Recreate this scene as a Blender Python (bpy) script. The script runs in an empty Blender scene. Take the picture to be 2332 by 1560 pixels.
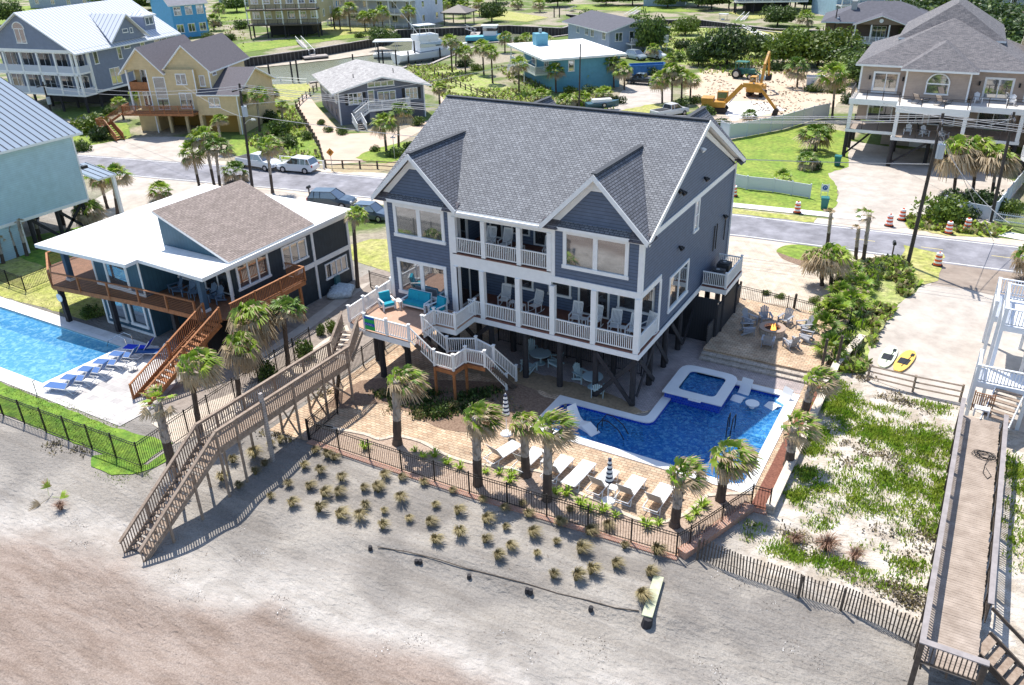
import bpy, math, random
import numpy as np
from mathutils import Vector, Matrix
from mathutils.geometry import tessellate_polygon
random.seed(7); rng = np.random.default_rng(7)
PI = math.pi; R_ = math.radians
scn = bpy.context.scene
COL = scn.collection

# ------------------------------------------------------------ camera
IW, IH = 2332, 1560
CF, CP, CR, CY = 1881.8, R_(27.557), R_(-1.502), R_(-30.47)
CPOS = np.array([13.965, -37.017, 24.631])
def _rot():
    cy, sy = math.cos(CY), math.sin(CY)
    fwd = np.array([sy*math.cos(CP), cy*math.cos(CP), -math.sin(CP)])
    right = np.array([cy, -sy, 0.]); up = np.cross(right, fwd)
    r2 = right*math.cos(CR)+up*math.sin(CR); u2 = -right*math.sin(CR)+up*math.cos(CR)
    return np.array([r2, -u2, fwd])
CRM = _rot()
def G(px, py, z=0.0):
    """point of the plane at height z seen at photo pixel (px, py)"""
    v = CRM.T @ np.array([(px-IW/2)/CF, (py-IH/2)/CF, 1.0])
    t = (z-CPOS[2])/v[2]; p = CPOS+t*v
    return Vector((float(p[0]), float(p[1]), float(z)))
cam = bpy.data.cameras.new('camera'); camo = bpy.data.objects.new('camera', cam); COL.objects.link(camo)
m = Matrix.Identity(4)
for i in range(3):
    m[i][0] = CRM[0][i]; m[i][1] = -CRM[1][i]; m[i][2] = -CRM[2][i]; m[i][3] = CPOS[i]
camo.matrix_world = m
cam.sensor_width = 36.0; cam.lens = CF*36.0/IW; cam.clip_start = 0.5; cam.clip_end = 3000
scn.camera = camo
# ------------------------------------------------------------ light
SD = Vector((.81, -.585, -1.842)).normalized()      # the way sunlight travels
world = bpy.data.worlds.new('World'); scn.world = world; world.use_nodes = True
nt = world.node_tree; nt.nodes.clear()
sky = nt.nodes.new('ShaderNodeTexSky'); sky.sky_type = 'NISHITA'; sky.sun_disc = False
sky.sun_elevation = R_(61.5); sky.sun_rotation = R_(-54.2); sky.air_density = 1.0; sky.dust_density = 0.6
bg = nt.nodes.new('ShaderNodeBackground'); bg.inputs[1].default_value = 0.15
wo = nt.nodes.new('ShaderNodeOutputWorld')
nt.links.new(sky.outputs[0], bg.inputs[0]); nt.links.new(bg.outputs[0], wo.inputs[0])
sun = bpy.data.lights.new('sun', 'SUN'); sun.energy = 4.6; sun.angle = R_(0.5); sun.color = (1.0, 0.95, 0.87)
suno = bpy.data.objects.new('sun', sun); COL.objects.link(suno)
suno.rotation_euler = SD.to_track_quat('-Z', 'Y').to_euler(); suno.location = (-30, 20, 60)
scn.view_settings.view_transform = 'Standard'; scn.view_settings.look = 'None'
scn.view_settings.exposure = 0.58; scn.view_settings.gamma = 1.0; scn.view_settings.use_curve_mapping = False
scn.cycles.max_bounces = 8; scn.cycles.transparent_max_bounces = 12

# ------------------------------------------------------------ materials
def _n(nt, t, **kw):
    n = nt.nodes.new(t)
    for k, v in kw.items(): setattr(n, k, v)
    return n
def _rgb(c): return (c[0], c[1], c[2], 1.0)
MATS = {}
def mat(name, col, rough=.65, metal=0., spec=.4, noise=None, col2=None, bump=0., bscale=20., pat=None, coat=0., objvar=0., nscale2=None):
    """noise=(scale, amount) mottles col (towards col2 if given); pat adds siding / battens / bricks / seams in metres"""
    if name in MATS: return MATS[name]
    mt = bpy.data.materials.new(name); mt.use_nodes = True; MATS[name] = mt
    nt = mt.node_tree; L = nt.links.new; b = nt.nodes['Principled BSDF']
    b.inputs['Roughness'].default_value = rough; b.inputs['Metallic'].default_value = metal
    b.inputs['Specular IOR Level'].default_value = spec; b.inputs['Coat Weight'].default_value = coat
    uv = _n(nt, 'ShaderNodeTexCoord'); cur = None; hgt = None
    base = _n(nt, 'ShaderNodeRGB'); base.outputs[0].default_value = _rgb(col); cur = base.outputs[0]
    if pat and pat[0] == 'brick':
        _, w, h, mo, c2, cm = pat[:6]
        br = _n(nt, 'ShaderNodeTexBrick'); br.inputs['Color1'].default_value = _rgb(col); br.inputs['Color2'].default_value = _rgb(c2)
        br.inputs['Mortar'].default_value = _rgb(cm); br.inputs['Scale'].default_value = 1.0
        br.inputs['Brick Width'].default_value = w; br.inputs['Row Height'].default_value = h; br.inputs['Mortar Size'].default_value = mo
        br.inputs['Mortar Smooth'].default_value = .2; br.inputs['Bias'].default_value = 0.
        L(uv.outputs['UV'], br.inputs['Vector']); cur = br.outputs['Color']; hgt = br.outputs['Fac']
    if noise:
        nz = _n(nt, 'ShaderNodeTexNoise'); nz.inputs['Scale'].default_value = noise[0]; nz.inputs['Detail'].default_value = 6.; nz.inputs['Roughness'].default_value = .62
        L(uv.outputs['Object'] if len(noise) < 3 else uv.outputs['UV'], nz.inputs['Vector'])
        mr = _n(nt, 'ShaderNodeMapRange'); mr.inputs[1].default_value = .32; mr.inputs[2].default_value = .68
        L(nz.outputs[0], mr.inputs[0]); mx = _n(nt, 'ShaderNodeMix', data_type='RGBA')
        if col2:
            L(mr.outputs[0], mx.inputs[0]); L(cur, mx.inputs[6]); mx.inputs[7].default_value = _rgb(col2)
        else:
            mr.inputs[3].default_value = 1-noise[1]; mr.inputs[4].default_value = 1+noise[1]*.6
            mx.blend_type = 'MULTIPLY'; mx.inputs[0].default_value = 1.; L(cur, mx.inputs[6]); L(mr.outputs[0], mx.inputs[7])
        cur = mx.outputs[2]
    if pat and pat[0] in ('siding', 'batten', 'seam'):
        sp = _n(nt, 'ShaderNodeSeparateXYZ'); L(uv.outputs['UV'], sp.inputs[0])
        dv = _n(nt, 'ShaderNodeMath', operation='DIVIDE'); L(sp.outputs[1 if pat[0] == 'siding' else 0], dv.inputs[0]); dv.inputs[1].default_value = pat[1]
        fr = _n(nt, 'ShaderNodeMath', operation='FRACT'); L(dv.outputs[0], fr.inputs[0])
        ls = _n(nt, 'ShaderNodeMath', operation='LESS_THAN'); L(fr.outputs[0], ls.inputs[0]); ls.inputs[1].default_value = pat[2]
        mx = _n(nt, 'ShaderNodeMix', data_type='RGBA'); L(ls.outputs[0], mx.inputs[0]); L(cur, mx.inputs[6])
        mx.inputs[7].default_value = _rgb(pat[3]); cur = mx.outputs[2]
        hgt = ls.outputs[0] if pat[0] == 'batten' or pat[0] == 'seam' else fr.outputs[0]
    if nscale2:
        n2 = _n(nt, 'ShaderNodeTexNoise'); n2.inputs['Scale'].default_value = nscale2[0]; n2.inputs['Detail'].default_value = 8.; n2.inputs['Roughness'].default_value = .7; L(uv.outputs['Object'], n2.inputs['Vector'])
        m2 = _n(nt, 'ShaderNodeMapRange'); m2.inputs[1].default_value = .35; m2.inputs[2].default_value = .65; m2.inputs[3].default_value = 1-nscale2[1]; m2.inputs[4].default_value = 1+nscale2[1]*.7; L(n2.outputs[0], m2.inputs[0])
        mx = _n(nt, 'ShaderNodeMix', data_type='RGBA'); mx.blend_type = 'MULTIPLY'; mx.inputs[0].default_value = 1.; L(cur, mx.inputs[6]); L(m2.outputs[0], mx.inputs[7]); cur = mx.outputs[2]
    if objvar:
        oi = _n(nt, 'ShaderNodeObjectInfo'); mr = _n(nt, 'ShaderNodeMapRange'); L(oi.outputs['Random'], mr.inputs[0])
        mr.inputs[3].default_value = 1-objvar; mr.inputs[4].default_value = 1+objvar
        mx = _n(nt, 'ShaderNodeMix', data_type='RGBA'); mx.blend_type = 'MULTIPLY'; mx.inputs[0].default_value = 1.
        L(cur, mx.inputs[6]); L(mr.outputs[0], mx.inputs[7]); cur = mx.outputs[2]
    L(cur, b.inputs['Base Color'])
    prev = None
    if bump:
        nb = _n(nt, 'ShaderNodeTexNoise'); nb.inputs['Scale'].default_value = bscale; nb.inputs['Detail'].default_value = 5.
        L(uv.outputs['Object'], nb.inputs['Vector'])
        bp = _n(nt, 'ShaderNodeBump'); bp.inputs['Strength'].default_value = min(bump, 1.); bp.inputs['Distance'].default_value = .03 if bscale > 5 else .15
        L(nb.outputs[0], bp.inputs['Height']); prev = bp.outputs[0]
    if hgt is not None:
        bp = _n(nt, 'ShaderNodeBump'); bp.inputs['Strength'].default_value = .5; bp.inputs['Distance'].default_value = .015
        bp.invert = pat[0] == 'brick'; L(hgt, bp.inputs['Height'])
        if prev: L(prev, bp.inputs['Normal'])
        prev = bp.outputs[0]
    if prev: L(prev, b.inputs['Normal'])
    return mt
def glassy(name, tint, refl=.35, rough=.03):
    if name in MATS: return MATS[name]
    mt = bpy.data.materials.new(name); mt.use_nodes = True; MATS[name] = mt
    nt = mt.node_tree; b = nt.nodes['Principled BSDF']; b.inputs['Base Color'].default_value = _rgb(tint); b.inputs['Roughness'].default_value = .25
    g = _n(nt, 'ShaderNodeBsdfGlossy'); g.inputs['Roughness'].default_value = rough; g.inputs['Color'].default_value = (.9, .93, .95, 1)
    fr = _n(nt, 'ShaderNodeFresnel'); fr.inputs[0].default_value = 1.5
    mm = _n(nt, 'ShaderNodeMath', operation='ADD'); nt.links.new(fr.outputs[0], mm.inputs[0]); mm.inputs[1].default_value = refl; mm.use_clamp = True
    nz = _n(nt, 'ShaderNodeTexNoise'); nz.inputs['Scale'].default_value = 1.2
    bp = _n(nt, 'ShaderNodeBump'); bp.inputs['Strength'].default_value = .05; nt.links.new(nz.outputs[0], bp.inputs['Height']); nt.links.new(bp.outputs[0], g.inputs['Normal'])
    mx = _n(nt, 'ShaderNodeMixShader'); nt.links.new(mm.outputs[0], mx.inputs[0]); nt.links.new(b.outputs[0], mx.inputs[1]); nt.links.new(g.outputs[0], mx.inputs[2])
    nt.links.new(mx.outputs[0], nt.nodes['Material Output'].inputs[0])
    return mt
def clearwater(name, tint, bumps=(3., .35), ior=1.33, scat=None):
    mt = bpy.data.materials.new(name); mt.use_nodes = True; nt = mt.node_tree; nt.nodes.clear(); MATS[name] = mt
    tr = _n(nt, 'ShaderNodeBsdfTransparent'); tr.inputs[0].default_value = _rgb(tint)
    g = _n(nt, 'ShaderNodeBsdfGlossy'); g.inputs['Roughness'].default_value = .03
    fr = _n(nt, 'ShaderNodeFresnel'); fr.inputs[0].default_value = ior
    tc = _n(nt, 'ShaderNodeTexCoord'); nz = _n(nt, 'ShaderNodeTexNoise'); nz.inputs['Scale'].default_value = bumps[0]; nz.inputs['Detail'].default_value = 4; nz.inputs['Distortion'].default_value = .8
    nt.links.new(tc.outputs['Object'], nz.inputs['Vector'])
    bp = _n(nt, 'ShaderNodeBump'); bp.inputs['Strength'].default_value = bumps[1]; bp.inputs['Distance'].default_value = .12
    nt.links.new(nz.outputs[0], bp.inputs['Height']); nt.links.new(bp.outputs[0], g.inputs['Normal']); nt.links.new(bp.outputs[0], fr.inputs['Normal'])
    body = tr.outputs[0]
    if scat:   # light scattered back by the water itself, brighter on the ripple crests
        df = _n(nt, 'ShaderNodeBsdfDiffuse'); cr = _n(nt, 'ShaderNodeMix', data_type='RGBA'); mr = _n(nt, 'ShaderNodeMapRange'); mr.inputs[1].default_value = .45; mr.inputs[2].default_value = .72; nt.links.new(nz.outputs[0], mr.inputs[0])
        nt.links.new(mr.outputs[0], cr.inputs[0]); cr.inputs[6].default_value = _rgb(scat[1]); cr.inputs[7].default_value = _rgb(scat[2]); nt.links.new(cr.outputs[2], df.inputs[0]); nt.links.new(bp.outputs[0], df.inputs['Normal'])
        m1 = _n(nt, 'ShaderNodeMixShader'); m1.inputs[0].default_value = scat[0]; nt.links.new(tr.outputs[0], m1.inputs[1]); nt.links.new(df.outputs[0], m1.inputs[2]); body = m1.outputs[0]
    mx = _n(nt, 'ShaderNodeMixShader'); nt.links.new(fr.outputs[0], mx.inputs[0]); nt.links.new(body, mx.inputs[1]); nt.links.new(g.outputs[0], mx.inputs[2])
    o = _n(nt, 'ShaderNodeOutputMaterial'); nt.links.new(mx.outputs[0], o.inputs[0]); return mt
def foliage(name, c1, c2, trans=.25, objvar=.12, nscale=1.5):
    """leaf colour mottled between c1 and c2, a little light passing through"""
    if name in MATS: return MATS[name]
    mt = mat(name, c1, rough=.5, spec=.35, noise=(nscale, 1), col2=c2, objvar=objvar)
    nt = mt.node_tree; b = nt.nodes['Principled BSDF']; t = _n(nt, 'ShaderNodeBsdfTranslucent')
    nt.links.new(b.inputs['Base Color'].links[0].from_socket, t.inputs[0])
    mx = _n(nt, 'ShaderNodeMixShader'); mx.inputs[0].default_value = trans
    nt.links.new(b.outputs[0], mx.inputs[1]); nt.links.new(t.outputs[0], mx.inputs[2]); nt.links.new(mx.outputs[0], nt.nodes['Material Output'].inputs[0])
    return mt

# ------------------------------------------------------------ mesh builder
class MB:
    def __init__(s): s.v = []; s.f = []; s.m = []
    def face(s, pts, mi=0):
        i = len(s.v); s.v.extend([tuple(p) for p in pts]); s.f.append(tuple(range(i, i+len(pts)))); s.m.append(mi); return s
    def box(s, c, d, rz=0., mi=0):
        cx, cy, cz = c; hx, hy, hz = d[0]/2, d[1]/2, d[2]/2; co, si = math.cos(rz), math.sin(rz); i = len(s.v)
        for z in (-hz, hz):
            for x, y in ((-hx, -hy), (hx, -hy), (hx, hy), (-hx, hy)):
                s.v.append((cx+x*co-y*si, cy+x*si+y*co, cz+z))
        for q in ((0, 3, 2, 1), (4, 5, 6, 7), (0, 1, 5, 4), (1, 2, 6, 5), (2, 3, 7, 6), (3, 0, 4, 7)):
            s.f.append(tuple(i+k for k in q)); s.m.append(mi)
        return s
    def bx(s, x0, x1, y0, y1, z0, z1, mi=0): return s.box(((x0+x1)/2, (y0+y1)/2, (z0+z1)/2), (abs(x1-x0), abs(y1-y0), abs(z1-z0)), 0, mi)
    def bar(s, a, b, w, h, mi=0, up=(0, 0, 1)):
        a = Vector(a); b = Vector(b); t = (b-a)
        if t.length < 1e-6: return s
        t.normalize(); u = Vector(up)
        if abs(t.dot(u)) > .995: u = Vector((0, 1, 0))
        r = t.cross(u).normalized(); n = r.cross(t).normalized(); i = len(s.v)
        for p in (a, b):
            for x, y in ((-1, -1), (1, -1), (1, 1), (-1, 1)): s.v.append(tuple(p+r*(x*w/2)+n*(y*h/2)))
        for q in ((0, 3, 2, 1), (4, 5, 6, 7), (0, 1, 5, 4), (1, 2, 6, 5), (2, 3, 7, 6), (3, 0, 4, 7)):
            s.f.append(tuple(i+k for k in q)); s.m.append(mi)
        return s
    def cyl(s, a, b, r0, r1=None, n=8, mi=0, cap=True):
        a = Vector(a); b = Vector(b); r1 = r0 if r1 is None else r1; t = (b-a).normalized()
        u = Vector((0, 0, 1)) if abs(t.z) < .9 else Vector((1, 0, 0)); r = t.cross(u).normalized(); w = t.cross(r); i = len(s.v)
        for p, rr in ((a, r0), (b, r1)):
            for k in range(n):
                an = 2*PI*k/n; s.v.append(tuple(p+r*(math.cos(an)*rr)+w*(math.sin(an)*rr)))
        for k in range(n):
            s.f.append((i+k, i+(k+1) % n, i+n+(k+1) % n, i+n+k)); s.m.append(mi)
        if cap:
            s.f.append(tuple(i+k for k in reversed(range(n)))); s.m.append(mi); s.f.append(tuple(i+n+k for k in range(n))); s.m.append(mi)
        return s
    def tube(s, pts, r, n=6, mi=0, r1=None):
        for k in range(len(pts)-1):
            f0 = k/(len(pts)-1); f1 = (k+1)/(len(pts)-1); e = r if r1 is None else r1
            s.cyl(pts[k], pts[k+1], r+(e-r)*f0, r+(e-r)*f1, n, mi)
        return s
    def prism(s, poly, z0, z1, mi=0, mt=None):
        """vertical prism over an (x, y) outline; concave outlines allowed"""
        n = len(poly); ar = sum(poly[k][0]*poly[(k+1) % n][1]-poly[(k+1) % n][0]*poly[k][1] for k in range(n))
        if ar < 0: poly = poly[::-1]
        tr = tessellate_polygon([[Vector((p[0], p[1], 0)) for p in poly]]); i = len(s.v)
        s.v.extend([(p[0], p[1], z0) for p in poly]+[(p[0], p[1], z1) for p in poly])
        for a, b, c in tr:
            pa, pb, pc = poly[a], poly[b], poly[c]
            if (pb[0]-pa[0])*(pc[1]-pa[1])-(pb[1]-pa[1])*(pc[0]-pa[0]) < 0: b, c = c, b
            s.f.append((i+n+a, i+n+b, i+n+c)); s.m.append(mi if mt is None else mt); s.f.append((i+a, i+c, i+b)); s.m.append(mi)
        for k in range(n):
            s.f.append((i+k, i+(k+1) % n, i+n+(k+1) % n, i+n+k)); s.m.append(mi)
        return s
    def slab(s, pts, t, mi=0, me=None):
        """plate: pts is the top outline (convex), thickened straight down by t; edges take material me"""
        n = len(pts); P = [Vector(p) for p in pts]; nr = (P[1]-P[0]).cross(P[2]-P[0])
        if nr.z < 0: P = P[::-1]
        me = mi if me is None else me
        s.face(P, mi); Q = [p-Vector((0, 0, t)) for p in P]; s.face(Q[::-1], me)
        for k in range(n): s.face([P[k], Q[k], Q[(k+1) % n], P[(k+1) % n]], me)
        return s
    def ext(s, poly, d, mi=0):
        """planar outline poly (3D points, convex) extruded by vector d"""
        P = [Vector(p) for p in poly]; D = Vector(d); n = len(P)
        nr = (P[1]-P[0]).cross(P[2]-P[0])
        if nr.dot(D) > 0: P = P[::-1]
        Q = [p+D for p in P]; s.face(P, mi); s.face(Q[::-1], mi)
        for k in range(n): s.face([P[(k+1) % n], P[k], Q[k], Q[(k+1) % n]], mi)
        return s
    def loft(s, rings, mi=0, close=True, caps=True):
        i = len(s.v); n = len(rings[0])
        for r in rings: s.v.extend([tuple(p) for p in r])
        for a in range(len(rings)-1):
            for k in range(n if close else n-1):
                s.f.append((i+a*n+k, i+a*n+(k+1) % n, i+(a+1)*n+(k+1) % n, i+(a+1)*n+k)); s.m.append(mi)
        if caps:
            s.f.append(tuple(i+k for k in reversed(range(n)))); s.m.append(mi); s.f.append(tuple(i+(len(rings)-1)*n+k for k in range(n))); s.m.append(mi)
        return s
    def mesh(s, name, mats, smooth=False):
        me = bpy.data.meshes.new(name); me.from_pydata(s.v, [], s.f)
        if not isinstance(mats, (list, tuple)): mats = [mats]
        for m_ in mats: me.materials.append(m_)
        nf = len(s.f); me.polygons.foreach_set('material_index', s.m)
        if smooth: me.polygons.foreach_set('use_smooth', [True]*nf)
        uvl = me.uv_layers.new(name='UVMap'); nl = len(me.loops)
        V = np.array(s.v, dtype=np.float64) if s.v else np.zeros((0, 3))
        nr = np.zeros(nf*3, dtype=np.float32); me.polygons.foreach_get('normal', nr); nr = nr.reshape(-1, 3).astype(float)
        li = np.zeros(nl, dtype=np.int32); me.loops.foreach_get('vertex_index', li)
        lt = np.zeros(nf, dtype=np.int32); me.polygons.foreach_get('loop_total', lt); fi = np.repeat(np.arange(nf), lt)
        t = np.stack([-nr[:, 1], nr[:, 0], np.zeros(nf)], 1); ln = np.linalg.norm(t, axis=1); flat = ln < .05
        t[flat] = (1, 0, 0); ln[flat] = 1; t /= ln[:, None]; w = np.cross(nr, t); w[flat] = (0, 1, 0)
        P = V[li]; u = (P*t[fi]).sum(1); v = (P*w[fi]).sum(1)
        uvl.data.foreach_set('uv', np.stack([u, v], 1).astype(np.float32).ravel()); me.update(); return me
    def build(s, name, mats, parent=None, smooth=False):
        o = bpy.data.objects.new(name, s.mesh(name, mats, smooth)); COL.objects.link(o)
        if parent: o.parent = parent
        return o
def tag(o, label=None, cat=None, group=None, kind=None):
    if label: o['label'] = label
    if cat: o['category'] = cat
    if group: o['group'] = group
    if kind: o['kind'] = kind
    return o
def thing(name, label, cat, loc=(0, 0, 0), rz=0., group=None):
    o = bpy.data.objects.new(name, None); COL.objects.link(o); o.location = loc; o.rotation_euler = (0, 0, rz); o.empty_display_size = .3
    return tag(o, label, cat, group)
def dup(root, loc, rz=0., label=None, group=None, sc=1.):
    KID = {}
    def cp(o, par):
        c = o.copy(); COL.objects.link(c)
        if par: c.parent = par
        for ch in KIDS(o): cp(ch, c)
        return c
    c = cp(root, None); c.location = loc; c.rotation_euler = (0, 0, rz)
    c.scale = (sc, sc, sc) if not isinstance(sc, (tuple, list)) else sc
    if label: c['label'] = label
    if group: c['group'] = group
    return c
def KIDS(o): return [c for c in list(o.children)]
def smooth_poly(pts, sub=4):
    n = len(pts); out = []
    for k in range(n):
        p0, p1, p2, p3 = [Vector(pts[(k+j) % n]) for j in (-1, 0, 1, 2)]
        for s_ in range(sub):
            t = s_/sub; out.append(.5*((2*p1)+(-p0+p2)*t+(2*p0-5*p1+4*p2-p3)*t*t+(-p0+3*p1-3*p2+p3)*t**3))
    return out
def ragged(pts, amp, step=.5):
    out = []; n = len(pts)
    for k in range(n):
        a = Vector(pts[k]); b = Vector(pts[(k+1) % n]); m_ = max(1, int((b-a).length/step))
        for j in range(m_):
            p = a.lerp(b, j/m_); out.append(Vector((p.x+random.uniform(-amp, amp), p.y+random.uniform(-amp, amp), p.z)))
    return out
def sheet(name, pts, z, m_, kind='structure', holes=(), rag=0., step=.6, sm=0, label=None, cat=None, thick=0., zf=None):
    """flat piece of ground: outline in world metres at height z"""
    P = [Vector((p[0], p[1], 0)) for p in pts]
    if sm: P = smooth_poly(P, sm)
    if rag: P = ragged(P, rag, step)
    mb = MB()
    if thick: mb.prism([(p.x, p.y) for p in P], z-thick, z)
    else:
        lp = [P]+[[Vector((h[0], h[1], 0)) for h in ho] for ho in holes]; allp = [q for l_ in lp for q in l_]
        for a, b, c in tessellate_polygon(lp):
            A, B, Cc = allp[a], allp[b], allp[c]
            if (B-A).cross(Cc-A).z < 0: B, Cc = Cc, B
            mb.face([(q.x, q.y, z) for q in (A, B, Cc)])
    o = mb.build(name, m_); tag(o, label, cat, None, kind); return o
def PX(*q, z=0.): return [G(a, b, z) for a, b in q]
# ------------------------------------------------------------ palette
WHITE = mat('white paint', (.80, .80, .79), rough=.45, noise=(3., .05))
VINYL = mat('white vinyl', (.82, .83, .84), rough=.35)
NAVY = mat('slate blue siding', (.105, .142, .215), rough=.6, noise=(2.5, .14), pat=('siding', .19, .16, (.055, .07, .105)))
ROOFG = mat('grey shingle', (.245, .255, .275), rough=.85, noise=(1.3, .08), pat=('brick', .27, .16, .022, (.165, .172, .19), (.07, .074, .085)), nscale2=(7., .3))
ROOFB = mat('brown shingle', (.33, .27, .24), rough=.88, noise=(1.3, .10), pat=('brick', .36, .15, .014, (.24, .195, .17), (.13, .10, .09)), nscale2=(7., .25))
ROOFD = mat('dark shingle', (.085, .08, .09), rough=.88, noise=(6., .35), pat=('brick', .4, .16, .01, (.14, .13, .145), (.05, .05, .06)))
ROOFT = mat('taupe shingle', (.20, .185, .19), rough=.88, noise=(7., .3), pat=('brick', .4, .16, .01, (.115, .11, .12), (.07, .07, .075)))
ROOFW = mat('white membrane', (.84, .84, .83), rough=.5, noise=(.5, .08), nscale2=(.9, .16))
METALW = mat('pale metal roofing', (.56, .59, .65), rough=.75, metal=0., spec=.15, pat=('seam', .8, .16, (.20, .23, .30)))
METALB = mat('blue grey metal roofing', (.25, .305, .38), rough=.8, metal=0., spec=.1, pat=('seam', .6, .2, (.02, .025, .04)))
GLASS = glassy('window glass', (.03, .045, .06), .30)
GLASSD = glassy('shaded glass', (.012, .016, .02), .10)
PILE = mat('tarred timber', (.032, .030, .034), rough=.8, noise=(6., .3), bump=.4, bscale=18)
TIMB = mat('weathered timber', (.21, .15, .11), rough=.85, noise=(5., .35), col2=(.36, .285, .225), bump=.3, bscale=22)
TIMBD = mat('dark weathered timber', (.10, .078, .062), rough=.85, noise=(5., .35), bump=.3, bscale=22)
CEDAR = mat('stained cedar', (.36, .145, .055), rough=.65, noise=(5., .3), bump=.2, bscale=20)
CEDARD = mat('cedar decking', (.20, .095, .05), rough=.7, noise=(3., .25), pat=('seam', .14, .10, (.05, .022, .012)))
DECKR = mat('red brown decking', (.20, .085, .06), rough=.6, noise=(3., .2), pat=('siding', .14, .10, (.07, .03, .022)))
GREYPL = mat('silver grey planks', (.42, .375, .35), rough=.85, noise=(1.2, .28), pat=('siding', .145, .12, (.12, .10, .09)), bump=.2)
IRON = mat('black iron', (.012, .012, .014), rough=.45, metal=.3)
BLACK = mat('black plastic', (.015, .015, .017), rough=.5)
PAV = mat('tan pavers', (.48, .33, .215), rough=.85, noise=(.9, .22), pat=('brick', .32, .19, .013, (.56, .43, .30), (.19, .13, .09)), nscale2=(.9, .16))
PAVL = mat('light pavers', (.50, .42, .33), rough=.85, noise=(.9, .12), pat=('brick', .3, .3, .006, (.56, .48, .39), (.32, .26, .20)), nscale2=(.9, .16))
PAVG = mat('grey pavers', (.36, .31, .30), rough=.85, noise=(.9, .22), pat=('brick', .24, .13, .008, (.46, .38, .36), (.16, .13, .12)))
SLATE = mat('slate flags', (.40, .38, .375), rough=.8, noise=(.6, .2), pat=('brick', .62, .42, .006, (.60, .57, .55), (.30, .28, .27)), nscale2=(.9, .16))
CONC = mat('pale concrete', (.50, .455, .405), rough=.9, noise=(.35, .2), col2=(.39, .34, .295), bump=.2, bscale=3, nscale2=(.9, .16))
CONC2 = mat('wet dark concrete', (.22, .17, .135), rough=.75, noise=(.5, 1), col2=(.34, .28, .23), nscale2=(.9, .16))
CONCW = mat('white concrete', (.74, .72, .70), rough=.85, noise=(.6, .10), nscale2=(.9, .16))
COPE = mat('white coping', (.76, .755, .75), rough=.7, noise=(1., .06))
SANDY = mat('yard sand', (.62, .55, .47), rough=.95, noise=(.25, 1), col2=(.50, .41, .32), bump=.6, bscale=2., nscale2=(.9, .16))
LAWN = mat('lawn', (.135, .235, .022), rough=.9, noise=(.35, 1), col2=(.26, .31, .05), bump=.8, bscale=9, nscale2=(2.2, .45))
LAWNY = mat('dry lawn', (.30, .33, .06), rough=.9, noise=(.5, 1), col2=(.42, .38, .16), bump=.8, bscale=9, nscale2=(2.2, .45))
LAWNG = mat('lush lawn', (.085, .20, .018), rough=.9, noise=(1.2, 1), col2=(.19, .29, .03), bump=1., bscale=12, nscale2=(2.2, .45))
DUNEG = mat('dune meadow', (.24, .34, .05), rough=.95, noise=(.6, 1), col2=(.42, .40, .19), bump=1., bscale=4, nscale2=(2.2, .45))
MULCH = mat('pine mulch', (.155, .095, .065), rough=.95, noise=(9., 1), col2=(.30, .21, .15), bump=1., bscale=25)
REDM = mat('red mulch', (.13, .05, .035), rough=.95, noise=(12., 1), col2=(.26, .11, .075), bump=1., bscale=25)
ROCK = mat('river rock', (.50, .39, .31), rough=.9, noise=(14., 1), col2=(.26, .18, .13), bump=1., bscale=20)
BRICK = mat('red brick', (.37, .155, .095), rough=.85, pat=('brick', .22, .075, .012, (.48, .25, .17), (.40, .33, .28)))
STONE = mat('stone block', (.55, .48, .41), rough=.9, noise=(3., .25), pat=('brick', .45, .2, .012, (.42, .36, .30), (.22, .18, .15)))
ASPH = mat('asphalt', (.25, .245, .27), rough=.9, noise=(.5, .35), bump=.3, bscale=30, nscale2=(.9, .16))
LINE = mat('road paint', (.75, .75, .72), rough=.7, noise=(2., .2))
GRAVD = mat('dark gravel', (.21, .175, .15), rough=.95, noise=(3., 1), col2=(.33, .28, .24), bump=.8, bscale=15)
BULK = mat('bulkhead timber', (.045, .038, .034), rough=.85, noise=(1., .4), pat=('batten', .9, .25, (.11, .10, .09)))

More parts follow.
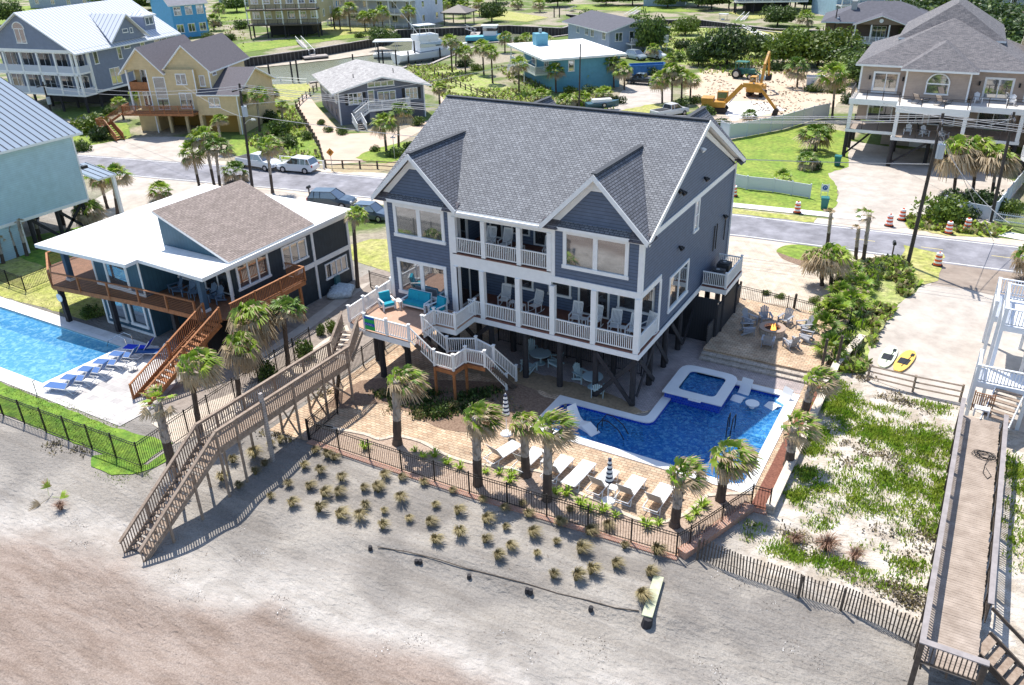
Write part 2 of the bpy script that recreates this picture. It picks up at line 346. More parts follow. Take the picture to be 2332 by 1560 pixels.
# ------------------------------------------------------------ ground sheet: beach, dune and inland lots in one
def ground_material():
    mt = bpy.data.materials.new('sand ground'); mt.use_nodes = True; nt = mt.node_tree; L = nt.links.new; b = nt.nodes['Principled BSDF']
    b.inputs['Roughness'].default_value = .93; b.inputs['Specular IOR Level'].default_value = .25
    geo = _n(nt, 'ShaderNodeNewGeometry'); P = geo.outputs['Position']
    def noise(sc, det=6, dist=0., stretch=None):
        z = _n(nt, 'ShaderNodeTexNoise'); z.inputs['Scale'].default_value = sc; z.inputs['Detail'].default_value = det; z.inputs['Distortion'].default_value = dist
        if stretch:
            mp = _n(nt, 'ShaderNodeMapping'); mp.inputs['Scale'].default_value = stretch[:3]; mp.inputs['Rotation'].default_value = (0, 0, stretch[3]); L(P, mp.inputs[0]); L(mp.outputs[0], z.inputs['Vector'])
        else: L(P, z.inputs['Vector'])
        return z.outputs[0]
    def rng_(x, a, b_, c=0., d=1.):
        m_ = _n(nt, 'ShaderNodeMapRange', interpolation_type='SMOOTHSTEP'); L(x, m_.inputs[0])
        for k, v in enumerate((a, b_, c, d)): m_.inputs[k+1].default_value = v
        return m_.outputs[0]
    def mixc(f, a, c, blend='MIX'):
        m_ = _n(nt, 'ShaderNodeMix', data_type='RGBA'); m_.blend_type = blend
        L(f, m_.inputs[0]) if not isinstance(f, float) else setattr(m_.inputs[0], 'default_value', f)
        for s_, x in ((6, a), (7, c)):
            if isinstance(x, tuple): m_.inputs[s_].default_value = _rgb(x)
            else: L(x, m_.inputs[s_])
        return m_.outputs[2]
    def math_(op, a, c, d=None):
        m_ = _n(nt, 'ShaderNodeMath', operation=op)
        for k, x in enumerate((a, c)):
            if isinstance(x, (int, float)): m_.inputs[k].default_value = x
            else: L(x, m_.inputs[k])
        return m_.outputs[0]
    sep = _n(nt, 'ShaderNodeSeparateXYZ'); L(P, sep.inputs[0]); X, Y = sep.outputs[0], sep.outputs[1]
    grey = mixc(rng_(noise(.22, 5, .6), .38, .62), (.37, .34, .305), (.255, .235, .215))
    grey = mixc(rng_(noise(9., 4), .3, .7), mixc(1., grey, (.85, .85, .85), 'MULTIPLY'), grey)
    brown = mixc(rng_(noise(.5, 6, .5, (1, 3, 1, .5)), .3, .7), (.285, .222, .185), (.37, .305, .265))
    brown = mixc(rng_(noise(14., 3), .35, .7), mixc(1., brown, (.78, .76, .74), 'MULTIPLY'), brown)
    pale = mixc(rng_(noise(1.1, 7, .8), .35, .65), (.50, .465, .43), (.39, .36, .33))
    # the high-water line: brown shelly sand seaward of it, a bright dry band along it
    a = G(60, 1190, -.4); c = G(1150, 1540, -.4); d = (c-a).normalized(); nx, ny = d.y, -d.x
    dist = math_('ADD', math_('MULTIPLY', X, nx), math_('MULTIPLY', Y, ny)); dist = math_('SUBTRACT', dist, a.x*nx+a.y*ny)
    dist = math_('ADD', dist, math_('MULTIPLY', math_('SUBTRACT', noise(.16, 5, .4), .5), 6.))
    col = mixc(rng_(dist, -3.2, .4), grey, pale); col = mixc(rng_(dist, -.5, 1.6), col, brown)
    # right-hand dune: white sand
    e = math_('MULTIPLY', rng_(X, 7., 9.5), rng_(Y, -10.6, -9.2)); col = mixc(e, col, mixc(rng_(noise(1.3, 7, .6), .35, .68), (.62, .57, .51), (.44, .38, .31)))
    # dark flecks of wrack and shell
    fl = rng_(noise(5.5, 8, 1.), .655, .72); col = mixc(math_('MULTIPLY', fl, .55), col, (.12, .09, .07))
    # inland
    inl = mixc(rng_(noise(.12, 6, .5), .42, .58), (.40, .35, .26), (.14, .20, .045))
    inl = mixc(rng_(noise(2., 6), .35, .7), mixc(1., inl, (.7, .7, .7), 'MULTIPLY'), inl)
    gr = noise(26., 4, .3); col = mixc(rng_(gr, .36, .5), mixc(1., col, (.80, .79, .78), 'MULTIPLY'), col); st = noise(.5, 6, .6, (.35, 2.4, 1, .12)); col = mixc(rng_(st, .40, .56), mixc(1., col, (.87, .86, .85), 'MULTIPLY'), col)  # stretched tone streaks: wet and dry sand, also standing in for swell shading
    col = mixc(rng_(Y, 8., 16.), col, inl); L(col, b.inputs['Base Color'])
    bp = _n(nt, 'ShaderNodeBump'); bp.inputs['Strength'].default_value = .7; bp.inputs['Distance'].default_value = .2
    L(noise(2.6, 8, .3, (1, 2.2, 1, .4)), bp.inputs['Height'])
    b2 = _n(nt, 'ShaderNodeBump'); b2.inputs['Strength'].default_value = .8; b2.inputs['Distance'].default_value = .05; L(noise(9., 7), b2.inputs['Height'])
    L(bp.outputs[0], b2.inputs['Normal']); L(b2.outputs[0], b.inputs['Normal']); return mt
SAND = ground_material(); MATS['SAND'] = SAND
def sst(t): t = np.clip(t, 0, 1); return t*t*(3-2*t)
def vn(x, y, s, seed):
    """value noise on arrays"""
    r = np.random.default_rng(seed).random((64, 64)); x = x/s+1000; y = y/s+1000; xi = np.floor(x).astype(int); yi = np.floor(y).astype(int)
    fx = sst(x-xi); fy = sst(y-yi); g = lambda a, b: r[a % 64, b % 64]
    return (g(xi, yi)*(1-fx)+g(xi+1, yi)*fx)*(1-fy)+(g(xi, yi+1)*(1-fx)+g(xi+1, yi+1)*fx)*fy-.5
POOL = [(-3.3, -1.3), (-3.7, -1.8), (-3.75, -3.3), (-3.2, -4.0), (-2.4, -4.15), (6.5, -4.2), (6.95, -4.05), (7.15, -3.6), (7.2, 4.9), (3.6, 4.9), (3.6, 3.6), (1.45, 2.0), (1.45, -.5), (1.3, -.95), (.9, -1.25), (.4, -1.3)]
NPOOL = [(-70, -14.05), (-32.5, -14.05), (-32.3, -8.5), (-70, -8.5)]
def tz(x, y):
    x = np.asarray(x, float); y = np.asarray(y, float)
    ys = np.where(x < -20, -17.6, np.where(x < -14, -17.6+(x+20)/6*6.2, np.where(x < 6, -11.4, np.where(x < 9, -10.2, -9.9))))
    t = sst((ys-y)/5.5); z = -.42*t+t*(vn(x*.7, y*1.9, 4.2, 1)*.5+vn(x, y*1.5, 1.8, 2)*.14)
    dn = sst((x-9.6)/1.)*sst((6.5-y)/2.)*sst((y+11.)/2.)
    z = z+dn*(vn(x, y, 3.2, 3)*.55+vn(x, y, 1.1, 4)*.2+.06)
    z = z+(sst((-23-y)/30))*-.3
    sx = np.clip(x, -12, 14); sy = -14.75+.17*sx-.25*np.sin(sx*.45); z = z-.2*sst((sy-y)/.4)*sst((x+9)/3)*sst((12-x)/5)*sst((y+22)/5)
    def inp(px, py, poly):
        r = np.zeros(np.shape(px), bool); n = len(poly)
        for k in range(n):
            x0, y0 = poly[k]; x1, y1 = poly[(k+1) % n]
            cnd = ((y0 > py) != (y1 > py)); 
            with np.errstate(divide='ignore', invalid='ignore'): xx = (x1-x0)*(py-y0)/(y1-y0+1e-12)+x0
            r ^= cnd & (px < xx)
        return r
    z = np.where(inp(x, y, POOL) | inp(x, y, NPOOL) | inp(x, y, [(1.2, 1.8), (4.3, 1.6), (4.3, 5.1), (1.2, 5.1)]), -2.6, z); return z
def TZ(x, y): return float(tz(x, y))
def H(px, py, n=6):
    """point of the real terrain seen at a photo pixel"""
    z = 0.
    for _ in range(n):
        p = G(px, py, z); z = TZ(p.x, p.y)
    p = G(px, py, z); return p
def build_ground():
    xs = np.concatenate([np.arange(-220, -60, 6.), np.arange(-60, 30, .35), np.arange(30, 120, 6.)]); ys = np.concatenate([np.arange(-85, -32, 1.5), np.arange(-32, 12.01, .35)]); ys[-1] = 12.0
    Xg, Yg = np.meshgrid(xs, ys); Z = tz(Xg, Yg); nx, ny = len(xs), len(ys)
    V = np.stack([Xg.ravel(), Yg.ravel(), Z.ravel()], 1); idx = np.arange(nx*ny).reshape(ny, nx)
    F = np.stack([idx[:-1, :-1].ravel(), idx[:-1, 1:].ravel(), idx[1:, 1:].ravel(), idx[1:, :-1].ravel()], 1)
    v = V.tolist(); f = F.tolist()
    outer = [Vector((p[0], p[1], 0)) for p in ((-220, 12), (114, 12), (420, 12), (420, 700), (-900, 700), (-900, 12))]
    lp = [outer]+[[Vector((p[0], p[1], 0)) for p in h] for h in CANALS]; al = [q for l_ in lp for q in l_]; o = len(v)
    v += [tuple(q) for q in al]
    for a, b, c in tessellate_polygon(lp):
        if (al[b]-al[a]).cross(al[c]-al[a]).z < 0: b, c = c, b
        f.append([o+a, o+b, o+c])
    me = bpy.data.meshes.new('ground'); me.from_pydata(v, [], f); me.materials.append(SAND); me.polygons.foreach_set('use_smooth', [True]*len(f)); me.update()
    g = bpy.data.objects.new('ground', me); COL.objects.link(g); tag(g, kind='structure')
def xy(pts): return [(p.x, p.y) for p in pts]
CANALS = [xy(PX((505, 165), (560, 137), (700, 118), (880, 88), (905, 72), (1160, 62), (1280, 68), (1330, 52), (1290, 36), (1410, 48), (1600, 50), (1760, 70), (2332, 90), (2800, 110),
                (2800, 145), (1960, 100), (1700, 66), (1560, 62), (1480, 62), (1330, 76), (1240, 88), (1100, 100), (1010, 135), (980, 148), (930, 152), (900, 162), (830, 172), (705, 190), (610, 192)))]
build_ground()
for nm, c1, ext in (('canal_water', (.13, .135, .085), None),):
    w = MB(); w.face([(-900, 40, -1.35), (420, 40, -1.35), (420, 700, -1.35), (-900, 700, -1.35)])
    wm = mat('canal water', (.19, .20, .13), rough=.16, spec=.6, noise=(.06, 1), col2=(.27, .28, .21), bump=.6, bscale=1.6)
    tag(w.build('canal_water', wm), kind='structure')
w = MB(); w.face([(-900, -900, -1.2), (900, -900, -1.2), (900, -70, -1.2), (-900, -70, -1.2)])
tag(w.build('sea', mat('sea water', (.20, .27, .27), rough=.25, spec=.6, bump=.8, bscale=.6)), kind='structure')
# ------------------------------------------------------------ lots, drives and lawns (sheets above the ground, each 4 mm or more apart)
def pxs(name, pts, z, m_, **k): return sheet(name, PX(*pts), z, m_, **k)
def band(name, near, far, z, m_):
    sheet(name, list(near)+list(far)[::-1], z, m_)
RN = [(-300, -16), (-120, 10.), (-65.8, 18.6), (-47.7, 22.1), (-30, 24.9), (-2.3, 29), (3.3, 29.4), (10.8, 29.9), (18.3, 30.4), (100, 36)]
RF = [(-300, -8), (-120, 16.5), (-83, 21.5), (-65.2, 25.2), (-48.7, 28.8), (-42.2, 29.9), (-3.6, 34.7), (4, 35.3), (18, 36.6), (100, 43)]
band('road', RN, RF, .03, ASPH)
off = lambda P, d: [(x, y+d) for x, y in P]
band('road_edge_line', off(RN, .25), off(RN, .37), .036, LINE); band('road_edge_line', off(RF, -.45), off(RF, -.33), .036, LINE)
for x in np.arange(-9, 24, 5.):
    yc = np.interp(x, [p[0] for p in RN], [p[1] for p in RN])*.5+np.interp(x, [p[0] for p in RF], [p[1] for p in RF])*.5
    if x > 4: sheet('road_dash', [(x, yc), (x+1.6, yc+.1), (x+1.6, yc+.2), (x, yc+.1)], .036, mat('yellow paint', (.6, .5, .22), rough=.7))
band('road_shoulder', off(RF, -.2), off(RF, 1.5), .012, SANDY); band('road_shoulder', off(RN, -1.4), off(RN, .15), .013, SANDY)
sheet('front_driveway', [(-26.5, 14.5), (10.2, 14.5), (9.6, 20.), (8.5, 28.9), (-2, 28.2), (-30, 24)], .016, PAVL)
pxs('driveway', [(190, 470), (300, 405), (420, 412), (640, 436), (850, 470), (800, 500), (700, 520), (500, 560), (380, 520), (240, 560), (205, 540)], .014, CONC)
pxs('lawn', [(790, 560), (845, 545), (900, 545), (905, 625), (860, 612), (800, 592)], .022, LAWNY, rag=.06)
pxs('lawn', [(1768, 570), (1790, 560), (1830, 557), (1900, 566), (1930, 600), (1850, 602), (1790, 588)], .024, LAWN, rag=.08, sm=3)
pxs('mulch_bed', [(1768, 574), (1800, 586), (1850, 600), (1920, 606), (1900, 625), (1830, 608), (1780, 590)], .028, MULCH, rag=.05)
pxs('driveway', [(2048, 610), (2140, 640), (2400, 690), (2450, 1000), (2195, 925), (1975, 862), (1985, 790), (2010, 740), (2050, 690), (2105, 645)], .02, CONC, rag=.07, sm=2)
pxs('driveway_apron', [(2135, 592), (2420, 640), (2420, 705), (2300, 680), (2180, 655), (2120, 650)], .026, CONC2, rag=.1)
pxs('lawn', [(2060, 560), (2150, 580), (2140, 640), (2100, 650), (2050, 610)], .043, LAWNY, rag=.12)
pxs('side_yard', [(1945, 600), (2050, 590), (2100, 640), (2050, 690), (2005, 745), (1980, 790), (1970, 850), (1900, 850), (1880, 700)], .018, DUNEG, rag=.15)
# across the road, right
band('sidewalk', [(-14, 35.3), (6, 37.6)], [(-14, 36.5), (6, 38.9)], .045, CONCW); pxs('sidewalk', [(2160, 503), (2400, 548), (2400, 562), (2160, 515)], .045, CONCW)
pxs('lawn', [(1600, 340), (1680, 315), (1760, 300), (1850, 285), (1925, 300), (1935, 380), (1885, 395), (1908, 430), (1905, 470), (1870, 487), (1660, 462), (1600, 450)], .035, LAWN, rag=.1)
pxs('lawn', [(1660, 474), (1862, 497), (1850, 508), (1660, 486)], .034, LAWNY, rag=.12)
pxs('driveway', [(1880, 392), (1925, 320), (2130, 350), (2330, 420), (2250, 520), (2150, 515), (2000, 522), (1900, 508), (1895, 480), (1912, 440)], .026, CONC)
pxs('verge', [(2060, 498), (2180, 505), (2300, 525), (2270, 540), (2160, 538), (2070, 520)], .04, LAWNY, rag=.2)
pxs('building_site', [(1560, 210), (1590, 165), (1640, 150), (1800, 150), (1960, 170), (1950, 215), (1860, 262), (1750, 280), (1660, 290), (1600, 260)], .02, mat('site sand', (.55, .44, .33), rough=.95, noise=(.3, 1), col2=(.52, .41, .30), bump=1., bscale=1.5), rag=.4)
pxs('site_slab', [(1625, 245), (1660, 232), (1730, 230), (1790, 250), (1740, 262), (1670, 275)], .03, CONCW, rag=.2)
pxs('driveway', [(1375, 262), (1400, 235), (1425, 195), (1465, 180), (1520, 195), (1530, 230), (1480, 250)], .028, CONC, sm=2)
pxs('lawn', [(1400, 255), (1470, 240), (1530, 232), (1540, 245), (1500, 260), (1420, 268)], .034, LAWNY, rag=.2)
pxs('meadow', [(1380, 70), (1480, 55), (1620, 62), (1700, 75), (1770, 100), (1750, 140), (1640, 160), (1560, 150), (1470, 130)], .03, DUNEG, rag=.8, step=2.)
pxs('meadow', [(1690, 66), (1860, 75), (1860, 85), (1790, 100), (1730, 90)], .032, LAWNY, rag=.4, step=2.)
pxs('footpath', [(1690, 62), (1700, 62), (1790, 100), (1760, 104)], .04, CONCW)
# across the road, middle and left
pxs('driveway', [(695, 205), (720, 240), (760, 285), (790, 305), (900, 300), (1010, 262), (1000, 215), (975, 185), (1050, 215), (1030, 270), (985, 285), (900, 330), (855, 368), (745, 375), (720, 320), (672, 245)], .022, mat('pinkish sand drive', (.54, .42, .33), rough=.95, noise=(.5, .14), bump=.4, bscale=4))
pxs('lawn', [(600, 215), (668, 245), (715, 320), (735, 358), (640, 362), (560, 330), (600, 290)], .03, LAWN, rag=.15)
pxs('lawn', [(590, 195), (700, 190), (712, 205), (665, 232), (620, 222)], .032, LAWNY, rag=.2)
pxs('meadow', [(925, 152), (1010, 148), (1110, 180), (1235, 225), (1225, 262), (1090, 230), (1050, 240), (1010, 225), (990, 195), (950, 175)], .036, DUNEG, rag=.4, step=1.)
pxs('lawn', [(810, 360), (870, 335), (960, 320), (960, 345), (880, 372)], .034, LAWN, rag=.1, sm=2)
pxs('mulch_bed', [(735, 378), (870, 372), (990, 340), (985, 385), (860, 392), (760, 392)], .018, mat('verge litter', (.30, .22, .15), rough=.95, noise=(2., 1), col2=(.42, .36, .2), bump=1., bscale=8), rag=.2)
pxs('driveway', [(195, 335), (290, 315), (420, 312), (470, 320), (520, 350), (430, 378), (250, 365), (180, 358)], .024, CONC, sm=2)
pxs('lawn', [(130, 320), (180, 285), (290, 280), (300, 315), (200, 333)], .03, LAWN, rag=.15)
pxs('lawn', [(515, 345), (530, 310), (640, 290), (650, 350), (560, 365)], .028, LAWN, rag=.2)
# canal banks and far lots
pxs('lawn', [(520, 112), (545, 100), (700, 85), (820, 72), (870, 78), (700, 100), (540, 122)], .04, LAWN, rag=.3, step=2.)
pxs('lawn', [(730, 66), (810, 55), (900, 62), (880, 72), (760, 82)], .05, LAWNY)
pxs('lawn', [(1080, 28), (1130, 22), (1250, 40), (1200, 50), (1120, 44)], .05, LAWNY)
pxs('lawn', [(1290, 10), (1500, 14), (1560, 22), (1600, 28), (1420, 26), (1300, 20)], .05, LAWN)
pxs('lawn', [(1660, 28), (1760, 24), (1790, 40), (1700, 44)], .05, LAWNY)
pxs('lawn', [(1870, 10), (2140, 20), (2060, 60), (1990, 45)], .04, LAWN, rag=1., step=4.)
pxs('lawn', [(0, 15), (120, 12), (110, 45), (0, 60)], .04, LAWN); pxs('lawn', [(480, 22), (590, 15), (600, 40), (490, 50)], .04, LAWN)
pxs('mud_bank', [(520, 125), (545, 118), (700, 108), (860, 92), (895, 100), (860, 108), (700, 128), (600, 137), (530, 140)], -1.25, mat('shell bank', (.55, .48, .40), rough=.95, noise=(.8, 1), col2=(.35, .31, .25), bump=1., bscale=3), rag=.6, step=2.)
# ------------------------------------------------------------ the main lot
BED = xy(PX((742, 925), (800, 880), (850, 862), (980, 865), (1180, 875), (1240, 905), (1268, 912), (1245, 935), (1250, 962), (1140, 962), (1080, 985), (1000, 975), (930, 940), (870, 918), (800, 930)))
LOT = [(-16.6, -11.3), (-14.0, -11.1), (6.2, -10.35), (8.3, -5.7), (8.9, -5.6), (9.0, 7.2), (1.4, 7.2), (1.2, 12), (-16.6, 12)]
CO = [(-4.15, -.75), (-4.15, -2.6), (-3.9, -4.3), (-3.4, -4.75), (6.9, -4.75), (7.3, -4.65), (7.7, -4.3), (7.7, 5.45), (4.35, 5.45), (4.3, 1.6), (1.3, 1.85), (1.15, 1.3), (.95, .3), (.6, -.55), (.1, -.75)]
SPAO = [(1.05, 1.75), (4.35, 1.55), (4.35, 4.6), (4.1, 5.0), (3.7, 5.2), (1.7, 5.2), (1.3, 5.0), (1.05, 4.6)]
DECKHOLE = [(-4.0, -.85), (-4.0, -4.2), (-3.3, -4.6), (7.0, -4.6), (7.55, -4.2), (7.55, 5.3), (4.2, 5.3), (3.7, 5.1), (1.6, 5.1), (1.15, 4.6), (1.15, 1.8), (.8, -.2), (.3, -.65)]
sheet('pool_patio', LOT, .02, PAV, holes=[DECKHOLE])
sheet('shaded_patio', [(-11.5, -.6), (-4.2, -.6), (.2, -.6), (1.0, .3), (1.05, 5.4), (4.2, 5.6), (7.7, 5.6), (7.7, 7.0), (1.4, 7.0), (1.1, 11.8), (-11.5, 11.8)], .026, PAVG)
sheet('mulch_bed', BED, .034, MULCH, rag=.06, step=.3, sm=2)
sheet('mulch_bed', [(-4.5, -.9), (-11, -.9), (-11, .8), (-4, .9), (-.6, .4), (.6, -.2), (.1, -.7)], .03, mat('dry straw', (.22, .16, .10), rough=.95, noise=(5., 1), col2=(.36, .26, .16), bump=1., bscale=20), rag=.12, step=.3)
rockbed = PX((700, 985), (760, 975), (830, 990), (865, 1002), (905, 995), (960, 1008), (1010, 1035), (1070, 1055), (1160, 1068), (1240, 1078), (1310, 1120), (1380, 1150), (1440, 1180), (1500, 1192), (1560, 1172), (1610, 1130), (1645, 1108), (1700, 1128), (1690, 1150), (1600, 1205), (1535, 1262), (1420, 1235), (1300, 1200), (1150, 1155), (1000, 1105), (850, 1060), (700, 1005))
sheet('rock_bed', rockbed, .03, ROCK, sm=2)
e = MB(); edge = smooth_poly(rockbed[1:17], 3)[:45]
for k in range(0, len(edge)-1): e.bar((edge[k].x, edge[k].y, .05), (edge[k+1].x, edge[k+1].y, .05), .2, .06)
tag(e.build('paver_edging', mat('cream edging', (.56, .48, .39), rough=.9, noise=(4., .25))), kind='structure')
sheet('red_mulch_strip', [(7.95, -5.5), (8.7, -5.5), (8.75, 7.1), (8.1, 7.1)], .04, REDM)
# upper patio with three steps down to the pool
u = MB(); u.prism([(1.35, 7.7), (8.3, 7.7), (8.5, 16.), (1.2, 16.)], -.1, .45); tag(u.build('fire_patio', PAV), kind='structure')
for k in range(2):
    u = MB(); u.bx(1.35, 8.2, 6.9+.4*k, 7.3+.4*k-.003, -.1, .15*(k+1)); tag(u.build('patio_step', STONE), kind='structure')
# side yard between the two houses, neighbour's lot
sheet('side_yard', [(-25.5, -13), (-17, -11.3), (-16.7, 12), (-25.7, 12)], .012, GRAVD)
pxs('sand_strip', [(345, 965), (505, 905), (640, 845), (760, 760), (790, 740), (800, 770), (700, 850), (600, 905), (480, 980), (400, 1010)], .02, SANDY, rag=.06)
pxs('side_path', [(590, 810), (800, 655), (850, 640), (770, 700), (640, 800), (600, 840)], .02, CONC)
sheet('lawn', [(-60, -7.8), (-38, -7.0), (-36, 2.5), (-55, 2.5)], .016, LAWNY, rag=.1)
sheet('lawn', [(-60, -1.5), (-36, -3), (-36, 6), (-56, 6)], .022, LAWNG, rag=.1)
sheet('pool_deck', [(-70, -15.0), (-30.2, -15.0), (-28.4, -15.0), (-28.6, -7.5), (-70, -7.4)], .028, CONCW, holes=[[(-69.5, -14.0), (-32.5, -14.0), (-32.3, -8.55), (-69.5, -8.55)]])
sheet('slate_patio', [(-30.2, -14.9), (-28.9, -10.2), (-28.6, -8.0), (-26.2, -8.0), (-24.1, -12.6), (-24.2, -14.9)], .036, SLATE)
sheet('lawn', [(-70, -17.3), (-20.1, -17.1), (-20.3, -14.6), (-24.4, -15.1), (-29, -15.1), (-70, -15.1)], .02, LAWNG, rag=.08)
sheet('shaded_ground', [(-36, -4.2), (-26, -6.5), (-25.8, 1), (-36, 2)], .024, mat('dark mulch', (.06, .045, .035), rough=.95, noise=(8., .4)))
def hs(name, pts, m_, rag=.15):
    """patch draped on the sloping sand"""
    P = ragged(smooth_poly([H(*q) for q in pts], 3), rag, .5); mb = MB()
    for a, b, c in tessellate_polygon([P]):
        A, B, Cc = P[a], P[b], P[c]
        if (B-A).cross(Cc-A).z < 0: B, Cc = Cc, B
        mb.face([(q.x, q.y, TZ(q.x, q.y)+.038) for q in (A, B, Cc)])
    return tag(mb.build(name, m_), kind='structure')
hs('lawn', [(205, 1050), (245, 1035), (330, 1060), (385, 1020), (392, 1045), (330, 1075), (250, 1082)], LAWNG)
# ------------------------------------------------------------ shared building parts
def frame(parent, name, p0, u, n, w, h, m_, cols=1, rows=1, cas=.13, sill=True, glass=None, mull=.06, mid=.1, proud=.06):
    """casing + glass on a wall: p0 lower-left corner on the wall, u along the wall, n outward"""
    p0 = Vector(p0); u = Vector(u); n = Vector(n); Z = Vector((0, 0, 1)); mb = MB()
    def strip(a0, a1, z0, z1, d):
        c = p0+u*a0+Z*z0; mb.ext([c, c+u*(a1-a0), c+u*(a1-a0)+Z*(z1-z0), c+Z*(z1-z0)], n*d)
    strip(0, cas, 0, h, proud); strip(w-cas, w, 0, h, proud); strip(cas, w-cas, h-cas, h, proud+.01)
    strip(cas if not sill else -.05, w-cas if not sill else w+.05, -.04 if sill else 0, cas*.8, proud+(.04 if sill else 0))
    for k in range(1, cols):
        a = cas+(w-2*cas)*k/cols; strip(a-mid/2, a+mid/2, cas*.8, h-cas, proud-.01)
    for k in range(1, rows):
        z = cas+(h-2*cas)*k/rows; strip(cas, w-cas, z-mull/2, z+mull/2, proud-.018)
    f = mb.build(name, m_, parent); g = MB(); c = p0+u*cas+Z*(cas*.8)+n*.012
    g.face([c, c+u*(w-2*cas), c+u*(w-2*cas)+Z*(h-1.8*cas), c+Z*(h-1.8*cas)]) if u.cross(Z).dot(n) > 0 else g.face([c, c+Z*(h-1.8*cas), c+u*(w-2*cas)+Z*(h-1.8*cas), c+u*(w-2*cas)])
    g.build('pane', glass or GLASS, f); return f
def rail(parent, a, b, m_, h=.92, gap=.10, name='railing', sp=.115, bw=.038, top=(.09, .06), bottom=True, cable=False):
    """balustrade panel between two deck points (may slope)"""
    a = Vector(a); b = Vector(b); Z = Vector((0, 0, 1)); mb = MB(); L = ((b-a).x**2+(b-a).y**2)**.5
    mb.bar(a+Z*h, b+Z*h, top[0], top[1])
    if cable:
        for k in range(1, 8): mb.bar(a+Z*(h*k/8), b+Z*(h*k/8), .014, .014)
    else:
        if bottom: mb.bar(a+Z*gap, b+Z*gap, .05, .06)
        n = max(1, int(L/sp))
        for k in range(n):
            p = a.lerp(b, (k+.5)/n); mb.bar(p+Z*gap, p+Z*(h-.02), bw, bw, up=(b-a))
    return mb.build(name, m_, parent)
def post(parent, p, m_, h=1.05, w=.12, name='post', cap=True, z0=0.):
    p = Vector(p); mb = MB(); mb.bx(p.x-w/2, p.x+w/2, p.y-w/2, p.y+w/2, p.z+z0, p.z+h)
    if cap: mb.bx(p.x-w/2-.03, p.x+w/2+.03, p.y-w/2-.03, p.y+w/2+.03, p.z+h+.001, p.z+h+.04)
    return mb.build(name, m_, parent)
def stairs(parent, a, b, width, m_, mstr, name='steps', n=None, th=.05, side=None):
    """open-riser flight from a (top) to b (foot), a and b on the centre line"""
    a = Vector(a); b = Vector(b); d = b-a; H_ = abs(d.z); n = n or max(2, int(round(H_/.185))); hd = Vector((d.x, d.y, 0)).normalized(); s = Vector((-hd.y, hd.x, 0))
    mb = MB(); L = Vector((d.x, d.y, 0)).length
    for k in range(1, n):
        c = a+hd*(L*(k-.5)/n)+Vector((0, 0, d.z*k/n)); mb.bar(c-s*(width/2-.03), c+s*(width/2-.03), L/n*.95, th, up=(0, 0, 1))
    o = mb.build(name, m_, parent); st = MB()
    for q in (-1, 1): st.bar(a+s*(q*width/2)-Vector((0, 0, .16)), b+s*(q*width/2)-Vector((0, 0, .04)), .05, .26)
    st.build('stringer', mstr, parent); return o
def gable_slabs(mb, ridge0, ridge1, half, drop, t=.16, mi=0, me=1):
    """two roof slopes either side of a level ridge line"""
    r0 = Vector(ridge0); r1 = Vector(ridge1); d = (r1-r0).normalized(); s = Vector((-d.y, d.x, 0))
    for q in (-1, 1): mb.slab([r0, r1, r1+s*(q*half)-Vector((0, 0, drop)), r0+s*(q*half)-Vector((0, 0, drop))], t, mi, me)

# ------------------------------------------------------------ the big slate-blue beach house
mh = thing('beach_house', 'large slate blue two-storey house on dark pilings with grey shingle roof and white trim', 'house')
X0, D = -16.3, 16.1
w = MB(); w.bx(X0, -11.6, 0, D, 3.12, 9.7); w.bx(-11.6, 0, 3.0, D, 3.12, 9.7); w.bx(-5.2, 0, 0, 3.0, 6.9, 9.7); w.bx(-.2, 0, 2.72, 3.0, 3.12, 6.9)
w.ext([(0, .25, 9.7), (0, D-.25, 9.7), (0, 8.05, 13.75)], (-.2, 0, 0)); w.ext([(X0, .25, 9.7), (X0, D-.25, 9.7), (X0, 8.05, 13.75)], (.2, 0, 0))
for cx, zp in ((-13.9, 12.55), (-2.6, 12.75)):
    w.ext([(cx-2.6, .02, 9.7), (cx+2.6, .02, 9.7), (cx, .02, zp-.25)], (0, .2, 0)); w.ext([(cx-2.6, D-.02, 9.7), (cx+2.6, D-.02, 9.7), (cx, D-.02, zp-.25)], (0, -.2, 0))
w.build('wall', NAVY, mh)
# roof
GX = ((-13.9, 12.78, 2.95), (-2.6, 13.0, 3.05)); ER = .51
rf = MB(); ze = 9.97; zr = 14.2; ye = -.4; yb = D+.45; ym = (ye+yb)/2; sl = (zr-ze)/(ym-ye)
rf.slab([(-16.95, ye, ze), (.42, ye, ze), (.42, ym, zr), (-16.95, ym, zr)], .18, 0, 1); rf.slab([(-16.95, yb, ze), (.42, yb, ze), (.42, ym, zr), (-16.95, ym, zr)], .18, 0, 1)
ROOFGD = mat('grey shingle lap', (.17, .18, .21), rough=.85, noise=(2., .2), pat=('brick', .34, .16, .02, (.12, .125, .145), (.025, .027, .035)))
for cx, zp, hw in GX:
    for (yf, sg) in ((ye-.12, 1), (yb+.12, -1)):
        zz = ze+.03; yr = (zp-ze)/sl
        for q in (-1, 1):
            rf.slab([(cx, yf, zp+.04), (cx+q*hw, yf, zz), (cx+q*hw, yf+sg*.16, zz), (cx, yf+sg*(yr+.12), zp+.04)], .15, 2, 1)
ro = rf.build('roof', [ROOFG, WHITE, ROOFGD], mh)
cp = MB(); cp.bar((-16.9, ym, zr+.02), (.4, ym, zr+.02), .34, .07)
for cx, zp, hw in GX:
    cp.bar((cx, ye-.1, zp+.06), (cx, ye+(zp-ze)/sl, zp+.06), .3, .06); cp.bar((cx, yb+.1, zp+.06), (cx, yb-(zp-ze)/sl, zp+.06), .3, .06)
cp.build('ridge_cap', mat('dark ridge vent', (.045, .05, .06), rough=.8), ro)
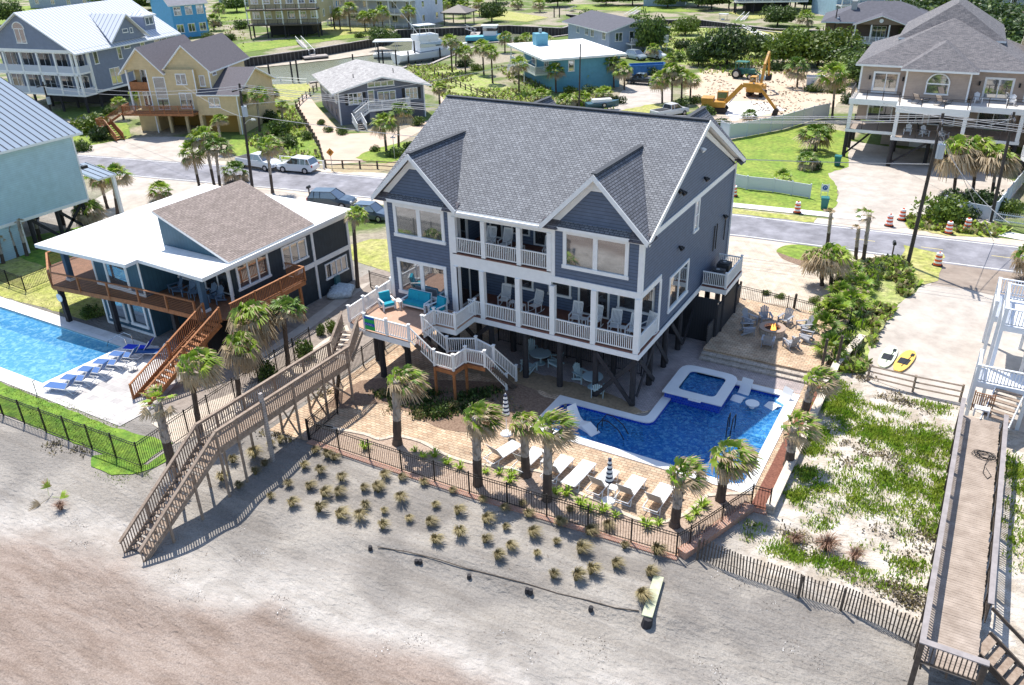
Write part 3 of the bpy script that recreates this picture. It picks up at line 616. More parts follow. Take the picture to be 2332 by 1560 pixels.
for x, y in ((-2.2, 3.2), (-15.3, 3.0)):
    vp = MB(); z = ze+(y-ye)*sl; vp.cyl((x, y, z-.1), (x, y, z+.35), .06); vp.cyl((x, y, z-.05), (x, y, z+.08), .16, .08); vp.build('vent_pipe', BLACK, ro)
# trim
t = MB()
for x in (X0, -11.6, -5.2, 0):   # corner boards and bay edges on the front
    s_ = -1 if x == X0 else 0
    z0 = 3.45 if x in (X0,) else 6.9
    if x == -5.2: t.bx(x, x+.22, -.05, -.002, 6.9, 9.7)
    elif x == 0: t.bx(-.2, .05, -.05, -.002, 6.9, 9.7); t.bx(.002, .05, .0, .2, 6.9, 9.7)
    elif x == X0: t.bx(x-.05, x+.18, -.05, -.002, 3.45, 9.7); t.bx(x-.05, x-.002, 0, .2, 3.45, 9.7)
    else: t.bx(x-.22, x+.03, -.05, -.002, 3.45, 9.7)
t.bx(.002, .05, D-.2, D, 3.45, 9.7)
t.bx(X0-.06, .06, -.06, -.003, 9.62, 9.86); t.bx(.003, .06, -.02, D, 9.55, 9.86)   # frieze and belt
t.bx(-5.2, .05, -.07, -.004, 6.62, 6.98); t.bx(.004, .06, -.03, 2.9, 6.62, 6.95); t.bx(.004, .06, 2.75, 3.0, 3.45, 6.62)
t.bx(-11.6, -5.2, -.07, .16, 6.42, 7.16)     # balcony beam
t.bx(-11.6, -5.2, -.04, .18, 9.4, 9.62)
t.bx(-11.6, -5.1, .16, 3.0, 6.85, 7.1)       # porch ceiling / balcony floor structure
t.bx(X0-.03, -11.6, -.04, -.002, 3.12, 3.42); t.bx(-11.62, .12, -.16, -.1, 3.08, 3.40); t.bx(.06, .12, -.1, D, 3.08, 3.40); t.bx(X0-.04, X0-.002, 0, D, 3.12, 3.4)
for cx, zp, hw in GX:   # rake boards and peak panel
    for q in (-1, 1):
        t.bar((cx, ye-.16, zp-.09), (cx+q*hw, ye-.16, ze-.05), .05, .26, up=(0, -1, 0)) if 0 else t.ext([(cx, ye-.125, zp+.04), (cx, ye-.125, zp-.28), (cx+q*(hw-.05), ye-.125, ze-.26), (cx+q*hw, ye-.125, ze+.02)], (0, -.05, 0))
        t.ext([(cx, -.02, zp-.22), (cx, -.02, zp-.62), (cx+q*(hw-.75), -.02, ze+.02), (cx+q*(hw-.3), -.02, ze+.02)], (0, -.05, 0))
    t.ext([(cx-.75, -.03, zp-.95), (cx+.75, -.03, zp-.95), (cx, -.03, zp-.2)], (0, -.07, 0))
for q in (-1, 1):       # right-hand main rake
    t.ext([(.425, ym, zr+.02), (.425, ym, zr-.3), (.425, ym+q*(ym-ye-.05), ze-.28), (.425, ym+q*(ym-ye), ze)], (.05, 0, 0))
    t.ext([(.004, ym, zr-.35), (.004, ym, zr-.72), (.004, ym+q*7.4, ze+.04), (.004, ym+q*7.8, ze+.04)], (.05, 0, 0)) if q > 0 else None
t.build('trim', WHITE, mh)
# boxed eave returns under the gables
def ret(x, s, y0=-.5, dx=.95):
    mb = MB()
    mb.ext([(x, y0, 9.88), (x+s*dx, y0, 9.88), (x+s*dx, -.02, 10.28), (x, -.02, 10.28)], (0, 0, -.06))
    mb.ext([(x+s*dx, y0, 9.88), (x+s*(dx+.28), -.02, 9.88), (x+s*dx, -.02, 10.28)], (0, 0, -.05)); mb.build('eave_return', ROOFD, mh)
for x, s in ((-16.85, 1), (-10.95, -1), (-5.65, 1), (.35, -1)): ret(x, s)
for a, b in (((.02, yb-.05, 9.88), (.5, yb-.05, 9.88)), ((.02, ye, 9.9), (.5, ye, 9.88))):
    sg = -1 if a[1] > 5 else 1; mb = MB(); mb.ext([a, b, (.5, a[1]+sg*1.05, 9.88), (.02, a[1]+sg*1.15, 10.25)], (0, 0, -.05)); mb.build('eave_return', ROOFD, mh)

g_ = MB(); g_.bx(-10.9, -5.7, -.56, -.42, 9.78, 9.9); g_.build('gutter', WHITE, mh)
for p in ((.1, D-.35), (-11.3, -.1)): g_ = MB(); g_.bx(p[0]-.05, p[0]+.04, p[1]-.04, p[1]+.04, 3.45, 9.6 if p[1] > 1 else 6.4); g_.build('downspout', WHITE, mh)
# windows
X, N, U_, NX = Vector((1, 0, 0)), Vector((0, -1, 0)), Vector((0, 1, 0)), Vector((1, 0, 0))
frame(mh, 'window', (-15.7, -.001, 7.62), X, N, 3.6, 2.02, WHITE, cols=2, cas=.2, mid=.26)
frame(mh, 'window', (-15.75, -.001, 3.9), X, N, 3.6, 2.3, WHITE, cols=2, cas=.2, mid=.26)
frame(mh, 'window', (-4.5, -.001, 7.62), X, N, 3.75, 2.1, WHITE, cols=2, cas=.2, mid=.26)
frame(mh, 'window', (.001, 8.0, 7.62), U_, NX, .8, 1.95, WHITE, rows=2, cas=.12)
frame(mh, 'window', (.001, 4.35, 3.98), U_, NX, 3.3, 2.2, WHITE, cols=2, cas=.14, mid=.1)
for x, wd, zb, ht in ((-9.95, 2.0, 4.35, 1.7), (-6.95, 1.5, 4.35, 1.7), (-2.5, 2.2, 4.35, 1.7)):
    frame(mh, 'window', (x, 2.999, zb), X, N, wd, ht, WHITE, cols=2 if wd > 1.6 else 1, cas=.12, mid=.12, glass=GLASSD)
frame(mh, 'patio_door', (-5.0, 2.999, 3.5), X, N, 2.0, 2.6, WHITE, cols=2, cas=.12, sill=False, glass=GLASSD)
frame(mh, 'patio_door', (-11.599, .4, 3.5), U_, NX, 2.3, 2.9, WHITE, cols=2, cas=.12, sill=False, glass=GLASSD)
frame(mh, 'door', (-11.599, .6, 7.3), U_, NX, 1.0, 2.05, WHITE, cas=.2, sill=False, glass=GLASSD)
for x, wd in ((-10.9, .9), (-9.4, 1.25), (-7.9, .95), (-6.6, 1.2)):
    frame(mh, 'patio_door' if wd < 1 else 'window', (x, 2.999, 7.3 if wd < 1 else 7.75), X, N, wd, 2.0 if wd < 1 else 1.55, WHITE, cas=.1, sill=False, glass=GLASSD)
frame(mh, 'door', (.001, 1.35, 3.5), U_, NX, .01, .01, WHITE) if 0 else None
# flood lights on the right wall
for y, z in ((8.1, 12.6), (9.3, 10.6), (4.6, 11.2), (5.3, 10.9), (5.6, 7.6), (14.2, 6.8)):
    f = MB(); f.cyl((.0, y, z), (.12, y, z), .07); f.cyl((.1, y-.09, z), (.26, y-.16, z-.12), .07, .10); f.cyl((.1, y+.09, z), (.26, y+.16, z-.12), .07, .10)
    f.build('wall_light', WHITE if z > 12 else BLACK, mh)
for y in (12.3, 12.8, 14.6): f = MB(); f.cyl((.07, y, 5.0), (.07, y, 6.7), .035); f.build('service_pipe', BLACK, mh)
# porch and balcony floors
d = MB(); d.bx(-11.58, .1, -.12, 3.0, 3.405, 3.47); d.build('porch_deck', DECKR, mh)
d = MB(); d.bx(-11.58, -5.2, -.1, 3.0, 7.17, 7.23); d.build('balcony_deck', DECKR, mh)
for x in (-11.4, -9.67, -7.3, -5.12, -2.62, -.1):
    c = MB(); top = 6.42 if x < -5 else 6.62
    if x == -5.12: top = 6.4
    c.bx(x-.15, x+.15, -.14, .16, 3.42, top); c.build('column', WHITE, mh)
for x in (-11.45, -9.5, -7.2, -5.32):
    c = MB(); c.bx(x-.13, x+.13, -.1, .16, 7.16, 9.4); c.build('column', WHITE, mh)
P5 = [-11.25, -9.82, -9.52, -7.45, -7.15, -5.27, -4.97, -2.77, -2.47, -.25]
rail(mh, (-10.75, 0, 3.47), (-9.82, 0, 3.47), WHITE)
for k in range(2, 10, 2): rail(mh, (P5[k], 0, 3.47), (P5[k+1], 0, 3.47), WHITE)
rail(mh, (0, .15, 3.47), (0, 2.75, 3.47), WHITE)
for a, b in ((-11.32, -9.63), (-9.37, -7.33), (-7.07, -5.45)): rail(mh, (a, .02, 7.23), (b, .02, 7.23), WHITE)
# pilings and braces
for y in (.15, 2.7, 5.1, 7.6, 10.3, 13.1, 15.7):
    for x in (-.25, -2.5, -4.75, -7.0, -9.3, -11.8, -14.0, -16.0):
        if y > 8 and -13 < x < -1: continue
        p = MB(); p.cyl((x, y, -.1), (x, y, 3.1), .19, .17, 8); p.build('piling', PILE, mh)
def brace(a, b, wd=.07, ht=.26):
    m_ = MB(); m_.bar(a, b, wd, ht); m_.build('brace', PILE, mh)
brace((-.1, 0, 2.9), (-2.4, 0, .2)); brace((-2.4, -.07, 2.9), (-.2, -.07, .2)); brace((-.02, 0.2, .6), (-.02, 2.6, 2.9)); brace((.05, 2.7, .4), (.05, .2, 2.9))
brace((0, 5.1, .4), (0, 2.8, 2.9)); brace((-11.6, .1, 2.9), (-9.4, .1, .9)); brace((-9.4, .02, 2.9), (-11.6, .02, .9)); brace((0.05, 7.6, .5), (.05, 5.2, 2.9)); brace((0., 10.2, 2.9), (0., 7.8, .4))
brace((-13.9, 5.1, 2.9), (-11.9, 5.1, .5)); brace((-4.6, 5.1, 2.9), (-2.6, 5.1, .3))
# storage room and screens under the house
e = MB(); e.bx(-13.2, -1.6, 9.0, 15.2, .0, 3.1); e.build('ground_room', mat('pale blue board', (.30, .38, .46), rough=.7, noise=(2., .15), pat=('siding', .17, .1, (.18, .24, .3))), mh)
frame(mh, 'window', (-9, 8.999, .9), X, N, 1.6, 1.5, WHITE, cols=2, glass=GLASSD); frame(mh, 'door', (-5, 8.999, .05), X, N, 1.1, 2.2, WHITE, sill=False, glass=GLASSD)
e = MB(); e.bx(.1, 1.6, 7.9, 8.0, 0, 1.6) if 0 else e.bx(-1.5, 1.5, 9.4, 9.5, 0, 3.0); e.bx(1.45, 1.55, 9.5, 13.5, 0, 2.6); e.build('enclosure_screen', mat('dark boards', (.028, .03, .036), rough=.7, pat=('batten', .16, .12, (.01, .01, .012))), mh)
# air-conditioner platform
a = MB(); a.bx(.13, 1.75, 10.2, 13.7, 3.1, 3.4); a.build('platform_frame', WHITE, mh); a = MB(); a.bx(.13, 1.72, 10.23, 13.67, 3.405, 3.46); a.build('platform_deck', DECKR, mh)
for p in ((1.65, 10.3), (1.65, 13.6)): post(mh, (p[0], p[1], 3.46), WHITE); 
rail(mh, (.15, 10.3, 3.46), (1.6, 10.3, 3.46), WHITE); rail(mh, (1.65, 10.35, 3.46), (1.65, 13.55, 3.46), WHITE); rail(mh, (.15, 13.6, 3.46), (1.6, 13.6, 3.46), WHITE)
for p in ((1.55, 10.4), (1.55, 13.5)): q = MB(); q.cyl((p[0], p[1], 0), (p[0], p[1], 3.1), .1); q.build('piling', PILE, mh)
def ac_unit(loc, label):
    t = thing('air_conditioner', label, 'air conditioner', loc, 0, 'air conditioners on the side platform')
    b = MB(); b.box((0, 0, .42), (.8, .8, .8)); b.build('casing', mat('ac louvres', (.09, .095, .10), rough=.5, pat=('siding', .05, .5, (.02, .02, .022))), t)
    f = MB(); f.cyl((0, 0, .83), (0, 0, .87), .36, .36, 20); f.build('fan_grille', mat('fan grille', (.03, .027, .027), rough=.5), t)
    f = MB(); f.cyl((0, 0, .875), (0, 0, .9), .12, .12, 12); f.build('fan_hub', mat('ac hub', (.35, .34, .33), rough=.5), t)
ac_unit((.85, 11.1, 3.46), 'dark air conditioner nearest the beach on the white-railed side platform'); ac_unit((.85, 12.5, 3.46), 'dark air conditioner nearest the street on the white-railed side platform')

# side deck, angled corner and white stairs (parts of the house)
def Q(px, py, z=3.47): return G(px, py, z)
A, B, C_, D_, E_, F_, G_, H_, S2 = Q(830, 753), Q(933, 778), Q(963.7, 756), Q(990, 738.6), Q(1037.7, 750), Q(1082.7, 717), Q(797, 733), Q(893, 668), Q(963.7, 756)
A = Vector((-14.9, -4.55, 3.47)); 
deckp = [G_, A, B, C_, D_, E_, F_, Vector((F_.x, -.13, 3.47)), Vector((X0, -.13, 3.47)), Vector((H_.x, H_.y, 3.47))]
d = MB(); d.prism([(p.x, p.y) for p in deckp], 3.405, 3.465); d.build('side_deck', mat('tan composite deck', (.46, .28, .19), rough=.6, noise=(2., .15), pat=('siding', .14, .08, (.2, .11, .07))), mh)
fa = MB(); 
for a, b in ((G_, A), (A, B), (C_, D_), (D_, E_), (E_, F_), (H_, G_)):
    fa.bar((a.x, a.y, 3.24), (b.x, b.y, 3.24), .05, .32)
fa.build('deck_fascia', WHITE, mh)
for p in (G_, A, A.lerp(B, .5), B, C_, D_, E_, F_, G_.lerp(H_, .33), G_.lerp(H_, .66), H_): post(mh, (p.x, p.y, 3.47), WHITE)
for a, b in ((A, A.lerp(B, .5)), (A.lerp(B, .5), B), (C_, D_), (D_, E_), (E_, F_), (G_, G_.lerp(H_, .33)), (G_.lerp(H_, .33), G_.lerp(H_, .66)), (G_.lerp(H_, .66), H_)):
    dd = (b-a).normalized()*.06; rail(mh, (a.x+dd.x, a.y+dd.y, 3.47), (b.x-dd.x, b.y-dd.y, 3.47), WHITE)
rail(mh, (F_.x+.06, F_.y, 3.47), (-9.82, 0.0, 3.47), WHITE) if F_.y > -.3 else None
ZL = 2.0; L1, L2, L3, L4, L5, L6, L7 = [G(a, b, ZL) for a, b in ((990, 833), (1033, 845), (1061, 826), (1104.5, 836), (1124.8, 824), (1085, 803), (1019, 803))]
ln = MB(); ln.prism([(p.x, p.y) for p in (L1, L2, L3, L4, L5, L6, L7)], ZL-.05, ZL); ln.build('stair_landing', DECKR, mh)
fa = MB()
for a, b in ((L1, L2), (L2, L3), (L3, L4), (L5, L6)): fa.bar((a.x, a.y, ZL-.17), (b.x, b.y, ZL-.17), .05, .24)
fa.build('landing_fascia', CEDAR, mh)
for p in (L1, L2, L3, L4, L5, L6, L7): post(mh, (p.x, p.y, ZL), WHITE)
for a, b in ((L1, L2), (L2, L3), (L3, L4), (L5, L6), (L6, L7)): rail(mh, a, b, WHITE)
for p in (L1, L2, L3): q = MB(); q.bx(p.x-.06, p.x+.06, p.y-.06, p.y+.06, -.1, ZL-.05); q.build('stair_post', CEDAR, mh)
ta, tb = (B+C_)/2, (L1+L7)/2; stairs(mh, (ta.x, ta.y, 3.47), (tb.x, tb.y, ZL), (B-C_).length, DECKR, TIMBD, n=8)
rail(mh, (B.x, B.y, 3.47), (L1.x, L1.y, ZL), WHITE); rail(mh, (C_.x, C_.y, 3.47), (L7.x, L7.y, ZL), WHITE)
f1, f2 = G(1153.8, 889, 0), G(1175.5, 869, 0); ta, tb = (L4+L5)/2, (f1+f2)/2
stairs(mh, (ta.x, ta.y, ZL), (tb.x, tb.y, .05), (L4-L5).length, DECKR, TIMBD, n=11)
rail(mh, (L4.x, L4.y, ZL), (f1.x, f1.y, .05), WHITE); rail(mh, (L5.x, L5.y, ZL), (f2.x, f2.y, .05), WHITE); post(mh, (f1.x, f1.y, 0), WHITE, 1.1); post(mh, (f2.x, f2.y, 0), WHITE, 1.1)
for x, y in ((-14.6, -3.7), (-13.3, -2.9), (-11.9, -1.5), (-16.2, -2.2)):
    p = MB(); p.cyl((x, y, -.1), (x, y, 3.1), .19, .17, 8); p.build('piling', PILE, mh)
brace((-14.6, -3.75, .3), (-15.9, -2.3, 2.8)); brace((-14.6, -3.75, 2.8), (-15.9, -2.3, .4)); brace((-11.85, -1.5, 2.9), (-11.7, .1, .6)); brace((-11.8, .1, 2.9), (-11.9, -1.4, .6))
# realtor banner on the deck rail: green and blue
bn = MB(); va = (B-A).normalized(); nb_ = Vector((va.y, -va.x, 0)); o_ = A+va*.08+nb_*.07+Vector((0, 0, .12))
bn.ext([o_, o_+va*.72, o_+va*.72+Vector((0, 0, .82)), o_+Vector((0, 0, .82))], nb_*.012)
bo = bn.build('sign', mat('banner green', (.02, .42, .10), rough=.5)); tag(bo, 'green and blue banner with white script tied to the white deck railing', 'sign')
b2 = MB(); o2 = o_+nb_*.02
b2.ext([o2+Vector((0, 0, .26)), o2+va*.72+Vector((0, 0, .26)), o2+va*.72+Vector((0, 0, .44)), o2+Vector((0, 0, .44))], nb_*.006)
b2.ext([o2+Vector((0, 0, .68)), o2+va*.72+Vector((0, 0, .68)), o2+va*.72+Vector((0, 0, .82)), o2+Vector((0, 0, .82))], nb_*.006)
b2.build('blue_band', mat('banner blue', (.02, .08, .45), rough=.5), bo)
b3 = MB(); o3 = o2+nb_*.012; random.seed(3)
for k in range(9):
    a0 = .06+.065*k; b3.bar(o3+va*a0+Vector((0, 0, .31+.03*(k % 2))), o3+va*(a0+.05)+Vector((0, 0, .4-.03*(k % 3))), .012, .035, up=nb_)
b3.build('lettering', WHITE, bo)
# ------------------------------------------------------------ swimming pool of the beach house
TILEB = mat('deep blue tile', (.006, .028, .33), rough=.15, spec=.7, pat=('brick', .15, .15, .012, (.01, .06, .5), (.05, .12, .42)))
PLAS = mat('blue plaster', (.03, .26, .66), rough=.5, noise=(1.2, .35)); PLASL = mat('pale blue plaster', (.42, .62, .72), rough=.5, noise=(2., .15))
WATER = clearwater('pool water', (.50, .80, 1.), (5.5, .6), scat=(.55, (.01, .17, .50), (.16, .50, .80)))
pl = thing('swimming_pool', 'L-shaped swimming pool of deep blue water with white coping beside the slate blue house', 'swimming pool')
def basin(poly, z0, z1, mi=0, inw=True):
    mb = MB(); mb.prism(poly, z0, z0+.01); n = len(poly)
    ar = sum(poly[k][0]*poly[(k+1) % n][1]-poly[(k+1) % n][0]*poly[k][1] for k in range(n)); P = poly if ar > 0 else poly[::-1]
    for k in range(n):
        a, b = P[k], P[(k+1) % n]; mb.face([(b[0], b[1], z0), (a[0], a[1], z0), (a[0], a[1], z1), (b[0], b[1], z1)])
    return mb
def ring(outer, inner, z0, z1):
    mb = MB(); lo = [Vector((p[0], p[1], 0)) for p in outer]; li = [Vector((p[0], p[1], 0)) for p in inner]; al = lo+li
    for a, b, c in tessellate_polygon([lo, li]):
        A, B, Cc = al[a], al[b], al[c]
        if (B-A).cross(Cc-A).z < 0: B, Cc = Cc, B
        mb.face([(q.x, q.y, z1) for q in (A, B, Cc)])
    for lp, sg in ((outer, 1), (inner, -1)):
        n = len(lp); ar = sum(lp[k][0]*lp[(k+1) % n][1]-lp[(k+1) % n][0]*lp[k][1] for k in range(n)); P = lp if ar*sg > 0 else lp[::-1]
        for k in range(n):
            a, b = P[k], P[(k+1) % n]; mb.face([(a[0], a[1], z0), (b[0], b[1], z0), (b[0], b[1], z1), (a[0], a[1], z1)])
    return mb
def rnd(pts, r, only=None, k=4):
    out = []; n = len(pts)
    for i in range(n):
        p = Vector(pts[i]); rr = r if only is None or i in only else 0
        if not rr: out.append((p.x, p.y)); continue
        a = (Vector(pts[i-1])-p).normalized()*rr; b = (Vector(pts[(i+1) % n])-p).normalized()*rr
        for j in range(k+1):
            t = j/k; q = (p+a)*(1-t)**2+p*2*t*(1-t)+(p+b)*t*t; out.append((q.x, q.y))
    return out
PI_ = rnd([(-3.75, -1.3), (-3.75, -4.1), (7.2, -4.25), (7.2, 4.95), (1.45, 4.95), (1.45, -1.2)], .55, {0, 1, 2, 5})
PO_ = rnd([(-4.25, -.8), (-4.25, -4.65), (7.75, -4.75), (7.75, 5.45), (.95, 5.45), (.95, -.75)], .45, {1, 2, 5})
basin(PI_, -1.2, .0).build('basin', PLAS, pl)
ring(PO_, PI_, -.05, .07).build('coping', COPE, pl)
def flat(poly, z):
    mb = MB(); P = [Vector((p[0], p[1], 0)) for p in poly]
    for a, b, c in tessellate_polygon([P]):
        A_, B_, C2 = P[a], P[b], P[c]
        if (B_-A_).cross(C2-A_).z < 0: B_, C2 = C2, B_
        mb.face([(q.x, q.y, z) for q in (A_, B_, C2)])
    return mb
flat(PI_, -.13).build('water', WATER, pl)
s_ = MB(); s_.bx(3.9, 7.19, .95, 4.94, -1.2, -.42); s_.bx(3.9, 7.19, .55, .948, -1.2, -.75); s_.build('sun_shelf', PLASL, pl)
s_ = MB()
for k in range(4): s_.bx(-.2+.38*k, .18+.38*k-.002, -4.18, -1.75, -1.2, -.42-.2*k)
s_.build('pool_steps', mat('step plaster', (.035, .24, .60), rough=.5), pl)
s_ = MB()
for k in range(4): s_.bx(-.2+.38*k+.33, -.2+.38*k+.38, -4.17, -1.76, -.419-.2*k, -.412-.2*k)
s_.build('step_edge', TILEB, pl)
bn = ring([(p[0], p[1]) for p in PI_], rnd([(-3.72, -1.33), (-3.72, -4.07), (7.17, -4.22), (7.17, 4.92), (1.48, 4.92), (1.48, -1.23)], .55, {0, 1, 2, 5}), -.3, -.02); bn.build('waterline_tile', TILEB, pl)
def pool_rail(par, x, y, rz, m_=IRON):
    mb = MB(); c, s__ = math.cos(rz), math.sin(rz)
    for o in (-.3, .3):
        P = [(x+c*a-s__*o, y+s__*a+c*o, z) for a, z in ((-.7, -.5), (-.7, .35), (-.45, .72), (-.1, .72), (.5, .35), (.8, -.1), (.8, -.6))]; mb.tube(P, .028)
    mb.build('handrail', m_, par)
pool_rail(pl, -.2, -2.7, 0.)
mb = MB(); mb.tube([(5.1, .75, -.4), (5.1, .75, .75), (5.15, .2, .75), (5.25, -.3, .1), (5.25, -.3, -.6)], .03); mb.tube([(5.4, .75, -.4), (5.4, .75, .75), (5.4, .2, .75), (5.45, -.3, .1), (5.45, -.3, -.6)], .03); mb.build('handrail', IRON, pl)
# raised spa
sp = thing('hot_tub', 'raised square hot tub with white coping and blue tiled sides at the pool edge', 'hot tub', (0, 0, 0))
SO = rnd([(.95, 1.65), (4.35, 1.65), (4.35, 5.3), (.95, 5.3)], .8, {2, 3}); SI = rnd([(1.6, 2.3), (3.75, 2.3), (3.75, 4.7), (1.6, 4.7)], .35)
SM = rnd([(1.05, 1.75), (4.25, 1.75), (4.25, 5.2), (1.05, 5.2)], .72, {2, 3})
ring(SM, SI, -1.45, .4).build('tiled_wall', TILEB, sp); ring(SO, SI, .4, .47).build('coping', COPE, sp); basin(SI, -.35, .4).build('basin', mat('spa plaster', (.03, .20, .42), rough=.5), sp)
flat(SI, .30).build('water', WATER, sp); w = MB(); w.bx(2.3, 3.1, 3.0, 4.0, -.335, -.33); w.build('footwell', mat('spa well', (.004, .03, .10)), sp)
w = MB(); w.bx(2.5, 3.2, 1.55, 2.3, .36, .41); w.build('spillway', COPE, sp)
# in-pool loungers
PLW = mat('white moulded plastic', (.80, .80, .80), rough=.4)
def ledge_lounger(loc, rz, label):
    t = thing('pool_lounger', label, 'pool lounger', loc, rz, 'white moulded loungers in the pool')
    prof = [(-.95, .95), (-.8, .62), (-.55, .25), (-.3, .12), (0, .22), (.25, .32), (.55, .2), (.9, .06), (1.0, .04)]
    rings = []
    for x, z in prof: rings.append([(x, -.32, z), (x, .32, z), (x, .32, z-.09), (x, -.32, z-.09)])
    mb = MB(); mb.loft(rings); mb.build('seat', PLW, t); mb = MB()
    mb.ext([(-.4, -.26, .1), (.35, -.26, .24), (.75, -.26, .03), (.75, -.26, -.1), (-.4, -.26, -.1)], (0, .52, 0)); mb.build('base', PLW, t)
ledge_lounger((-1.8, -2.9, -.13), R_(-22), 'white curved lounger floating in the narrow end of the pool')
ledge_lounger((4.75, 4.0, -.3), R_(-98), 'white curved lounger on the shallow shelf next to the hot tub')
ledge_lounger((6.75, 4.1, -.3), R_(-118), 'white curved lounger in the far right corner of the pool shelf')
t = thing('pool_table', 'round white table standing in the water between two white loungers', 'table', (5.65, 3.2, -.42))
mb = MB(); mb.cyl((0, 0, 0), (0, 0, .55), .2, .1, 14); mb.build('pedestal', PLW, t); mb = MB(); mb.cyl((0, 0, .55), (0, 0, .6), .38, .38, 22); mb.build('table_top', PLW, t)

# ------------------------------------------------------------ retaining walls and fences
def wall_seg(name, label, cat, pts, z0, z1, th, m_, capm=None, parent=None):
    mb = MB()
    for a, b in zip(pts, pts[1:]):
        L = (Vector(b)-Vector(a)).length; mb.bar((a[0], a[1], (z0+z1)/2), (b[0], b[1], (z0+z1)/2), th, z1-z0)
    o = mb.build(name, m_, parent)
    if label: tag(o, label, cat)
    if capm:
        mb = MB()
        for a, b in zip(pts, pts[1:]): mb.bar((a[0], a[1], z1+.035), (b[0], b[1], z1+.035), th+.08, .07)
        mb.build('cap', capm, o)
    return o
wall_seg('retaining_wall', 'low brick retaining wall under the black fence on the beach side', 'wall', [(-13.9, -11.13), (-4, -10.95), (6.2, -10.4)], -.6, .06, .3, BRICK)
wall_seg('retaining_wall', 'brick wall of the angled corner nearest the sand fence', 'wall', [(6.32, -10.25), (8.0, -5.75)], -.5, .3, .42, BRICK, BRICK)
wall_seg('retaining_wall', 'short brick wall under the fence corner beside the stone wall', 'wall', [(8.05, -5.7), (8.75, -5.65)], -.5, .06, .3, BRICK)
wall_seg('retaining_wall', 'long pale stone retaining wall beside the red mulch strip', 'wall', [(8.85, -5.6), (8.9, 9.5), (9.6, 14)], -.7, .38, .34, STONE, mat('wall cap', (.60, .52, .44), rough=.9, noise=(2., .2)))
def iron_fence(pts, label, spacing=2.4, h=1.22, zf=None, m_=IRON, name='iron_fence', pk=.12, ps=.018, post_w=.06, post_m=None):
    zf = zf or (lambda x, y: 0.05); t = thing(name, label, 'fence', (pts[0][0], pts[0][1], 0)); o = Vector((pts[0][0], pts[0][1], 0)); P = []
    for a, b in zip(pts, pts[1:]):
        a = Vector((a[0], a[1], 0)); b = Vector((b[0], b[1], 0)); n = max(1, round((b-a).length/spacing))
        for k in range(n): P.append(a.lerp(b, k/n))
    P.append(Vector((pts[-1][0], pts[-1][1], 0)))
    for p in P: p.z = zf(p.x, p.y)
    for p in P: q = p-o; mb = MB(); mb.bx(q.x-post_w/2, q.x+post_w/2, q.y-post_w/2, q.y+post_w/2, q.z-.1, q.z+h+.08); mb.build('post', post_m or m_, t)
    for a, b in zip(P, P[1:]):
        a = a-o; b = b-o; mb = MB(); Z = Vector((0, 0, 1)); L = (b-a).length
        for zz in (.12, h-.16, h-.02): mb.bar(a+Z*zz, b+Z*zz, .025, .03)
        n = max(1, int(L/pk))
        for k in range(1, n): p = a.lerp(b, k/n); mb.bar(p+Z*.06, p+Z*h, ps, ps, up=(b-a))
        mb.build('panel', m_, t)
    return t
iron_fence([(-13.9, -11.0), (-4, -10.85), (6.1, -10.3), (6.45, -9.6), (8.0, -5.55), (8.8, -5.5)], 'black iron fence along the beach edge of the pool patio', 2.05)
iron_fence([(-14.0, -11.0), (-14.3, -8.3), (-16.5, -5.5), (-17.0, 6.0), (-23.8, 6.6)], 'black iron fence beside the boardwalk running up between the two blue houses')
iron_fence([(-70, -17.3), (-31.1, -17.3), (-19.9, -16.9), (-20.3, -12), (-20.6, -8), (-21.0, -3)], 'long black iron fence around the green lawn of the left-hand pool', 1.75, 1.5, lambda x, y: TZ(x, y))
iron_fence([(-56, -5.5), (-46.7, -6), (-47, -1), (-47.4, 6), (-50, 10)], 'black iron fence at the far left behind the dry lawn', 2.2)
iron_fence([(1.0, 16.3), (4.5, 15.9), (8.6, 15.3)], 'black iron fence behind the fire pit', 2.3, 1.15, lambda x, y: .1)
iron_fence([(-10.8, 3.4), (-1.0, 3.4)], 'black iron fence under the slate blue house', 2.2, 1.2)
iron_fence([(-16.9, 12.5), (-20.8, 12.8), (-25.2, 11.5)], 'short black iron fence behind the palm between the two blue houses', 2.2)
for x, y, z, lb in ((4.9, 16.0, 1.5, 'dark timber post in the fence behind the fire pit'), (8.25, 8.4, 2.4, 'tall dark post at the top of the patio steps'), (8.9, 9.6, 2.2, 'leaning dark post beside the planting strip'), (1.1, 16.2, 1.6, 'dark post at the end of the fence near the air conditioner platform')):
    mb = MB(); mb.cyl((0, 0, 0), (0.05, 0, z), .09, .08); o = mb.build('timber_post', TIMBD); o.location = (x, y, .0); tag(o, lb, 'post')
# outdoor shower screens
mb = MB(); mb.bx(1.3, 1.38, 8.3, 15.3, .0, 1.7); o = mb.build('screen_fence', mat('charcoal boards', (.06, .058, .06), rough=.7, pat=('siding', .16, .15, (.01, .01, .01)))); tag(o, 'charcoal board screen between the house and the fire pit patio', 'screen')

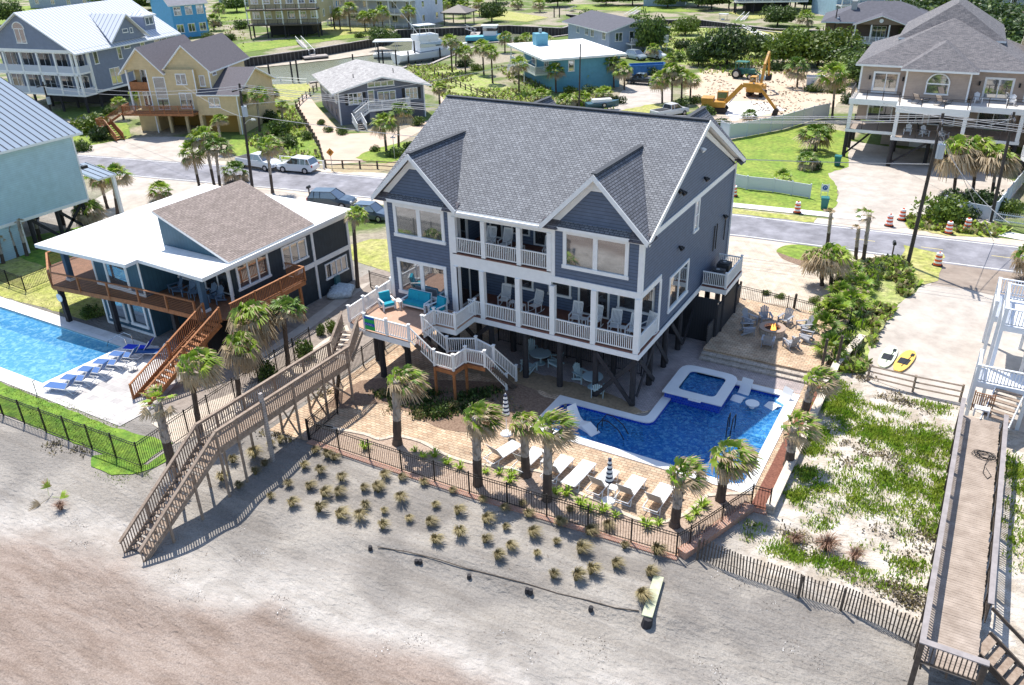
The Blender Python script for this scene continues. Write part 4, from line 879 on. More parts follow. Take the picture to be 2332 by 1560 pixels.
# ------------------------------------------------------------ sand fence on the beach
sf = [(6.95, -9.95), (7.9, -10.1), (9.8, -10.15), (11.2, -10.2), (12.8, -10.1), (14.2, -10.3), (15.6, -10.6)]
t = thing('sand_fence', 'leaning slatted sand fence between the beach and the grassy dune', 'fence', (0, 0, 0))
k = 0
for a, b in zip(sf, sf[1:]):
    a = Vector((*a, 0)); b = Vector((*b, 0)); n = int((b-a).length/.125)
    for j in range(n):
        p = a.lerp(b, j/n); z = TZ(p.x, p.y-.15)-.02; k += 1; mb = MB(); l_ = .05*math.sin(k*.31); hh = 1.12+random.uniform(-.06, .05)
        mb.bar((p.x, p.y, z), (p.x+l_, p.y+.06+l_, z+hh), .055, .014); 
        if k <= 100: mb.build('slat', TIMBD, t)
for p in (sf[0], sf[3], sf[4], sf[6]): z = TZ(p[0], p[1]); mb = MB(); mb.cyl((p[0], p[1]-.1, z-.1), (p[0]+.03, p[1]-.1, z+1.15), .055); mb.build('post', TIMBD, t)
for zz in (.3, .85):
    mb = MB(); mb.tube([(p[0], p[1]+.04, TZ(*p)+zz) for p in sf], .01, 4); mb.build('wire', IRON, t)

# ------------------------------------------------------------ boardwalk of the beach house
bw = thing('boardwalk', 'weathered timber boardwalk and stairs running from the white deck down to the sand', 'boardwalk', (0, 0, 0))
xl, xr, zd, y0, y1 = -15.75, -14.45, 2.5, -6.6, -16.2
mb = MB(); n = 64
for j in range(n): y = y0+(y1-y0)*(j+.5)/n; mb.bx(xl, xr, y-.069, y+.069, zd-.04, zd)
mb.build('decking', TIMB, bw)
mb = MB()
for x in (xl+.05, xr-.05): mb.bx(x-.03, x+.03, y1, y0, zd-.32, zd-.045)
mb.build('joist', TIMB, bw)
def wrail(x, ya, yb_, za, zb, h=.98):
    rail(bw, (x, ya, za), (x, yb_, zb), TIMB, h=h, gap=.06, sp=.135, bw=.042, top=(.16, .045))
    mb = MB(); mb.bar((x, ya, za+h*.9), (x, yb_, zb+h*.9), .04, .09); mb.build('rail_board', TIMB, bw)
for x in (xl, xr):
    wrail(x, y0, y1, zd, zd)
    wrail(x, y1, -21.3, zd, -.75)
ux = [(-16.35, -4.75), (-15.05, -4.9)]
for (xa, ya), xb in zip(ux, (xl, xr)):
    rail(bw, (xa, ya, 3.45), (xb, y0, zd), TIMB, h=.98, gap=.06, sp=.135, bw=.042, top=(.14, .045))
stairs(bw, (-15.7, -4.8, 3.45), (-15.1, y0, zd), 1.25, TIMB, TIMB, n=6)
stairs(bw, (-15.1, y1, zd), (-15.1, -21.2, -.5), 1.25, TIMB, TIMB, n=17)
for y in (-6.8, -8.9, -11.1, -13.2, -15.0, -16.2):
    for x in (xl, xr):
        g_ = TZ(x, y); mb = MB(); tl = y == -13.2 and x == xr; tp = 3.95 if tl else 3.45; w_ = .17 if tl else .1; mb.bx(x-w_/2, x+w_/2, y-w_/2, y+w_/2, g_-.15, tp); mb.build('post', GREYPL if tl else TIMB, bw)
for y, z in ((-17.9, 1.2), (-19.6, .2)):
    for x in (xl, xr): mb = MB(); mb.bx(x-.05, x+.05, y-.05, y+.05, TZ(x, y)-.1, z+.95); mb.build('post', TIMB, bw)
for y in (-8.9, -11.1):
    mb = MB(); mb.bar((xl, y, .2), (xr, y, 2.1), .05, .1); mb.bar((xr, y-.06, .2), (xl, y-.06, 2.1), .05, .1); mb.build('brace', TIMB, bw)
mb = MB(); mb.bar((xr-.02, -6.9, .4), (xr-.02, -8.7, 2.3), .05, .1); mb.build('brace', TIMB, bw)

# ------------------------------------------------------------ right-hand boardwalk (silver planks) and white stair tower
ZW = 1.15
rb = thing('boardwalk', 'wide silver-grey plank boardwalk with rails in the lower right corner', 'boardwalk', (0, 0, 0))
xa, xb, ya, yb_ = 15.62, 17.55, 5.4, -12.6
mb = MB(); n = 125
for j in range(n): y = yb_+(ya-yb_)*(j+.5)/n; mb.bx(xa+.1+random.uniform(-.01, .01), xb-.1+random.uniform(-.02, .02), y-.067, y+.067, ZW-.04, ZW+random.uniform(0, .006))
mb.build('decking', mat('silver deck board', (.41, .34, .285), rough=.85, noise=(1.6, .35), col2=(.27, .215, .175), bump=.3), rb)
mb = MB()
for x in (xa+.15, xb-.15, (xa+xb)/2): mb.bx(x-.03, x+.03, yb_, ya, ZW-.32, ZW-.045)
mb.build('joist', TIMBD, rb)
SILV = mat('silver rail cap', (.30, .27, .265), rough=.8, noise=(3., .2))
for x, y2 in ((xa, ya), (xb, 4.6)):
    y3 = yb_ if x == xa else -9.6
    r_ = rail(rb, (x, y3, ZW), (x, y2, ZW), TIMBD, h=.95, gap=.06, sp=.14, bw=.04, top=(.05, .05)); mb = MB(); mb.bx(x-.1, x+.1, y3, y2, ZW+.95, ZW+1.0); mb.build('rail_cap', SILV, rb)
    y = y2
    while y > y3-.5:
        mb = MB(); mb.bx(x-.06, x+.06, y-.06, y+.06, TZ(x, y)-.2, ZW+.94); mb.build('post', TIMBD, rb); y -= 1.85
rail(rb, (xa, yb_, ZW), (xb, yb_-.0, ZW), TIMBD, h=.95, gap=.06, sp=.14, bw=.04, top=(.05, .05)); mb = MB(); mb.bx(xa-.1, xb+.1, yb_-.13, yb_+.13, ZW+.955, ZW+1.005); mb.build('rail_cap', SILV, rb)
for y in (-9.7, -11.0): 
    mb = MB(); mb.bar((xb+.05, y, ZW+.9), (xb+3.2, y-1.2, .3), .05, .14); mb.build('stair_rail', TIMBD, rb)
stairs(rb, (xb, -10.4, ZW), (xb+2.6, -11.4, -.4), 1.2, TIMB, TIMBD)
for x in (xa, xb): mb = MB(); mb.bx(x-.09, x+.09, yb_-.09, yb_+.09, -.9, ZW+.95); mb.build('post', TIMBD, rb)
ho = MB(); random.seed(5); pts = []
for k in range(70):
    a = k*.55; r_ = .42+.18*math.sin(k*.7); pts.append((16.9+r_*math.cos(a)*.9, 1.9+r_*math.sin(a)*.6+.1*math.sin(k*.33), ZW+.03+.0015*k))
pts += [(17.0, 1.1, ZW+.03), (16.95, .4, ZW+.03), (17.15, 0, ZW+.03), (17.3, .3, ZW+.03), (17.05, .9, ZW+.03)]
ho.tube(pts, .014, 5); tag(ho.build('garden_hose', BLACK), 'black hose coiled loosely on the silver boardwalk planks', 'hose')
wt = thing('stair_tower', 'white painted timber stair tower with railed landings at the right edge', 'stairs', (0, 0, 0))
WT = mat('white tower paint', (.70, .72, .76), rough=.5, noise=(2., .08))
def dk(x0, x1, y0_, y1_, z, nm='landing'):
    mb = MB(); n = int((y1_-y0_)/.145)
    for j in range(n): y = y0_+.145*(j+.5); mb.bx(x0, x1, y-.066, y+.066, z-.04, z)
    mb.bx(x0-.04, x0, y0_-.04, y1_, z-.3, z-.005); mb.bx(x0, x1, y0_-.04, y0_-.003, z-.3, z-.005); mb.build(nm, WT, wt)
dk(16.0, 22, 7.2, 9.0, 2.3); dk(16.3, 22, 13.5, 17.2, 3.4); dk(16.6, 18.3, 9.0, 12.6, 4.9, 'upper_landing')
for a, b in (((16.0, 7.2, 2.3), (22, 7.2, 2.3)), ((16., 7.2, 2.3), (16., 9.0, 2.3)), ((16.3, 13.5, 3.4), (16.3, 17.2, 3.4)), ((16.3, 17.2, 3.4), (22, 17.2, 3.4)), ((18.2, 13.5, 3.4), (22, 13.5, 3.4)), ((16.6, 9.0, 4.9), (18.3, 9., 4.9)), ((16.6, 9., 4.9), (16.6, 12.6, 4.9)), ((16.6, 12.6, 4.9), (18.3, 12.6, 4.9))):
    rail(wt, a, b, WT, h=.95, sp=.15, bw=.05, top=(.14, .05))
for x, y, z in ((16.0, 7.2, 3.3), (16., 9., 3.3), (18.4, 7.2, 3.3), (16.6, 9., 5.9), (16.6, 12.6, 5.9), (18.3, 9., 5.9), (18.3, 12.6, 5.9), (16.3, 13.5, 4.4), (16.3, 17.2, 4.4), (18.3, 17.2, 4.4)):
    mb = MB(); mb.bx(x-.09, x+.09, y-.09, y+.09, -.1, z); mb.build('post', WT, wt)
stairs(wt, (17.6, 7.1, 2.3), (17.2, 5.2, ZW), 1.3, TIMB, WT, n=7); stairs(wt, (17.4, 12.7, 4.9), (17.4, 15., 3.4), 1.1, WT, WT, n=8); stairs(wt, (19.2, 9.0, 2.3), (19.2, 13.4, 3.4), 1.2, WT, WT, n=7)
mb = MB(); mb.bar((16.6, 7.25, 1.2), (17.2, 7.25, 2.1), .08, .08); mb.bar((17.9, 7.25, 2.1), (18.3, 7.25, 1.2), .08, .08); mb.build('knee_brace', WT, wt)
t = thing('bench', 'small white bench at the foot of the white stair tower', 'bench', (16.55, 5.75, ZW))
mb = MB(); mb.bx(-.35, .35, -.2, .2, .4, .46); mb.build('seat', WT, t); mb = MB(); mb.bx(-.35, -.28, -.2, .2, 0, .4); mb.bx(.28, .35, -.2, .2, 0, .4); mb.build('legs', WT, t)
iron_fence([(16.1, 6.3), (17.0, 6.25)], 'short golden timber picket gate beside the white stair tower', 1.5, 1.0, lambda x, y: ZW, m_=CEDAR, name='picket_gate', pk=.1, ps=.05)
# split rail by the paddle boards
t = thing('rail_fence', 'brown three-rail timber fence below the two paddle boards', 'fence', (0, 0, 0)); P = [H(1975, 868), H(2078, 893), H(2185, 915)]
for p in P: mb = MB(); mb.bx(p.x-.06, p.x+.06, p.y-.06, p.y+.06, p.z-.1, p.z+1.1); mb.build('post', TIMB, t)
for zz in (.35, .7, 1.05):
    mb = MB(); mb.tube([(p.x, p.y-.08, p.z+zz) for p in P], .05, 4); mb.build('rail', TIMB, t)
def board(px, py, rz, m_, label):
    p = G(px, py, .1); t = thing('paddle_board', label, 'paddle board', (p.x, p.y, .09), rz, 'paddle boards on the concrete drive'); rings = []
    for k in range(13):
        y = -1.55+3.1*k/12; w_ = .42*(1-abs(y/1.6)**2.6)**.5+.01; rings.append([(-w_, y, .06), (w_, y, .06), (w_*.85, y, -.06), (-w_*.85, y, -.06)])
    mb = MB(); mb.loft(rings); mb.build('board', m_, t); mb = MB(); mb.bx(-.3, .3, -.55, .25, .062, .075); mb.build('deck_pad', BLACK, t); mb = MB(); mb.bar((.05, -.9, .08), (.2, .9, .09), .03, .02); mb.bx(.1, .28, .75, 1.1, .08, .1); mb.build('paddle', BLACK, t)
board(2022, 812, R_(-4), mat('board white', (.68, .75, .55), rough=.3), 'pale green-white paddle board leaning beside the yellow one'); board(2060, 822, R_(-9), mat('board yellow', (.80, .50, .10), rough=.3), 'yellow paddle board with a black deck pad')
# ------------------------------------------------------------ left neighbour: flat white roof and brown shed roof
nh = thing('beach_house', 'dark teal house with flat white roof and brown shed roof beside the left pool', 'house', (-25.8, 7.2, 0))
O = Vector((-25.8, 7.2, 0))
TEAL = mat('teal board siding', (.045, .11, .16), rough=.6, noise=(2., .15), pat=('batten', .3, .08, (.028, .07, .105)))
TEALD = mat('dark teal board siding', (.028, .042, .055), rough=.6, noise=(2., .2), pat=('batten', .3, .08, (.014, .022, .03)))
def nb(mb, name, m_, par=None):
    mb.v = [(v[0]-O.x, v[1]-O.y, v[2]) for v in mb.v]; return mb.build(name, m_, par or nh)
class NR:  # local helper so shared builders can be used with world figures
    pass
hold = thing('x', None, None)
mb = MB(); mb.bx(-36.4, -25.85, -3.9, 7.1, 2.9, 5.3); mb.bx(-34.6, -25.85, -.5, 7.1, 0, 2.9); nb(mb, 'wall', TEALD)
mb = MB(); mb.bx(-36.4, -31.5, -6.5, -3.9, 2.9, 5.3); mb.bx(-36.4, -31.5, -6.5, -.5, 0, 2.8); nb(mb, 'front_wall', TEAL)
# roofs
mb = MB(); mb.prism([(-40.1, -7.9), (-31.3, -7.55), (-31.35, -6.6), (-25.15, -6.9), (-25.45, 7.4), (-40.5, 7.2)], 5.36, 5.6, 1, 0); rfl = nb(mb, 'flat_roof', [ROOFW, WHITE])
mb = MB(); mb.slab([(-25.4, -4.5, 5.72), (-25.5, 3.4, 5.72), (-32.1, 3.5, 8.0), (-32.1, -4.25, 8.0)], .18, 0, 1); nb(mb, 'shed_roof', [ROOFB, WHITE])
mb = MB(); mb.ext([(-32.0, -4.0, 5.62), (-26.3, -4.1, 5.62), (-26.3, -4.1, 5.84), (-32.0, -4.0, 7.75)], (0, .15, 0)); mb.ext([(-32.0, 3.2, 5.62), (-26.3, 3.2, 5.62), (-32.0, 3.2, 7.75)], (0, -.15, 0)); mb.bx(-32.05, -31.9, -3.9, 3.1, 5.62, 7.75); nb(mb, 'clerestory_wall', TEAL)
mb = MB(); mb.bx(-34.5, -33, 3.8, 5.2, 5.61, 5.75); mb.bx(-36.5, -35.2, 4.6, 5.4, 5.61, 5.85); nb(mb, 'roof_hatch', mat('grey hatch', (.3, .31, .36)))
# trim and belt boards on the right-hand wall
mb = MB(); mb.bx(-25.85, -25.79, -4.6, 7.15, 2.55, 2.9); mb.bx(-25.85, -25.78, -4.6, 7.15, 5.0, 5.34); mb.bx(-25.86, -25.78, 3.2, 3.4, 0, 5.0); mb.bx(-25.86, -25.78, 6.95, 7.15, 0, 5.0); mb.bx(-25.86, -25.78, -4.5, -4.3, 2.9, 5.0); mb.bx(-36.42, -36.27, -6.55, -6.503, 0, 5.3); mb.bx(-31.63, -31.48, -6.55, -6.503, 0, 5.3); mb.bx(-33.0, -32.88, -6.54, -6.503, 2.9, 5.3); mb.bx(-35.2, -35.08, -6.54, -6.503, 2.9, 5.3)
mb.bx(-36.4, -31.5, -6.56, -6.504, 2.9, 3.08); mb.bx(-36.4, -31.5, -6.56, -6.504, 0, .16); nb(mb, 'trim', WHITE)
def nf(name, p0, u, n, w, h, **k):
    f = frame(hold, name, (p0[0]-O.x, p0[1]-O.y, p0[2]), u, n, w, h, WHITE, **k); f.parent = nh
nf('window', (-25.849, -3.75, 3.4), U_, NX, 2.8, 1.75, cols=3, cas=.14); nf('window', (-25.849, .3, 3.45), U_, NX, 2.4, 1.5, cols=3, cas=.12); nf('window', (-25.849, 4.2, 1.1), U_, NX, 2.4, 1.2, cols=4, cas=.1)
nf('window', (-35.08, -6.501, 3.1), X, N, 2.08, 2.1, cols=1, cas=.08, sill=False); nf('window', (-35.9, -6.501, .5), X, N, 1.8, 2.1, cas=.16); nf('window', (-33.7, -6.501, .5), X, N, 1.7, 2.1, cas=.16); nf('window', (-31.3, -3.901, 3.4), X, N, 2.2, 1.5, cols=2, cas=.1, glass=GLASSD)
nf('door', (-30.6, -.501, .05), X, N, 1.1, 2.2, cas=.12, sill=False); nf('patio_door', (-31.0, -1.001, 3.05), X, N, 1.45, 2.1, cols=2, cas=.1, sill=False, glass=GLASSD) if 0 else None
nf('patio_door', (-28.8, -3.901, 3.05), X, N, 2.6, 2.0, cols=2, cas=.1, sill=False, glass=GLASSD)
# deck, posts, rails, stairs in cedar
ZD = 2.9
mb = MB(); mb.prism([(-42.6, -5.9), (-39.1, -8.1), (-31.3, -7.2), (-26.2, -6.9), (-25.75, -7.4), (-24.0, -6.3), (-24.1, .4), (-25.84, .4), (-25.84, -3.85), (-31.4, -3.85), (-31.45, -6.45), (-36.45, -6.45), (-36.45, 5.5), (-38.9, 5.5), (-42.6, -3.9)], ZD-.1, ZD); nb(mb, 'deck', CEDARD)
mb = MB()
for a, b in (((-42.6, -5.9), (-39.1, -8.1)), ((-39.1, -8.1), (-31.3, -7.2)), ((-31.3, -7.2), (-26.3, -6.92)), ((-24.0, -6.3), (-24.1, .4)), ((-38.9, 5.5), (-42.6, -3.9)), ((-42.6, -3.9), (-42.6, -5.9))): mb.bar((*a, ZD-.17), (*b, ZD-.17), .05, .3)
nb(mb, 'rim_joist', CEDAR)
def nrail(a, b, cable=False, h=.95, sp=.13):
    r = rail(hold, (a[0]-O.x, a[1]-O.y, a[2]), (b[0]-O.x, b[1]-O.y, b[2]), CEDAR, h=h, cable=cable, sp=sp, top=(.13, .05)); r.parent = nh
def npost(x, y, z0, z1, m_=CEDAR, w=.11, nm='post'): mb = MB(); mb.bx(x-w/2, x+w/2, y-w/2, y+w/2, z0, z1); nb(mb, nm, m_)
fr_ = [(-42.6, -5.9), (-39.1, -8.1), (-36.5, -7.8), (-33.9, -7.5), (-31.3, -7.2), (-28.8, -7.06), (-26.35, -6.95)]
for a, b in zip(fr_, fr_[1:]): nrail((*a, ZD), (*b, ZD), cable=True)
nrail((-42.6, -3.9, ZD), (-42.6, -5.9, ZD), cable=True); nrail((-38.9, 5.5, ZD), (-42.6, -3.9, ZD), cable=True)
for p in fr_: npost(p[0], p[1], ZD-.2, ZD+.98)
for p in ((-39, -7.7), (-34.5, -7.1), (-29.0, -6.6), (-26.3, -6.6)): npost(p[0], p[1], -.1, ZD-.3, PILE, .3, 'piling')
for p in ((-24.15, -6.2), (-24.2, -.1), (-24.15, -3.2), (-25.6, -7.3)): npost(p[0], p[1], -.1, ZD-.1, CEDAR, .16)
for y0_, y1_ in ((-6.2, -4.1), (-4.1, -1.9), (-1.9, .35)): nrail((-24.05, y0_, ZD), (-24.05, y1_, ZD)); npost(-24.05, y1_, ZD, ZD+1.0)
nrail((-24.1, .4, ZD), (-25.8, .4, ZD))
for p in ((-38.7, -6.9), (-26.3, -6.2)):
    npost(p[0], p[1], ZD, 5.36, mat('porch column blue', (.05, .10, .16)), .34, 'column'); npost(p[0], p[1], ZD, ZD+.18, WHITE, .46, 'column_base')
# long flight running down towards the beach
tp, ft = Vector((-24.9, -6.9, ZD)), Vector((-25.3, -12.6, .05))
def nst(a, b, wd, **k):
    st = stairs(hold, Vector(a)-O, Vector(b)-O, wd, CEDAR, CEDAR, **k)
    for c in list(hold.children): c.parent = nh
nst(tp, ft, 1.35, n=16)
for s_ in (-.68, .68): nrail((tp.x+s_, tp.y, tp.z), (ft.x+s_, ft.y, ft.z)); npost(ft.x+s_, ft.y, 0, 1.05); npost(tp.x+s_, tp.y, ZD, ZD+1.); npost((tp.x+ft.x)/2+s_, (tp.y+ft.y)/2, 0, 2.5)
bpy.data.objects.remove(hold)
# downspout, meter, wall items
mb = MB(); mb.bx(-25.78, -25.6, 4.9, 5.4, .5, 1.1); nb(mb, 'meter_box', mat('teal box', (.03, .12, .14)))
t = thing('sand_bags', 'heap of pale grey bundled bags against the dark teal wall', 'bags', (-24.9, 4.6, 0)); random.seed(9)
BAG = mat('pale tarp', (.52, .60, .66), rough=.5, noise=(6., .3), bump=.8, bscale=9)
for k in range(5):
    rings = []
    for j in range(7):
        yy = -.85+1.7*j/6; r_ = .30*(1-(yy/.95)**2)**.5+.03; rings.append([((k-2)*.36+.1*math.sin(yy*3+k)+r_*math.cos(2*PI*i/9), yy+.06*math.sin(i*2+k), .26+r_*math.sin(2*PI*i/9)*(1+.1*math.sin(j*5+i*3))) for i in range(9)])
    mb = MB(); mb.loft(rings); mb.build('bag', BAG, t, smooth=True)
t.rotation_euler = (0, 0, R_(-60))
# ------------------------------------------------------------ left pool
npool = thing('swimming_pool', 'pale turquoise rectangular pool with white deck at the left edge', 'swimming pool', (0, 0, 0))
NP = [(-69.5, -14.0), (-32.5, -14.0), (-32.3, -8.55), (-69.5, -8.55)]
basin(NP, -1.4, .02).build('basin', mat('aqua plaster', (.42, .70, .78), rough=.5, noise=(.6, .12)), npool)
mb = MB(); mb.face([(a, b, -.1) for a, b in NP]); mb.build('water', clearwater('aqua water', (.78, .94, 1.), (3., .35), scat=(.6, (.07, .30, .60), (.30, .60, .80))), npool)
ring([(-69.9, -14.35), (-32.15, -14.35), (-31.95, -8.2), (-69.9, -8.2)], NP, -.02, .06).build('coping', COPE, npool)
mb = MB(); mb.bx(-69.4, -44.6, -13.9, -8.6, -1.38, -.75); mb.build('shallow_end', mat('aqua plaster2', (.30, .60, .70)), npool) if 0 else None
mb = MB()
for o in (0, .5): mb.tube([(-33.6, -8.9+o*0, -.4), (-33.2, -8.8, .4), (-32.6, -8.5+o, .75), (-31.9, -8.5+o, .7), (-31.8, -8.5+o, .05)], .025)
mb.build('handrail', mat('steel', (.6, .6, .62), rough=.2, metal=1.), npool)
BL = [mat('blue sling', (.025, .11, .33), rough=.6, noise=(3., .1)), mat('pale blue sling', (.20, .34, .55), rough=.6)]
def sling_lounger(loc, rz, m_, label, group, bk=R_(52), fm=WHITE):
    t = thing('sun_lounger', label, 'sun lounger', loc, rz, group); mb = MB()
    mb.bx(-.3, .3, -1.25, .25, .33, .355); mb.build('seat', m_, t)
    c, s__ = math.cos(bk), math.sin(bk); mb = MB(); mb.ext([(-.3, .27, .34), (.3, .27, .34), (.3, .27+.8*c, .34+.8*s__), (-.3, .27+.8*c, .34+.8*s__)], (0, -s__*.025, c*.025)); mb.build('backrest', m_, t)
    mb = MB()
    for x in (-.34, .34): mb.tube([(x, -1.3, .32), (x, .9, .32)], .022); mb.tube([(x, .27, .34), (x, .27+.85*c, .34+.85*s__)], .022)
    mb.tube([(-.34, -1.3, .32), (.34, -1.3, .32)], .022); mb.tube([(-.34, .9, .32), (.34, .9, .32)], .022); mb.build('frame', fm, t)
    for y in (-1.0, .65):
        mb = MB(); mb.tube([(-.34, y-.28, .32), (-.34, y+.12, .02), (.34, y+.12, .02), (.34, y-.28, .32)], .02); mb.build('leg', fm, t)
    return t
lb = ['nearest the beach', 'second from the beach', 'third from the beach', 'fourth from the beach', 'fifth from the beach', 'sixth, beside the pool ladder']
for k in range(6): sling_lounger((-30.35, -13.9+1.1*k, .03), R_(-74+3*(k % 2)), BL[0] if k != 5 else mat('royal sling', (.01, .05, .62)), 'blue sling lounger beside the left pool, '+lb[k], 'blue loungers along the left pool')
sling_lounger((-29.2, -8.3, .03), R_(-60), BL[0], 'blue lounger tucked in behind the cedar stairs', 'blue loungers along the left pool')
t = thing('side_table', 'small white side table among the blue loungers', 'table', (-29.0, -10.3, .03)); mb = MB(); mb.bx(-.22, .22, -.22, .22, .38, .42); mb.build('table_top', WHITE, t)
for x in (-.18, .18):
    for y in (-.18, .18): mb = MB(); mb.bx(x-.02, x+.02, y-.02, y+.02, 0, .38); mb.build('leg', WHITE, t)
mb = MB(); p = G(2, 0); mb.tube([(0, 0, 0), (0, 0, .9), (.1, .1, .95)], .03); o = mb.build('outdoor_tap', mat('galv', (.4, .4, .38))); g0 = G(84, 898); o.location = (g0.x, g0.y, 0); tag(o, 'thin grey standpipe on the lawn at the pool corner', 'tap')
mb = MB(); mb.cyl((0, 0, 0), (0, -.05, 0), .3, .3, 16); o = mb.build('life_ring', WHITE); g0 = G(182, 660, 2.0); o.location = (-38.98, -7.9, 1.9); tag(o, 'white round life ring on the piling under the teal deck', 'life ring')
# ------------------------------------------------------------ outdoor furniture
CHW = mat('white painted wood', (.78, .78, .78), rough=.45); TURQ = mat('turquoise cushion', (.008, .30, .40), rough=.8, noise=(5., .12))
def rocker(loc, rz, label, group):
    t = thing('rocking_chair', label, 'rocking chair', loc, rz, group)      # faces -y
    mb = MB()
    for k in range(6): mb.bx(-.27, .27, -.26+.09*k, -.185+.09*k, .42-.008*k, .44-.008*k)
    mb.build('seat', CHW, t); mb = MB(); c, s_ = math.cos(R_(16)), math.sin(R_(16))
    for k in range(7): x = -.225+.075*k; mb.bar((x, .24, .42), (x, .24+s_*.8, .42+c*.8), .045, .018, up=(0, 1, 0))
    mb.bar((-.29, .24+s_*.83, .42+c*.83), (.29, .24+s_*.83, .42+c*.83), .03, .1); mb.bar((-.27, .25, .46), (.27, .25, .46), .03, .06); mb.build('backrest', CHW, t)
    for x in (-.29, .29):
        mb = MB(); mb.bar((x, .26, .4), (x, .26+s_*.82, .4+c*.82), .04, .04); mb.bar((x, .4, .66), (x, -.3, .64), .085, .025); mb.bar((x, -.26, .06), (x, -.26, .63), .04, .04); mb.bar((x, .24, .06), (x, .26, .42), .04, .04)
        mb.build('side_frame', CHW, t)
        mb = MB(); P = [(x, -.42+.95*j/8, .09-.09*math.sin(PI*(j/8))**.7) for j in range(9)]
        for a, b in zip(P, P[1:]): mb.bar(a, b, .035, .04)
        mb.build('rocker', CHW, t)
    return t
def small_table(loc, label, group=None, w=.42, h=.48, m_=None, rz=0.):
    t = thing('side_table', label, 'table', loc, rz, group); mb = MB()
    for k in range(5): mb.bx(-w/2, w/2, -w/2+w/5*k+.008, -w/2+w/5*(k+1)-.008, h-.02, h)
    mb.bx(-w/2, w/2, -.02, .02, h-.06, h-.021); mb.build('table_top', m_ or CHW, t)
    for x in (-1, 1):
        for y in (-1, 1): mb = MB(); mb.bx(x*w/2*.9-.02, x*w/2*.9+.02, y*w/2*.9-.02, y*w/2*.9+.02, 0, h-.021); mb.build('leg', m_ or CHW, t)
    return t
g1 = 'white rocking chairs on the lower porch'; g2 = 'white rocking chairs on the upper balcony'
for (x, y, rz, lb) in ((-9.4, 1.9, 8, 'white rocking chair at the left of the lower porch by the patio door'), (-7.35, 2.0, -12, 'white rocking chair turned sideways behind the third porch column'),
        (-4.5, 1.6, 5, 'white rocking chair just right of the fourth porch column'), (-3.35, 1.7, -6, 'white rocking chair partly hidden behind the fifth porch column'),
        (-2.1, 1.65, 6, 'white rocking chair just right of the fifth porch column'), (-1.0, 1.6, -4, 'white rocking chair second from the open right end of the porch'), (-.35, 2.2, -20, 'white rocking chair in the right corner of the lower porch')):
    rocker((x, y, 3.47), R_(rz), lb, g1)
for (x, y, rz, lb) in ((-9.95, 1.3, 5, 'white rocking chair in the left bay of the upper balcony'), (-9.0, 1.5, 0, 'white rocking chair in the middle bay of the upper balcony'), (-6.1, 1.4, 15, 'white rocking chair in the right bay of the upper balcony')):
    rocker((x, y, 7.23), R_(rz), lb, g2)
for x, y, z, lb in ((-8.7, 1.8, 3.47, 'white slatted stool table near the left lower porch chair'), (-8.05, 1.6, 3.47, 'second white stool table on the lower porch'), (-3.95, 1.6, 3.47, 'white side table between two rockers behind the fourth porch bay'), (-1.55, 1.6, 3.47, 'white side table between two rockers in the last porch bay'), (-8.0, 1.5, 7.23, 'white table on the upper balcony')):
    small_table((x, y, z), lb, 'white side tables on the porches')
def deep_seat(loc, rz, w, label, cat, nm):
    t = thing(nm, label, cat, loc, rz); n = 2 if w > 1 else 1
    for k in range(n):
        x0 = -w/2+.09+(w-.18)/n*k; x1 = x0+(w-.18)/n-.015; mb = MB(); mb.bx(x0, x1, -.36, .24, .28, .44); mb.build('seat_cushion', TURQ, t)
        mb = MB(); mb.ext([(x0, .16, .44), (x0, .30, .42), (x0, .44, .95), (x0, .29, .97)], (x1-x0, 0, 0)); mb.build('back_cushion', TURQ, t)
    for s_ in (-1, 1):
        x = s_*(w/2-.045); mb = MB(); mb.bx(x-.05, x+.05, -.4, .4, .56, .6); mb.bx(x-.04, x+.04, -.38, -.3, 0, .56); mb.bx(x-.04, x+.04, .3, .38, 0, .56); mb.build('arm', CHW, t)
    mb = MB(); mb.bx(-w/2+.06, w/2-.06, -.38, .36, .18, .27); mb.ext([(-w/2+.08, .33, .27), (-w/2+.08, .38, .27), (-w/2+.08, .52, .95), (-w/2+.08, .47, .96)], (w-.16, 0, 0)); mb.build('frame', CHW, t)
deep_seat((-15.55, -1.6, 3.47), R_(60), .85, 'turquoise cushioned armchair beside the left deck railing', 'armchair', 'armchair')
deep_seat((-13.95, -.75, 3.47), R_(0), 1.75, 'two-seat sofa with turquoise cushions under the lower left window', 'sofa', 'sofa')
deep_seat((-12.35, -.85, 3.47), R_(-14), .85, 'turquoise armchair between the sofa and the white stair railing', 'armchair', 'armchair')
small_table((-14.95, -1.2, 3.47), 'white deck table between the turquoise armchair and sofa', None, .5, .5); small_table((-12.95, -1.05, 3.47), 'white end table at the right arm of the turquoise sofa', None, .36, .55)
